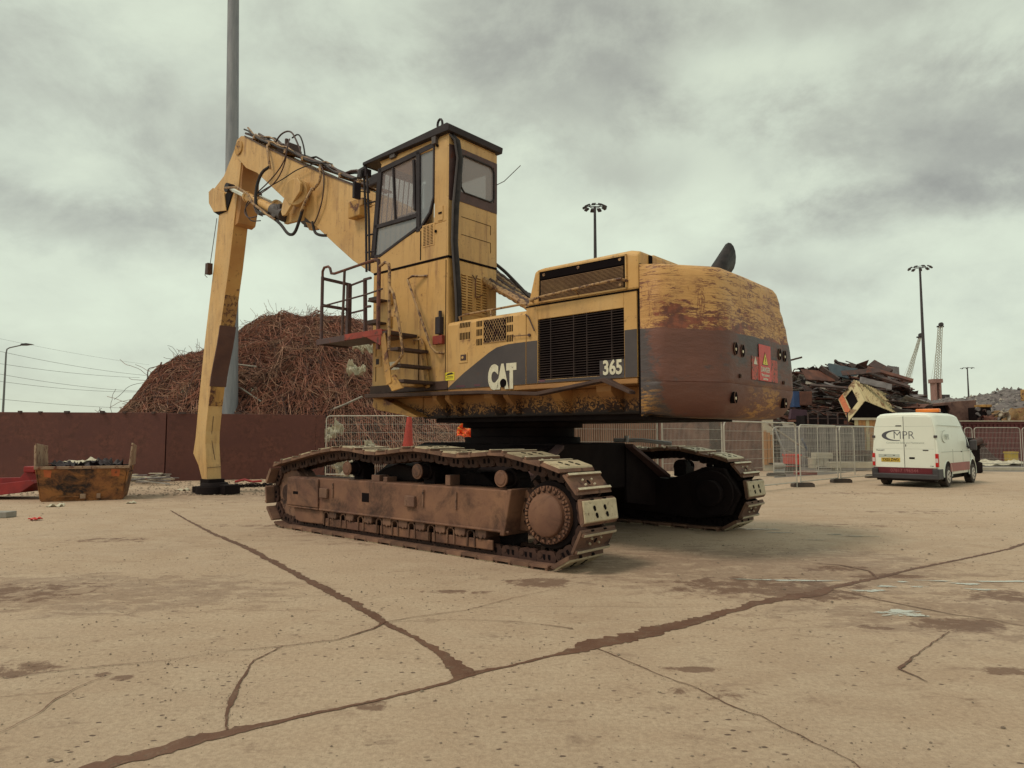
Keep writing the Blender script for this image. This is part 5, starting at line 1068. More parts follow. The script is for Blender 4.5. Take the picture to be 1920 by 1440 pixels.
s_ = MB(); s_.tube([gnd(240, 909) + Vector((0, 0, .12)), gnd(285, 905) + Vector((0, 0, .22)), gnd(326, 899) + Vector((0, 0, .30))], .035, 7); tag(s_.build('long_pipe', m_scrapD, None, 0, True), 'long pale pipe lying on top of the strip pile beside the skip', 'pipe')
for (u, v_, r_, mt, nm, lb) in ((66, 976, .10, m_sticker, 'red_rag', 'small bright red rag lying on the concrete in the left foreground'), (345, 920, .16, m_rag, 'white_litter', 'white crumpled litter on the ground left of the boom foot'), (104, 950, .16, m_rag, 'white_litter', 'pale flat litter on the ground below the skip'), (247, 944, .10, m_rag, 'white_litter', 'small pale litter right of the skip base')):
    o = crumple(nm, gnd(u, v_) + Vector((0, 0, .03)), r_ * 2, r_ * 1.4, r_ * .55, mt, u, 8); tag(o, lb, 'litter')
s_ = MB(); s_.box((-.5, -.15, 0), (.32, .15, .12)); o = s_.build('kerb_stone', m_concrete, None, .015); o.location = gnd(-8, 970); tag(o, 'grey concrete kerb stone cut by the left edge of the photo', 'kerb stone')
# chain and debris right of the stick foot
s_ = MB(); c0 = gnd(440, 914)
for k in range(60):
    f = k / 60; c = c0.lerp(gnd(512, 912), f) + Vector((.1 * math.sin(k), .18 * math.cos(k * 1.7), .05 + .03 * math.sin(k * 2.3)))
    s_.tube([c + Vector((.07 * math.cos(a), .045 * math.sin(a) * (k % 2), .045 * math.sin(a) * ((k + 1) % 2))) for a in [q * math.pi / 3 for q in range(7)]], .014, 5)
tag(s_.build('heavy_chain', m_grease), 'dark heap of heavy chain on the ground right of the boom foot', 'chain')
s_ = MB(); c = gnd(462, 906)
s_.tube([c + Vector((-.4, 0, .05)), c + Vector((-.1, .1, .12)), c + Vector((.2, 0, .05)), c + Vector((.5, .1, .07))], .04, 8); tag(s_.build('red_hose', m_redsteel, None, 0, True), 'short red hose lying beside the heavy chain', 'hose')

# ------------------------------------------------------------ mast, street lamps, wires
t_ = empty('mast', at(433, 800, 30.5) * 1.0, 0, 'thick galvanised steel mast rising behind the wall beside the boom', 'mast'); t_.location.z = 0; t_.rotation_euler.y = -.022
s_ = MB(); s_.cyl((0, 0, 0), (0, 0, 8.8), .345, .305, n=28); s_.build('lower_section', m_mast, t_, 0, True)
s_ = MB(); s_.cyl((0, 0, 8.7), (0, 0, 24), .300, .235, n=28); s_.build('upper_section', m_mast, t_, 0, True)
s_ = MB(); s_.cyl((0, 0, 8.62), (0, 0, 8.8), .318, .312, n=28); s_.build('joint_collar', m_mast, t_, 0, True)
s_ = MB(); s_.cyl((0, 0, 24), (0, 0, 24.2), .6, n=20); s_.build('head_ring', m_lamp, t_)
def street_lamp(u, vtop, d, uarm, label):
    b_ = at(u, 800, d); b_.z = 0; top = at(u, vtop, d).z; t2 = empty('street_lamp', b_, 0, label, 'street lamp', 'street lamps beyond the wall')
    s3 = MB(); s3.cyl((0, 0, 0), (0, 0, top - .4), .10, .06, n=10); s3.build('pole', m_lamppost, t2, 0, True)
    L_ = (uarm - u) / FPX * d; s3 = MB(); s3.tube([(0, 0, top - .45), (.05, 0, top - .12), (.25, 0, top), (L_, 0, top + .25)], .05, 6); s3.build('arm', m_lamppost, t2)
    s3 = MB(); s3.prism([(L_ - .2, top + .18), (L_ + .2, top + .18), (L_ + .8, top + .28), (L_ + .3, top + .36), (L_ - .1, top + .32)], 'y', -.15, .15); s3.build('lamp_head', m_lamp, t2)
street_lamp(4, 652, 56, 36, 'grey street lamp at the left edge, its arm pointing right')
street_lamp(273, 690, 73, 297, 'slim street lamp behind the left end of the wire heap')
for k, (a, b_, sag) in enumerate((((-60, 645), (285, 705), 8), ((-60, 672), (262, 708), 7), ((-60, 690), (270, 734), 8), ((-60, 706), (262, 735), 8), ((-60, 742), (262, 766), 4), ((-60, 622), (280, 684), 5))):
    p0, p1 = at(a[0], a[1], 62), at(b_[0], b_[1], 85); s_ = MB()
    s_.tube([p0.lerp(p1, f / 16) - Vector((0, 0, sag * .045 * 4 * (f / 16) * (1 - f / 16))) for f in range(17)], .016 if k < 5 else .009, 4)
    tag(s_.build('overhead_wire', m_lamppost), ['second highest power line at left, below the faint one', 'third power line from the top at left', 'fourth power line from the top at left', 'fifth power line from the top, lowest but one', 'lowest power line at left, just above the steel wall', 'highest and faintest power line at left, meeting the lamp arm'][k], 'power line', 'overhead power lines at left')

# ------------------------------------------------------------ heap of rusty wire behind the wall and fence
hx = [(-23.5, .6), (-20.6, 1.6), (-18.9, 3.2), (-18.1, 3.9), (-17.6, 5.0), (-17.1, 5.7), (-16.4, 6.1), (-15.3, 6.3), (-14.5, 6.8), (-13.8, 7.5), (-12.6, 7.7), (-11.4, 7.9), (-10.4, 8.0), (-9.4, 8.0), (-8.4, 7.8), (-7.2, 7.4), (-6.2, 6.3), (-4.8, 4.8), (-3.2, 3.6), (-1.8, 3.0), (-.6, 2.2), (.6, 0)]
def ridge_h(x_):
    for (a, ha), (b_, hb) in zip(hx[:-1], hx[1:]):
        if a <= x_ <= b_: return ha + (hb - ha) * (x_ - a) / (b_ - a)
    return 0
def heap_z(x_, y_):
    f = 1 - ((y_ - 37.5) / 8.2) ** 2
    return ridge_h(x_) * max(0, f) ** .75 * (1 + .07 * mn.noise(Vector((x_ * .45, y_ * .45, 2))) + .06 * mn.noise(Vector((x_ * 1.3, y_ * 1.3, 7)))) if f > 0 else 0
s_ = MB(); nx, ny = 60, 26; vs = []
for i in range(nx + 1):
    for j in range(ny + 1):
        x_ = -23.5 + 24.1 * i / nx; y_ = 29.3 + 16.4 * j / ny; vs.append((x_, y_, max(-.05, heap_z(x_, y_) - .55 + .3 * mn.noise(Vector((x_, y_, 0))))))
s_.add(vs, [(i * (ny + 1) + j, (i + 1) * (ny + 1) + j, (i + 1) * (ny + 1) + j + 1, i * (ny + 1) + j + 1) for i in range(nx) for j in range(ny)])
wr = random.Random(11)
def wire(c, L_, r_, out_, seg=9, flat=.5, n=3):
    d = Vector((wr.gauss(0, 1.1), wr.gauss(0, .5), wr.gauss(0, flat * .8))).normalized(); bend = Vector((wr.gauss(0, 1), wr.gauss(0, 1), wr.gauss(0, .8))) * wr.uniform(.1, .5); pts = [c]
    for k in range(seg):
        d = (d + bend * (L_ / seg) + Vector((wr.gauss(0, .16), wr.gauss(0, .16), wr.gauss(0, .16)))).normalized(); q = pts[-1] + d * (L_ / seg)
        if out_:
            h = heap_z(q.x, q.y)
            if q.z > h + .12: q.z = h + .12 * wr.random(); d.z *= .3
            if q.z < h - .35: q.z = h - .35
        pts.append(q)
    s_.tube(pts, r_, n, wr.choice((1, 1, 1, 1, 2, 3)), cap=False)
for k in range(20000):
    x_ = wr.uniform(-23.2, .2); y_ = wr.uniform(29.6, 39.0); h = heap_z(x_, y_)
    if h <= .15: h = .1 if wr.random() < .3 else -1
    if h < 0: continue
    wire(Vector((x_, y_, h + wr.uniform(-.3, .12))), wr.uniform(.6, 2.3), wr.choice((.007, .009, .012, .016)), True, 7)
for k in range(1000):
    x_ = wr.uniform(-19, -3); y_ = wr.uniform(35, 38.5); wire(Vector((x_, y_, heap_z(x_, y_))), wr.uniform(.3, 1.0), .009, False, 7, 1.0)
for k in range(160):
    x_ = wr.uniform(-22.5, -16.5); y_ = wr.uniform(31, 36); wire(Vector((x_, y_, heap_z(x_, y_))), wr.uniform(.8, 1.9), .011, False, 10, .3)
s_.build('wire_heap', [m_core, m_wires, m_wiresL, m_wiresD], None, kind='stuff', label='big tangled heap of rusty reinforcing wire behind the wall and fence')
for pts_, r_, lb in (([(-13.0, 31.5, 4.55), (-12.3, 31.3, 4.85), (-11.5, 31.3, 4.75)], .04, 'pale bent pipe sticking from the wire heap just right of the mast'), ([(-12.9, 31.0, 4.2), (-11.9, 30.8, 3.7), (-11.0, 30.6, 3.15)], .035, 'pale straight rod pointing down to the right from the mast'), ([(-8.1, 30.6, 2.7), (-7.3, 30.4, 3.0), (-6.5, 30.3, 3.35)], .05, 'flat pale strip low in the wire heap beside the excavator nose'), ([at(322, 740, 32), at(312, 722, 32), at(298, 704, 32), at(296, 697, 32), at(303, 679, 32)], .035, 'tall bent dark rod rising at the left end of the wire heap'), ([(-10.6, 33, 6.0), (-9.5, 32.8, 6.1), (-8.4, 33, 6.05)], .03, 'long thin rod across the middle of the wire heap')):
    s3 = MB(); s3.tube(pts_, r_, 7); tag(s3.build('bent_rod', m_scrapD if 'pale' in lb else m_scrapC), lb, 'rod')
for k, (u, v_, d, sz, lb) in enumerate(((680, 650, 31.2, .9, 'white cloth rag high on the wire heap near the platform'), (668, 692, 30.8, .9, 'white torn rag on the wire heap below the platform'), (623, 810, 29.0, 1.0, 'large white plastic rag behind the fence by the wall end'), (690, 838, 29.0, .6, 'small white rag behind the fence above the track'), (350, 735, 32, .8, 'white rag at the left of the stick on the wire heap'), (478, 733, 31, .35, 'small white lump on the wire heap right of the mast'), (540, 706, 32, .4, 'pale scrap lump in the middle of the wire heap'), (650, 884, 28.6, 1.3, 'pale flat debris on the ground seen under the track top run'))):
    o = crumple('white_rag', at(u, v_, d), sz * .9, sz * .5, sz * .55, m_rag, k * 7.7, 26, rnd.uniform(-1, 1)); o.rotation_euler = (R(55), 0, rnd.uniform(-.4, .4)); tag(o, lb, 'rag')

# ------------------------------------------------------------ temporary mesh fences
def fence_mesh(L_, H_, name='fence'):
    s3 = MB(); r_ = .021; c_ = .13
    pts = [(0, 0, .0), (0, 0, H_ - c_), (c_ * .3, 0, H_ - c_ * .3), (c_, 0, H_), (L_ - c_, 0, H_), (L_ - c_ * .3, 0, H_ - c_ * .3), (L_, 0, H_ - c_), (L_, 0, 0)]
    s3.tube(pts, r_, 7); fr_ = s3.build('fence_frame', m_fence, mesh_only=True)
    s3 = MB(); s3.tube([(0, 0, .16), (L_, 0, .16)], r_ * .9, 6); br = s3.build('bottom_rail', m_fence, mesh_only=True)
    s3 = MB(); n_ = int(L_ / .075)
    for k in range(1, n_): s3.cyl((L_ * k / n_, 0, .16), (L_ * k / n_, 0, H_ - .01), .0045, n=3, cap=False)
    for k in range(1, 7): s3.cyl((0, 0, .16 + (H_ - .16) * k / 7), (L_, 0, .16 + (H_ - .16) * k / 7), .0065, n=3, cap=False)
    wm = s3.build('wire_mesh', m_wire, mesh_only=True); return fr_, br, wm
def fence(p0, p1, H_, label, group=None, lean=0):
    d = p1 - p0; L_ = d.length; t2 = empty('mesh_fence', (p0.x, p0.y, 0), math.atan2(d.y, d.x), label, 'fence panel', group)
    t2.rotation_euler.x = lean
    for me, nm in zip(fence_mesh(L_, H_), ('fence_frame', 'bottom_rail', 'wire_mesh')):
        o = inst(me, nm, t2)
        if nm == 'wire_mesh': o['kind'] = 'stuff'
    return t2
def foot(u, v_, rz=0, label=''):
    s3 = MB(); s3.prism([(-.36, .0), (.36, .0), (.36, .09), (.28, .14), (-.28, .14), (-.36, .09)], 'y', -.11, .11); o = s3.build('rubber_block', m_rubber, None, .01); o.location = gnd(u, v_); o.rotation_euler.z = rz; tag(o, label, 'fence foot'); return o
GA = 'mesh fence panels beyond the excavator'
def gx_(u, d): p = at(u, 800, d); return Vector((p.x, p.y, 0))
fence(gx_(612, 27.3), gx_(767, 27.0), 2.42, 'mesh fence panel beside the wall end, in front of the wire heap')
fence(gx_(771, 26.9), gx_(872, 26.6) + Vector((1.2, 0, 0)), 2.40, 'mesh fence panel behind the red and white cone, seen under the excavator')
fence(gx_(1060, 14.6), gx_(1232, 16.4), 2.06, 'mesh fence panel in front of the brown corrugated container')
fence(gx_(1241, 16.4), gx_(1353, 19.4), 2.09, 'mesh fence panel across the brown concrete panel and dark gap')
fence(gx_(1357, 19.5), gx_(1491, 22.6), 2.05, 'mesh fence panel ending at the first rubber foot right of the tracks')
fence(gx_(1498, 22.8), gx_(1568, 24.9), 2.0, 'mesh fence panel between the two nearest rubber feet left of the van')
fence(gx_(1573, 24.9), gx_(1652, 27.0), 1.98, 'mesh fence panel running behind the left side of the van')
fence(gx_(1449, 29.0), gx_(1600, 29.5), 2.02, 'further mesh fence panel standing across the scrap entrance')
fence(gx_(1532, 33), gx_(1640, 33.6), 2.1, 'farthest pale mesh gate in front of the grey container doors')
foot(1505, 913, .1, 'brown rubber fence foot nearest the tracks, with a yellow mark'); foot(1577, 905, .1, 'brown rubber fence foot left of the van'); foot(1641, 896, 0, 'brown rubber fence foot partly behind the van rear')
foot(1455, 893, 0, 'dark rubber fence foot just right of the far track'); foot(1546, 880, .2, 'dark rubber fence foot far behind on the wet tarmac')
for a, b_, lb in ((1808, 1822, 'narrow mesh fence end by the van mirror'), (1826, 1912, 'mesh fence panel in front of the maroon container, right of the van'), (1916, 2000, 'mesh fence panel at the right edge of the photo')):
    fence(gx_(a, 38), gx_(b_, 38), 2.1, lb)

# traffic cone and orange sheet under the machine
c = gx_(765, 26.0); cn = empty('traffic_cone', c, 0, 'tall red and white traffic cone leaning by the fence, seen over the near track', 'traffic cone')
s_ = MB(); s_.box((-.3, -.3, 0), (.3, .3, .06)); s_.build('cone_base', m_rubber, cn, .01)
s_ = MB(); s_.cyl((0, 0, .06), (.0, 0, 1.25), .28, .20, n=20); s_.build('white_band', m_white, cn, 0, True)
s_ = MB(); s_.cyl((0, 0, 1.25), (.05, 0, 2.35), .20, .09, n=20); s_.build('red_top', M('faded_cone_red', (.40, .05, .035), (.30, .04, .03), 3, rough=.6), cn, 0, True)
m_vis = M('orange_plastic', (.85, .12, .03), (.7, .08, .03), 9, (.75, .6, .05), .3, 7, rough=.5, bump=0)
o = crumple('orange_sheet', at(877, 813, 25.5), .75, .5, .35, m_vis, 6.6, 12); o.rotation_euler = (R(70), .4, 0); tag(o, 'crumpled bright orange plastic sheet seen under the excavator by the slew ring', 'plastic sheet')

# ------------------------------------------------------------ brown panels and containers behind the undercarriage
t_ = empty('corrugated_container', gx_(1075, 33), math.atan2(.3, 4), 'weathered brown corrugated container behind the fence, under the excavator body', 'container')
s_ = MB(); s_.box((0, .08, 0), (4.2, 2.4, 2.62)); s_.build('shell', m_corr, t_)
for k in range(40):
    s_ = MB(); x0 = .03 + k * .105; s_.prism([(x0, .08), (x0 + .018, .0), (x0 + .06, .0), (x0 + .078, .08)], 'z', .12, 2.52); s_.build('corrugation', m_corr, t_)
s_ = MB(); s_.box((0, -.02, 2.52), (4.2, .10, 2.66)); s_.build('top_rail', m_corr, t_); s_ = MB(); s_.box((0, -.02, 0), (4.2, .10, .12)); s_.build('bottom_rail', m_corr, t_)
for (u0, u1, d, h, lb) in ((1237, 1330, 33, 2.6, 'flat brown weathered wall panel left of the dark gap'), (1357, 1432, 33.2, 2.6, 'flat brown weathered wall panel right of the dark gap')):
    a, b_ = gx_(u0, d), gx_(u1, d); s_ = MB(); s_.box((0, 0, 0), (b_.x - a.x, .25, h)); o = s_.build('brown_wall', m_brown, None, .02); o.location = a; tag(o, lb, 'wall')
s_ = MB(); s_.box((0, 0, 0), (.9, .2, 2.45)); o = s_.build('dark_gap_panel', m_scrapA, None, .02); o.location = gx_(1328, 34.5); tag(o, 'dark panel filling the gap between two brown wall panels', 'infill')  # dark sheet standing in for the dark gap between the panels
tp_ = empty('timber_post', gx_(1431, 33), 0, 'pale post with orange timber boards, at the end of the brown wall panels', 'post')
s_ = MB(); s_.box((0, .05, 0), (.5, .3, 2.6)); s_.build('concrete_post', m_paleT, tp_, .02)
for k in range(3): s_ = MB(); s_.box((.02 + k * .16, 0, .3), (.16 + k * .16, .05, 1.9 - .1 * k)); s_.build('board', m_timber, tp_, .005)
# grease coupling behind machine: valve on ground near fence
# clutter around the yard entrance
def loose(name, lb, cat, build, mats, loc, rz=0, bev=.01):
    s3 = MB(); build(s3); o = s3.build(name, mats, None, bev); o.location = loc; o.rotation_euler.z = rz; return tag(o, lb, cat)
rc_ = empty('red_crate', gx_(1474, 31), 0, 'bright red plastic crate on the ground beyond the fence', 'crate')
s_ = MB(); s_.box((0, 0, .28), (.62, .5, .82)); s_.build('crate_body', m_sticker, rc_, .03); s_ = MB(); s_.box((-.02, -.02, .76), (.64, .52, .84)); s_.build('crate_rim', m_sticker, rc_, .01)
s_ = MB(); s_.box((.05, .05, 0), (.55, .45, .28)); s_.build('crate_stand', m_rubber, rc_, .01)
loose('white_drum', 'white plastic tub beside the red crate', 'tub', lambda s3: (s3.cyl((0, 0, .2), (0, 0, .62), .15, .17, 16), s3.cyl((0, 0, .62), (0, 0, .66), .18, .18, 16)), m_paleT, gx_(1520, 31.5), 0, .01)
loose('gas_bottle', 'pale round bottle lying near the foot of the timber post', 'gas bottle', lambda s3: (s3.cyl((-.2, 0, .35), (.2, 0, .35), .14, .14, 14), s3.cyl((.2, 0, .35), (.32, 0, .35), .14, .05, 14)), m_scrapD, gx_(1457, 30.5))
for k, (a, b_, za, zb, d, mt, lb) in enumerate(((1440, 1505, 2.2, 1.1, 31.5, m_scrapD, 'pale pole sloping down to the right beyond the fence'), (1452, 1475, 2.0, .5, 31, m_galv, 'bent grey pole standing beside the timber post'), (1470, 1530, 1.0, .5, 32, m_scrapD, 'thin pale pole low across the scrap entrance'), (1503, 1512, 1.5, 1.0, 32, m_blue, 'short blue plank beyond the nearest fence posts'), (1440, 1500, .45, .35, 30.5, m_grease, 'dark beam lying behind the fence foot'))):
    s_ = MB(); A_, B_ = gx_(a, d), gx_(b_, d + .3); s_.bar(A_ + Vector((0, 0, za)), B_ + Vector((0, 0, zb)), .07, .07); tag(s_.build('leaning_pole', mt, None, .01), lb, 'pole')
for k, (u0, u1, v_, d, h, w_, mt, lb) in enumerate(((1556, 1655, 0, 33.0, .42, .45, m_paleT, 'long pale timber beam on blocks left of the van'), (1528, 1560, 0, 35, .8, .6, m_paleT, 'pale concrete block beyond the fence left of the timber beam'), (1560, 1640, 0, 36, .9, .5, m_scrapA, 'dark stacked beam behind the pale timber beam'), (1490, 1530, 0, 29.8, .16, .3, m_redsteel, 'low dark red plank on the tarmac'))):
    a, b_ = gx_(u0, d), gx_(u1, d); s_ = MB(); s_.box((0, 0, h - .28 if h > .3 else 0), (b_.x - a.x, w_, h)); 
    s_.box((.2, .05, 0), (.4, w_ - .05, max(.02, h - .28))); s_.box((b_.x - a.x - .4, .05, 0), (b_.x - a.x - .2, w_ - .05, max(.02, h - .28))); o = s_.build('beam', mt, None, .015); o.location = a; tag(o, lb, 'beam')
t_ = empty('grey_container', gx_(1508, 37), .05, 'grey corrugated container with pale doors behind the fences', 'container')
s_ = MB(); s_.box((0, .06, 0), (3.3, 3, 2.2)); s_.build('shell', m_scrapB, t_, .01)
for k in range(22): s_ = MB(); x0 = .05 + k * .145; s_.prism([(x0, .06), (x0 + .025, 0), (x0 + .075, 0), (x0 + .10, .06)], 'z', .1, 2.12); s_.build('corrugation', m_scrapB, t_)
t_ = empty('timber_hoarding', gx_(1603, 37.5), .02, 'tan timber boards standing just left of the van roof', 'hoarding')
for k in range(8): s_ = MB(); s_.box((k * .2, 0, 0), (k * .2 + .185, .04, 2.55 - .05 * (k % 2))); s_.build('board', m_timber if k % 3 else m_cabin, t_)
s_ = MB(); s_.box((-.1, -.05, 2.5), (1.7, .1, 2.62)); s_.build('top_board', m_paleT, t_)
t_ = empty('steel_stillage', gx_(1515, 39), 0, 'dark open steel cage on top of the grey container row', 'cage')
for x0 in (0, .55, 1.1, 1.65, 2.2): s_ = MB(); s_.box((x0, 0, 1.9), (x0 + .06, .06, 2.95)); s_.build('upright', m_scrapA, t_)
for z0 in (2.25, 2.60, 2.92): s_ = MB(); s_.box((0, .065, z0), (2.3, .10, z0 + .05)); s_.build('cross_bar', m_scrapA, t_)
s_ = MB(); s_.box((0, .4, 1.9), (2.2, 1.6, 2.8)); s_.build('cage_load', m_grease, t_)

# ------------------------------------------------------------ heap of mixed scrap, tipped cabin on top
sh_ = [(14.5, 3.2), (17.8, 5.2), (18.6, 5.5), (20.5, 6.0), (22.5, 6.1), (24.2, 6.6), (25.8, 5.8), (27.3, 4.9), (28.5, 3.6), (30.2, 2.6), (31, 0)]
def scrap_h(x_):
    for (a, ha), (b_, hb) in zip(sh_[:-1], sh_[1:]):
        if a <= x_ <= b_: return ha + (hb - ha) * (x_ - a) / (b_ - a)
    return 0
def sz_(x_, y_): f = 1 - ((y_ - 50) / 7.5) ** 2; return scrap_h(x_) * max(0, f) ** .6
s_ = MB(); vs = []; nx, ny = 30, 14
for i in range(nx + 1):
    for j in range(ny + 1):
        x_ = 14.5 + 16.5 * i / nx; y_ = 42.5 + 15 * j / ny; vs.append((x_, y_, max(-.05, sz_(x_, y_) - .7 + .4 * mn.noise(Vector((x_, y_, 0))))))
s_.add(vs, [(i * (ny + 1) + j, (i + 1) * (ny + 1) + j, (i + 1) * (ny + 1) + j + 1, i * (ny + 1) + j + 1) for i in range(nx) for j in range(ny)])
sr = random.Random(21)
for k in range(2600):
    x_ = sr.uniform(14.6, 30.8); y_ = sr.uniform(42.8, 51); h = sz_(x_, y_)
    if h < .2 or (x_ > 26.5 and y_ < 48.5): continue
    c = Vector((x_, y_, h + sr.uniform(-.5, .10))); a = sr.gauss(0, .5) + (math.pi if sr.random() < .5 else 0); d = Vector((math.cos(a), math.sin(a) * .7, sr.gauss(0, .22) - .12 * (1 if math.cos(a) > 0 else -1))).normalized()
    m_ = sr.choice((1, 1, 1, 2, 2, 3, 3, 4)) ; typ = sr.random(); L_ = sr.uniform(.4, 2.6)
    if typ < .5: s_.bar(c - d * L_ / 2, c + d * L_ / 2, sr.uniform(.04, .16), sr.uniform(.04, .14), m_, sr.uniform(0, 3))
    elif typ < .8: s_.bar(c - d * L_ / 2, c + d * L_ / 2, sr.uniform(.3, 1.0), .02, m_, sr.uniform(-1, 1))
    else: s_.tube([c - d * L_ / 2, c + Vector((sr.gauss(0, .2), 0, sr.gauss(0, .2))), c + d * L_ / 2], sr.uniform(.02, .05), 4, m_)
s_.build('scrap_heap', [m_core, m_scrapA, m_scrapC, m_scrapB, m_scrapD], None, kind='stuff', label='heap of dark mixed scrap metal behind the fence on the right')
# pieces one can pick out on the heap
def slab(u0, v0, u1, v1, d0, d1, w_, th, mt, lb, roll=0, name='scrap_plate'):
    a, b_ = at(u0, v0, d0), at(u1, v1, d1); s3 = MB(); d = b_ - a; q = d.to_track_quat('X', 'Z'); mt_ = Matrix.Translation(a) @ q.to_matrix().to_4x4() @ Matrix.Rotation(roll, 4, 'X'); n_ = 10; L_ = d.length
    for sgn in (1,):
        top = [(L_ * i / n_, -w_ / 2 + .05 * w_ * mn.noise(Vector((i * .6, u0, 0))), th / 2 + .06 * w_ * mn.noise(Vector((i * .5, v0, 3)))) for i in range(n_ + 1)]; bot = [(L_ * i / n_, w_ / 2 + .05 * w_ * mn.noise(Vector((i * .7, u0, 9))), th / 2 + .06 * w_ * mn.noise(Vector((i * .5, v0, 6)))) for i in range(n_ + 1)]
    rings = [[mt_ @ Vector(t1), mt_ @ Vector(b1), mt_ @ (Vector(b1) - Vector((0, 0, th))), mt_ @ (Vector(t1) - Vector((0, 0, th)))] for t1, b1 in zip(top, bot)]
    s3.loft(rings); return tag(s3.build(name, mt, None), lb, 'scrap metal')
slab(1556, 693, 1610, 703, 46, 47, .9, .12, m_teal, 'blue-grey folded sheet on top of the scrap heap', 1.2, 'scrap_sheet')
slab(1537, 688, 1572, 712, 45, 44.6, .35, .25, m_scrapA, 'dark beam pointing up to the left on top of the scrap heap', .3, 'scrap_beam')
slab(1634, 681, 1668, 699, 46, 45, .55, .2, m_scrapA, 'dark plate beam sticking up at the crest of the scrap heap', .8, 'scrap_beam')
slab(1626, 690, 1712, 714, 45, 44, .35, .12, m_scrapC, 'long brown beam sloping right along the crest', .6, 'scrap_beam')
slab(1622, 698, 1706, 726, 44.5, 43.5, .4, .12, m_scrapA, 'long dark beam below the brown one, jutting out to the right', .4, 'scrap_beam')
slab(1664, 697, 1686, 700, 46.5, 46.5, .9, .05, m_scrapB, 'small grey sheet standing behind the crest beams', 1.3, 'scrap_sheet')
slab(1507, 702, 1560, 706, 44.5, 44.8, 1.0, .06, m_scrapC, 'brown rusty sheet draped at the left shoulder of the heap', .8, 'scrap_sheet')
slab(1578, 700, 1650, 694, 44.4, 44, .4, .04, m_scrapA, 'grey crumpled sheet draped below the crest', .9, 'scrap_sheet')
slab(1612, 712, 1672, 726, 43.5, 43, .5, .04, m_scrapB, 'grey torn sheet lying on the cream cabin', .9, 'scrap_sheet')
slab(1480, 676, 1503, 670, 40, 40, .16, .1, m_scrapA, 'short dark bar sticking out right of the counterweight', 0, 'scrap_beam')
slab(1545, 718, 1590, 734, 43.6, 43.2, .22, .1, m_scrapB, 'pale flat bar sloping across the middle of the heap', .5, 'scrap_beam')
slab(1520, 722, 1590, 728, 43.4, 43, .25, .1, m_scrapA, 'dark flat bar lying left of the cream cabin', .5, 'scrap_beam')
loose('blue_bin', 'blue plastic bin wedged in the scrap right of the counterweight', 'bin', lambda s3: s3.box((0, 0, 0), (.4, .5, .95)), m_blue, at(1489, 763, 42.5), .1)
loose('brown_cabinet', 'brown steel cabinet beside the blue bin in the scrap', 'cabinet', lambda s3: (s3.box((0, 0, 0), (.78, .5, .85)), s3.box((.03, -.02, .03), (.75, 0, .82))), m_scrapC, at(1500, 760, 42.5), .05)
loose('purple_scrap_sheet', 'purple-brown bent sheet low in the heap under the brown cabinet', 'scrap metal', lambda s3: s3.prism([(0, 0), (1.2, .05), (1.0, .55), (.1, .6)], 'y', 0, .3), m_purpscrap, at(1482, 786, 41.5), .05)
# tipped cream cabin: built square, then laid over on the heap
cb = empty('tipped_cabin', at(1601, 793, 42.0), 0, 'cream site cabin tipped over on the scrap heap, with an orange band on its end', 'cabin')
ex = (at(1573, 748, 42.6) - at(1592, 786, 42.0)); Wc, Hc, Lc = 2.05, 1.55, 3.9
P0 = at(1592, 790, 41.6); PX = at(1573, 749, 43.0); PT_ = at(1605, 718, 43.6); PB = at(1622, 752, 41.8)
# four corners of the near end face, and the direction of its length
ez = (PT_ - PX); ew = (P0 - PX); el = (at(1715, 790, 44.6) - PB).normalized() * 4.6
cb.location = P0
q0 = Vector((0, 0, 0)); A4 = q0; B4 = PX - P0; D4 = PB - P0; C4 = B4 + D4
def slabq(a, b_, c, d, th, mt, nm, bev=.0):
    s3 = MB(); n_ = (b_ - a).cross(d - a).normalized() * th; s3.add([a, b_, c, d, a - n_, b_ - n_, c - n_, d - n_], [(0, 1, 2, 3), (7, 6, 5, 4), (0, 1, 5, 4), (1, 2, 6, 5), (2, 3, 7, 6), (3, 0, 4, 7)]); return s3.build(nm, mt, cb, bev)
def bl(u_, v_): return A4 * 1.0 + (B4) * u_ + (D4) * v_
def endq(u0, u1, v0, v1, mt, nm, off=0.0):
    o_ = -el.normalized() * off; return slabq(bl(u0, v0) + o_, bl(u1, v0) + o_, bl(u1, v1) + o_, bl(u0, v1) + o_, .04, mt, nm)
endq(.0, 1, 0, .30, m_cabin, 'end_wall'); endq(0, 1, .72, 1, m_cabin, 'end_wall'); endq(0, .22, .30, .72, m_cabin, 'end_wall'); endq(.80, 1, .30, .72, m_cabin, 'end_wall')
endq(.25, .98, .02, .26, m_orange, 'orange_band', .05)
slabq(bl(.22, .3) + el * .02, bl(.8, .3) + el * .02, bl(.8, .72) + el * .02, bl(.22, .72) + el * .02, .02, m_hole, 'window_opening')
slabq(bl(1, 1), bl(0, 1), bl(0, 1) + el, bl(1, 1) + el, .04, m_cabin, 'roof')
slabq(bl(0, 0), bl(0, 1), bl(0, 1) + el, bl(0, 0) + el, .04, m_hole, 'underside')
slabq(bl(1, 0), bl(0, 0), bl(0, 0) + el, bl(1, 0) + el, .04, m_cabin, 'floor_side'); slabq(bl(1, 1), bl(1, 0), bl(1, 0) + el, bl(1, 1) + el, .04, m_cabin, 'side_wall')
slabq(bl(0, 0) + el, bl(1, 0) + el, bl(1, 1) + el, bl(0, 1) + el, .04, m_cabin, 'end_wall')
nr = (bl(0, 1) - bl(1, 1)).cross(el).normalized()
for k in range(19):
    f = .04 + k * .05; a = bl(1, 1) + el * f; b_ = bl(0, 1) + el * f
    s3 = MB(); s3.bar(a + nr * .0, b_ + nr * .0, .07, .07); s3.build('roof_rib', m_cabin, cb)

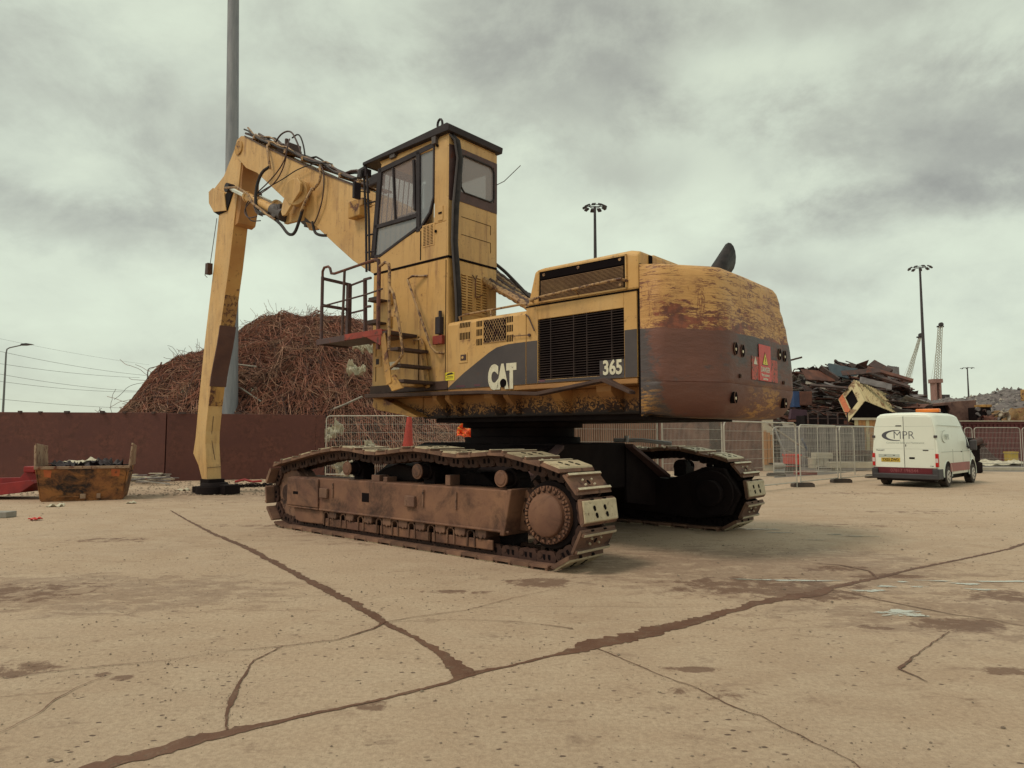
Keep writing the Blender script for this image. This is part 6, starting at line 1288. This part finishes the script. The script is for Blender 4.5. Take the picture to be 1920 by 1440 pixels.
# ------------------------------------------------------------ far floodlight masts, harbour cranes
def flood(u, vtop, d, R_, label, n_=9, rp_=.22):
    b_ = at(u, 800, d); b_.z = 0; H_ = at(u, vtop, d).z; t2 = empty('floodlight_mast', b_, 0, label, 'floodlight mast', 'floodlight masts')
    s3 = MB(); s3.cyl((0, 0, 0), (0, 0, H_), rp_ * 1.7, rp_ * .7, n=10); s3.build('mast_pole', m_lamp, t2, 0, True)
    s3 = MB(); s3.tube([(R_ * .55 * math.cos(a), R_ * .55 * math.sin(a), H_ + .1) for a in [k * math.pi / 8 for k in range(17)]], .05, 5); s3.build('lamp_ring', m_lamp, t2)
    s3 = MB(); s3.box((-R_ * .85, -.04, H_ + .02), (R_ * .85, .04, H_ + .10)); s3.build('cross_arm', m_lamp, t2)
    for k in range(n_):
        a = 2 * math.pi * k / n_ + .3; c = Vector((R_ * 1.0 * math.cos(a), R_ * 1.0 * math.sin(a), H_ - .05))
        mt_ = Matrix.Translation(c) @ Matrix.Rotation(a, 4, 'Z') @ Matrix.Rotation(R(28), 4, 'Y'); s3 = MB(); s3.box((-.26, -.24, -.10), (.30, .24, .12), 0, mt_); s3.build('floodlight', m_lamp, t2, .05)
flood(1119, 388, 86, 1.25, 'tall floodlight mast rising behind the excavator hood'); flood(1738, 502, 117, 1.6, 'tall dark floodlight mast behind the van, right of the scrap heap'); flood(1819, 690, 290, 2.3, 'farthest and smallest floodlight mast above the gravel heap', 8, .3)
def lattice(pts0, pts1, n_, r_, name, parent, mat):
    s3 = MB()
    for a, b_ in zip(pts0, pts1): s3.bar(a, b_, r_, r_)
    for k in range(n_):
        f0, f1 = k / n_, (k + 1) / n_
        for i in range(len(pts0)):
            j = (i + 1) % len(pts0); p = Vector(pts0[i]).lerp(Vector(pts1[i]), f0); q = Vector(pts0[j]).lerp(Vector(pts1[j]), f1); s3.bar(p, q, r_ * .6, r_ * .6)
    return s3.build(name, mat, parent)
def boomc(u0, v0, u1, v1, d, w0, w1, label, tower=None):
    a, b_ = at(u0, v0, d), at(u1, v1, d); t2 = empty('harbour_crane', Vector((a.x, a.y, 0)), 0, label, 'crane'); o_ = Vector((a.x, a.y, 0)); a -= o_; b_ -= o_
    c0 = [a + Vector((x_ * w0, y_ * w0, 0)) for x_, y_ in ((-1, -1), (1, -1), (1, 1), (-1, 1))]; c1 = [b_ + Vector((x_ * w1, y_ * w1, 0)) for x_, y_ in ((-1, -1), (1, -1), (1, 1), (-1, 1))]
    lattice(c0, c1, 20, .16, 'crane_boom', t2, m_crane)
    s3 = MB(); s3.cyl(b_ + Vector((.3, -.4, .7)), b_ + Vector((.3, .4, .7)), .75, n=14); s3.box(tuple(b_ + Vector((-1.1, -.4, -.3))), tuple(b_ + Vector((1.1, .4, .2)))); s3.build('boom_head', m_lamp, t2)
    s3 = MB()
    for dx in (-2.2, 1.8): s3.bar(b_, a + Vector((dx, 0, 0)), .06, .06)
    s3.build('stay_rope', m_crane, t2)
    if tower:
        (u2, v2, u3, v3) = tower; p, q = at(u2, v2, d) - o_, at(u3, v3, d) - o_; s3 = MB(); w_ = (at(u3, v2, d) - at(u2, v2, d)).x
        s3.box((p.x, -1.5, 0), (p.x + w_ * .28, 1.5, p.z)); s3.build('tower_leg', m_cranet, t2); s3 = MB(); s3.box((p.x + w_ * .72, -1.5, 0), (p.x + w_, 1.5, p.z)); s3.build('tower_leg', m_cranet, t2)
        s3 = MB(); s3.box((p.x - .5, -1.7, p.z - 1.2), (p.x + w_ + .5, 1.7, p.z + .2)); s3.build('tower_head', m_cranet, t2); s3 = MB(); s3.box((p.x, -1.4, 0), (p.x + w_, 1.4, p.z - 7.5)); s3.build('tower_body', m_cranet, t2)
        s3 = MB(); s3.box((p.x + w_ + .1, -1.2, p.z - 9), (p.x + w_ + 3, 1.2, p.z - 5.4)); s3.build('operator_cabin', m_lamp, t2)
boomc(1694, 735, 1725, 632, 250, .6, .3, 'pale lattice harbour crane boom leaning right, left of the floodlight mast')
boomc(1757, 715, 1763, 612, 250, .75, .5, 'pale lattice harbour crane with a brown slotted tower, right of the floodlight mast', (1748, 712, 1760, 750))

# ------------------------------------------------------------ gravel heap, steel block, engine scrap and container on the right
gp = [(1700, 800), (1735, 762), (1752, 752), (1790, 748), (1812, 744), (1828, 742), (1848, 741), (1866, 735), (1885, 731), (1905, 730), (1925, 727), (2000, 722), (2120, 730), (2300, 760), (2400, 800)]
s_ = MB(); vs = []; D0 = 72; nx, ny = 110, 26
for i in range(nx + 1):
    u = 1700 + 700 * i / nx
    for (a, va), (b_, vb) in zip(gp[:-1], gp[1:]):
        if a <= u <= b_: vt = va + (vb - va) * (u - a) / (b_ - a)
    xr = at(u, 800, D0).x; hr_ = max(0, at(u, vt, D0).z)
    for j in range(ny + 1):
        y_ = D0 - 15 + 30 * j / ny; f = max(0, 1 - abs((y_ - D0) / 15) ** 1.6); vs.append((xr * (y_ / D0 * .15 + .85), y_, hr_ * f + (.45 * mn.noise(Vector((xr * .5, y_ * .5, 0))) + .25 * mn.noise(Vector((xr * 1.7, y_ * 1.7, 4)))) * (1 if f > .05 else 0) - .1))
s_.add(vs, [(i * (ny + 1) + j, (i + 1) * (ny + 1) + j, (i + 1) * (ny + 1) + j + 1, i * (ny + 1) + j + 1) for i in range(nx) for j in range(ny)])
base_v = list(vs)
for k in range(5200):
    p = Vector(sr.choice(base_v)); 
    if p.z < .4 or p.y > D0 + 2: continue
    p = p + Vector((sr.uniform(-.35, .35), sr.uniform(-.6, .6), 0)); r_ = sr.uniform(.06, .22); m_ = 1 if sr.random() < .25 else 0; vv = []
    for q in ((1, 0, 0), (0, 1, 0), (-1, 0, 0), (0, -1, 0), (0, 0, 1)): vv.append(tuple(p + Vector(q) * r_ * sr.uniform(.6, 1.3)))
    s_.add(vv, [(0, 1, 4), (1, 2, 4), (2, 3, 4), (3, 0, 4)], m_)
s_.build('gravel_heap', [m_gravel, m_scrapD], None, kind='stuff', label='big grey heap of crushed scrap behind the maroon container')
# cut steel tank block with dark arch
t_ = empty('steel_tank', gx_(1742, 49), 0, 'large brown cut steel tank with a dark arched opening, above the van roof', 'tank')
def lx(u, d=49): return (u - 960) / FPX * d - t_.location.x
def lz(v_, d=49): return at(1742, v_, d).z
s_ = MB(); s_.prism([(lx(1782), lz(800)), (lx(1832), lz(800)), (lx(1831), lz(750)), (lx(1800), lz(752)), (lx(1738), lz(758)), (lx(1733), lz(763)), (lx(1778), lz(760)), (lx(1782), lz(768))], 'y', 0, 3.0); s_.build('tank_side', m_brown, t_, .03)
s_ = MB(); s_.prism([(lx(1735), lz(800)), (lx(1783), lz(800)), (lx(1782), lz(772)), (lx(1776), lz(760)), (lx(1760), lz(759)), (lx(1740), lz(766))], 'y', .3, 2.8); s_.build('dark_arch', m_grease, t_, .05)
t_2 = empty('scrap_engine', gx_(1832, 47.5), 0, 'scrapped engine block with a yellow cover on the maroon container wall', 'engine')
s_ = MB(); s_.box((0, .1, 2.5), (1.1, .9, 3.6)); s_.build('engine_block', m_grease, t_2, .06); s_ = MB(); s_.box((.4, 0, 3.6), (1.1, .8, 3.78)); s_.build('yellow_cover', m_yel2, t_2, .03)
for k in range(14):
    c = Vector((rnd.uniform(.1, 1.05), .06, rnd.uniform(2.6, 3.5))); s_ = MB(); s_.cyl(c + Vector((0, .1, 0)), c + Vector((0, -.06, 0)), rnd.uniform(.06, .16), n=10); s_.build('engine_part', rnd.choice((m_scrapA, m_scrapB, m_brownpipe)), t_2)
o = crumple('yellow_hood', at(1905, 783, 47), 2.6, 1.8, .8, m_skipbrown, 31, 12); o.rotation_euler = (R(30), 0, 0); tag(o, 'bent yellow-brown machine hood lying on the container wall at right', 'machine hood')
for k, (u, v_, r_) in enumerate(((1858, 786, .5), (1872, 790, .4), (1880, 779, .4))):
    o = crumple('scrap_sheet', at(u, v_, 46.6), r_ * 2, r_ * 1.5, r_, (m_scrapC, m_scrapB, m_paleT)[k], 50 + k, 8); o.rotation_euler = (R(40), 0, k); tag(o, ('rust-brown bent scrap right of the scrap engine', 'grey bent scrap in front of the yellow-brown hood', 'pale bent scrap between the engine and the hood')[k], 'scrap metal')
t_3 = empty('container_wall', gx_(1790, 45.2), 0, 'long maroon container wall on the right behind the mesh fence', 'container')
s_ = MB(); s_.box((0, .08, 0), (12.5, 2.4, 2.50)); s_.build('shell', m_cont, t_3, .02)
s_ = MB(); s_.box((0, -.02, 2.40), (12.5, .1, 2.56)); s_.build('top_rail', m_cont, t_3, .01); s_ = MB(); s_.box((0, -.02, 0), (12.5, .1, .15)); s_.build('bottom_rail', m_cont, t_3, .01)
for k in range(45): s_ = MB(); x0 = .05 + k * .275; s_.prism([(x0, .08), (x0 + .04, .02), (x0 + .16, .02), (x0 + .20, .08)], 'z', .15, 2.40); s_.build('corrugation', m_cont, t_3)
s_ = MB(); s_.box((0, -.06, 2.58), (12.5, .3, 2.64)); o = s_.build('pale_plank', m_paleT); o.location = gx_(1800, 45.1); tag(o, 'pale ragged plank lying along the top of the maroon container', 'plank')
ybin = loose('yellow_bin', 'yellow bin standing by the fence at the right edge', 'bin', lambda s3: (s3.box((0, 0, 0), (.50, .45, .72)), s3.box((-.03, -.03, .66), (.53, .48, .75))), m_skipbrown2, gx_(1890, 40), 0)
o = crumple('white_sheeting', gx_(1858, 39.5) + Vector((0, 0, .12)), 3.4, 1.2, .35, m_rag, 71, 14); tag(o, 'white plastic sheeting on the ground beyond the fence right of the van', 'sheeting')
loose('concrete_kerb', 'long pale concrete kerb on the ground right of the van', 'kerb', lambda s3: s3.box((0, 0, 0), (9, .3, .14)), m_paleT, gx_(1822, 33.5), .02)
# dark compressor-like scrap behind the van nose
t_4 = empty('greasy_machine', gx_(1826, 31), 0, 'dark greasy machine part standing behind the van mirror', 'machine part')
for nm, b0, b1 in (('upper_block', (-.42, 0, 1.05), (.30, .4, 1.55)), ('column', (-.05, .05, .5), (.28, .35, 1.1)), ('foot', (-.12, 0, 0), (.34, .45, .5))): s_ = MB(); s_.box(b0, b1); s_.build(nm, m_grease, t_4, .08)
s_ = MB(); s_.cyl((-.2, -.05, 1.3), (.25, -.05, 1.45), .16, n=12); s_.cyl((.2, 0, 1.2), (.5, 0, 1.3), .07, n=8); s_.build('cylinder', m_scrapA, t_4)
# orange-red crawler at the right edge on the heap
t_5 = empty('orange_excavator', at(1941, 742, 60), 0, 'small orange machine frame on the gravel heap at the right edge', 'excavator')
s_ = MB(); s_.box((-.4, 0, -.4), (1.5, 1.2, .6)); s_.build('body', m_yel2, t_5, .05); s_ = MB(); s_.box((-.2, 0, .6), (-.1, .1, 1.6)); s_.box((-.2, 0, 1.5), (1.0, .1, 1.6)); s_.build('guard_frame', m_rustpipe, t_5)

# ------------------------------------------------------------ the white van
vf = Vector((.72, .694, 0)).normalized(); vl = Vector((-vf.y, vf.x, 0)); VO = Vector((13.39, 22.04, 0)) + vl * .97
van = empty('white_van', VO, math.atan2(vf.y, vf.x), 'white high-roof delivery van with grey lettering on its rear doors, parked right of the fence', 'van')
st = []   # stations: x, half width, z bottom, roof z
def vring(x_, hw, zb, zr, zs=None, tuck=.16):
    zs = zs or 1.15; pts = [(x_, hw - .03, zb), (x_, hw, zb + .16), (x_, hw + .005, min(zs, zr - .25)), (x_, hw - .06, zr * .80 if zr > 2 else zr - .2), (x_, hw - tuck, zr - .10), (x_, hw - tuck - .10, zr - .025), (x_, .3, zr)]
    return pts + [(p[0], -p[1], p[2]) for p in reversed(pts)]
s_ = MB()
s_.loft([vring(-.0, .95, .42, 2.33), vring(.05, .97, .40, 2.37), vring(.5, .975, .38, 2.41), vring(2.2, .975, .38, 2.42), vring(2.9, .975, .38, 2.38), vring(3.25, .97, .38, 2.18, 1.1), vring(3.75, .96, .38, 1.72, 1.05, .12), vring(4.15, .95, .38, 1.32, 1.0, .10), vring(4.6, .90, .40, 1.14, .9, .12), vring(4.80, .80, .45, .95, .75, .15)])
body = s_.build('body', m_van, van, .02, True)
def vb(name, a, b_, mat, bev=0, par=van): s3 = MB(); s3.box(a, b_); return s3.build(name, mat, par, bev)
# rear doors with proud skins
for sg in (1, -1):
    s_ = MB(); s_.prism([(sg * .006, .62), (sg * .90, .62), (sg * .90, 1.15), (sg * .875, 1.9), (sg * .80, 2.24), (sg * .006, 2.28)], 'x', -.022, .0)
    s_.build('rear_door', m_van, van, .008)
vb('door_split', (-.024, -.006, .63), (-.018, .006, 2.27), m_seam); 
for sg in (1, -1): s_ = MB(); s_.box((-.0235, min(sg * .04, sg * .84), 1.945), (-.0215, max(sg * .04, sg * .84), 1.953)); s_.build('door_crease', m_vlogo2, van); s_ = MB(); s_.box((-.0235, min(sg * .03, sg * .86), 1.22), (-.0215, max(sg * .03, sg * .86), 1.226)); s_.build('door_crease', m_vlogo2, van)
vb('high_brake_lamp', (-.035, .06, 1.955), (-.022, .23, 1.985), m_blk, .003)
vb('stripe', (-.030, -.93, .42), (-.020, .93, .62), m_vstripe, .002)
vb('rear_bumper', (-.12, -.96, .26), (.06, .96, .43), m_vgrey, .03); vb('bumper_skirt', (-.06, -.85, .20), (.3, .85, .28), m_grease, .02)
for sg in (1, -1):
    s_ = MB(); s_.box((-.05, min(sg * .97, sg * .885), .66), (.06, max(sg * .97, sg * .885), 1.08)); s_.build('tail_lamp', m_lens, van, .015); s_ = MB(); s_.box((-.054, min(sg * .965, sg * .89), .80), (-.045, max(sg * .965, sg * .89), .93)); s_.build('reversing_lens', m_lensw, van)
    s_ = MB(); s_.box((-.10, min(sg * .80, sg * .985), .26), (.42, max(sg * .80, sg * .985), .60)); s_.build('bumper_corner', m_vgrey, van, .03)
    s_ = MB(); s_.box((-.04, min(sg * .86, sg * .96), 1.58), (.01, max(sg * .86, sg * .96), 1.66)); s_.build('door_hinge', m_dgrey, van, .01)
vb('plate_recess', (-.026, .14, .94), (-.021, .78, 1.05), m_vlogo2, .002); vb('plate_lamp', (-.032, .28, 1.0), (-.024, .34, 1.02), m_blk); vb('plate_lamp', (-.032, .54, 1.0), (-.024, .60, 1.02), m_blk)
npl = vb('number_plate', (-.034, .13, .80), (-.024, .70, .93), m_plate, .004)
vb('handle_recess', (-.028, -.30, .90), (-.022, -.14, .96), m_hole, .004); vb('rear_handle', (-.034, -.70, 1.17), (-.022, -.54, 1.20), m_blk, .005); vb('lock', (-.030, -.06, 1.30), (-.022, -.04, 1.37), m_blk)
def vt(txt, y_, z_, size, mat, sx2=1., off=0., nm='lettering', x_=-.0255): place_text(text_mesh(txt, size, mat, .001, off), nm, van, (x_, y_, z_), (0, -1, 0), (0, 0, 1), sx2, 1)
vt('MPR', .0, 1.655, .37, m_vlogo, .92, -.005); vt('Commercial Sales and Maintenance', -.03, 1.42, .085, m_vlogo2, .92); vt('YX03 ZWD', .415, .865, .125, m_blk, .80, .003, x_=-.0355)
vt('07817 196544', .02, .52, .155, m_vred2, .92, .001, x_=-.0315); vt('TRANSIT', .72, 1.17, .06, m_vlogo, 1.1, .001); vt('T280', -.78, .68, .05, m_vlogo, 1)
s_ = MB(); op = []; ip = []
for k in range(25):
    a = R(75) + R(210) * k / 24; op.append((.24 + .42 * -math.cos(a) * 1.0, 1.655 + .175 * math.sin(a))); ip.append((.24 - .34 * math.cos(a) - .055, 1.655 + .150 * math.sin(a)))
vs = [(-.0265, p[0], p[1]) for p in op] + [(-.0265, p[0], p[1]) for p in ip]; s_.add(vs, [(k, k + 1, k + 26, k + 25) for k in range(24)]); s_.build('swoosh_emblem', m_vlogo, van)
# right side: seams, stripe, faded emblem, windows, wheels
ys = -.978
s_ = MB(); s_.bar((.1, -.94, 1.985), (3.05, -.94, 1.96), .02, .012); s_.build('roof_seam', m_vlogo2, van)
for x0, z0, z1 in ((1.55, .45, 1.9), (2.75, .45, 1.9), (3.72, .6, 1.1)): vb('door_seam', (x0 - .006, ys - .008, z0), (x0 + .006, ys, z1 if z1 < 1.2 else 1.2), m_vlogo2)
vb('side_stripe', (1.18, ys - .012, .48), (3.55, ys - .002, .76), m_vstripe2); vb('side_door_handle', (2.5, ys - .02, 1.1), (2.62, ys, 1.13), m_blk, .004)
vb('crease_line', (.3, ys - .010, 1.12), (3.9, ys - .001, 1.135), m_vlogo2)
s_ = MB(); s_.tube([(.75 - .0 + .28 * math.cos(a), ys + .012, 1.62 + .19 * math.sin(a)) for a in [R(80) + R(200) * k / 16 for k in range(17)]], .012, 5); s_.build('faded_emblem', m_vlogo2, van)
place_text(text_mesh('MPR', .26, m_vlogo2, .002, 0), 'faded_lettering', van, (1.0, ys + .004, 1.60), (1, 0, 0), (0, .0, 1), .9, 1)
s_ = MB(); s_.add([(2.85, -.945, 1.30), (3.72, -.965, 1.22), (3.45, -.90, 1.72), (3.2, -.87, 1.93), (2.85, -.87, 1.93), (2.85, -.93, 1.28), (3.72, -.95, 1.20), (3.45, -.88, 1.70), (3.2, -.85, 1.91), (2.85, -.85, 1.91)], [(0, 1, 2, 3, 4), (9, 8, 7, 6, 5)] ); s_.build('cab_window', m_blk, van)
s_ = MB(); s_.add([(3.28, -.80, 2.17), (3.28, .80, 2.17), (4.12, .86, 1.36), (4.12, -.86, 1.36)], [(0, 1, 2, 3)]); s_.build('windscreen', m_glassb, van)
s_ = MB(); s_.box((3.45, -1.22, 1.15), (3.62, -1.02, 1.50)); s_.box((3.5, -1.05, 1.2), (3.58, -.93, 1.3)); s_.build('wing_mirror', m_vgrey, van, .03)
s_ = MB(); s_.box((3.45, 1.02, 1.15), (3.62, 1.22, 1.50)); s_.box((3.5, .93, 1.2), (3.58, 1.05, 1.3)); s_.build('wing_mirror', m_vgrey, van, .03)
for x0 in (.95, 3.95):
    for sg in (1, -1):
        s_ = MB(); s_.cyl((x0, sg * .90, .40), (x0, sg * .982, .40), .43, n=36); 
        s_.v = [(p[0], p[1], max(.20, p[2])) for p in s_.v]; s_.build('wheel_arch', m_grease, van)
        s_ = MB(); s_.tube([(x0 + .445 * math.cos(a), sg * .972, .40 + .445 * math.sin(a)) for a in [R(-10) + R(200) * k / 20 for k in range(21)]], .022, 6); s_.build('arch_lip', m_van, van, 0, True)
        s_ = MB(); s_.cyl((x0, sg * .76, .335), (x0, sg * .992, .335), .335, n=32); wh = s_.build('wheel', m_rubber, van, .03, True)
        s_ = MB(); s_.cyl((x0, sg * .985, .335), (x0, sg * 1.0, .335), .215, .20, n=28); s_.build('rim', m_alloy, wh, 0, True)
        for k in range(5): a = k * 1.2566; s_ = MB(); s_.cyl((x0 + .12 * math.cos(a), sg * .99, .335 + .12 * math.sin(a)), (x0 + .12 * math.cos(a), sg * 1.002, .335 + .12 * math.sin(a)), .035, n=8); s_.build('rim_hole', m_hole, wh)
vb('underbody', (.3, -.75, .22), (4.5, .75, .40), m_grease)
# beacon bar on the roof
s_ = MB(); s_.box((1.9, -.55, 2.43), (2.1, .18, 2.57)); s_.build('beacon_bar', m_beacon, van, .03); vb('beacon_base', (1.88, -.58, 2.40), (2.12, .2, 2.44), m_blk)
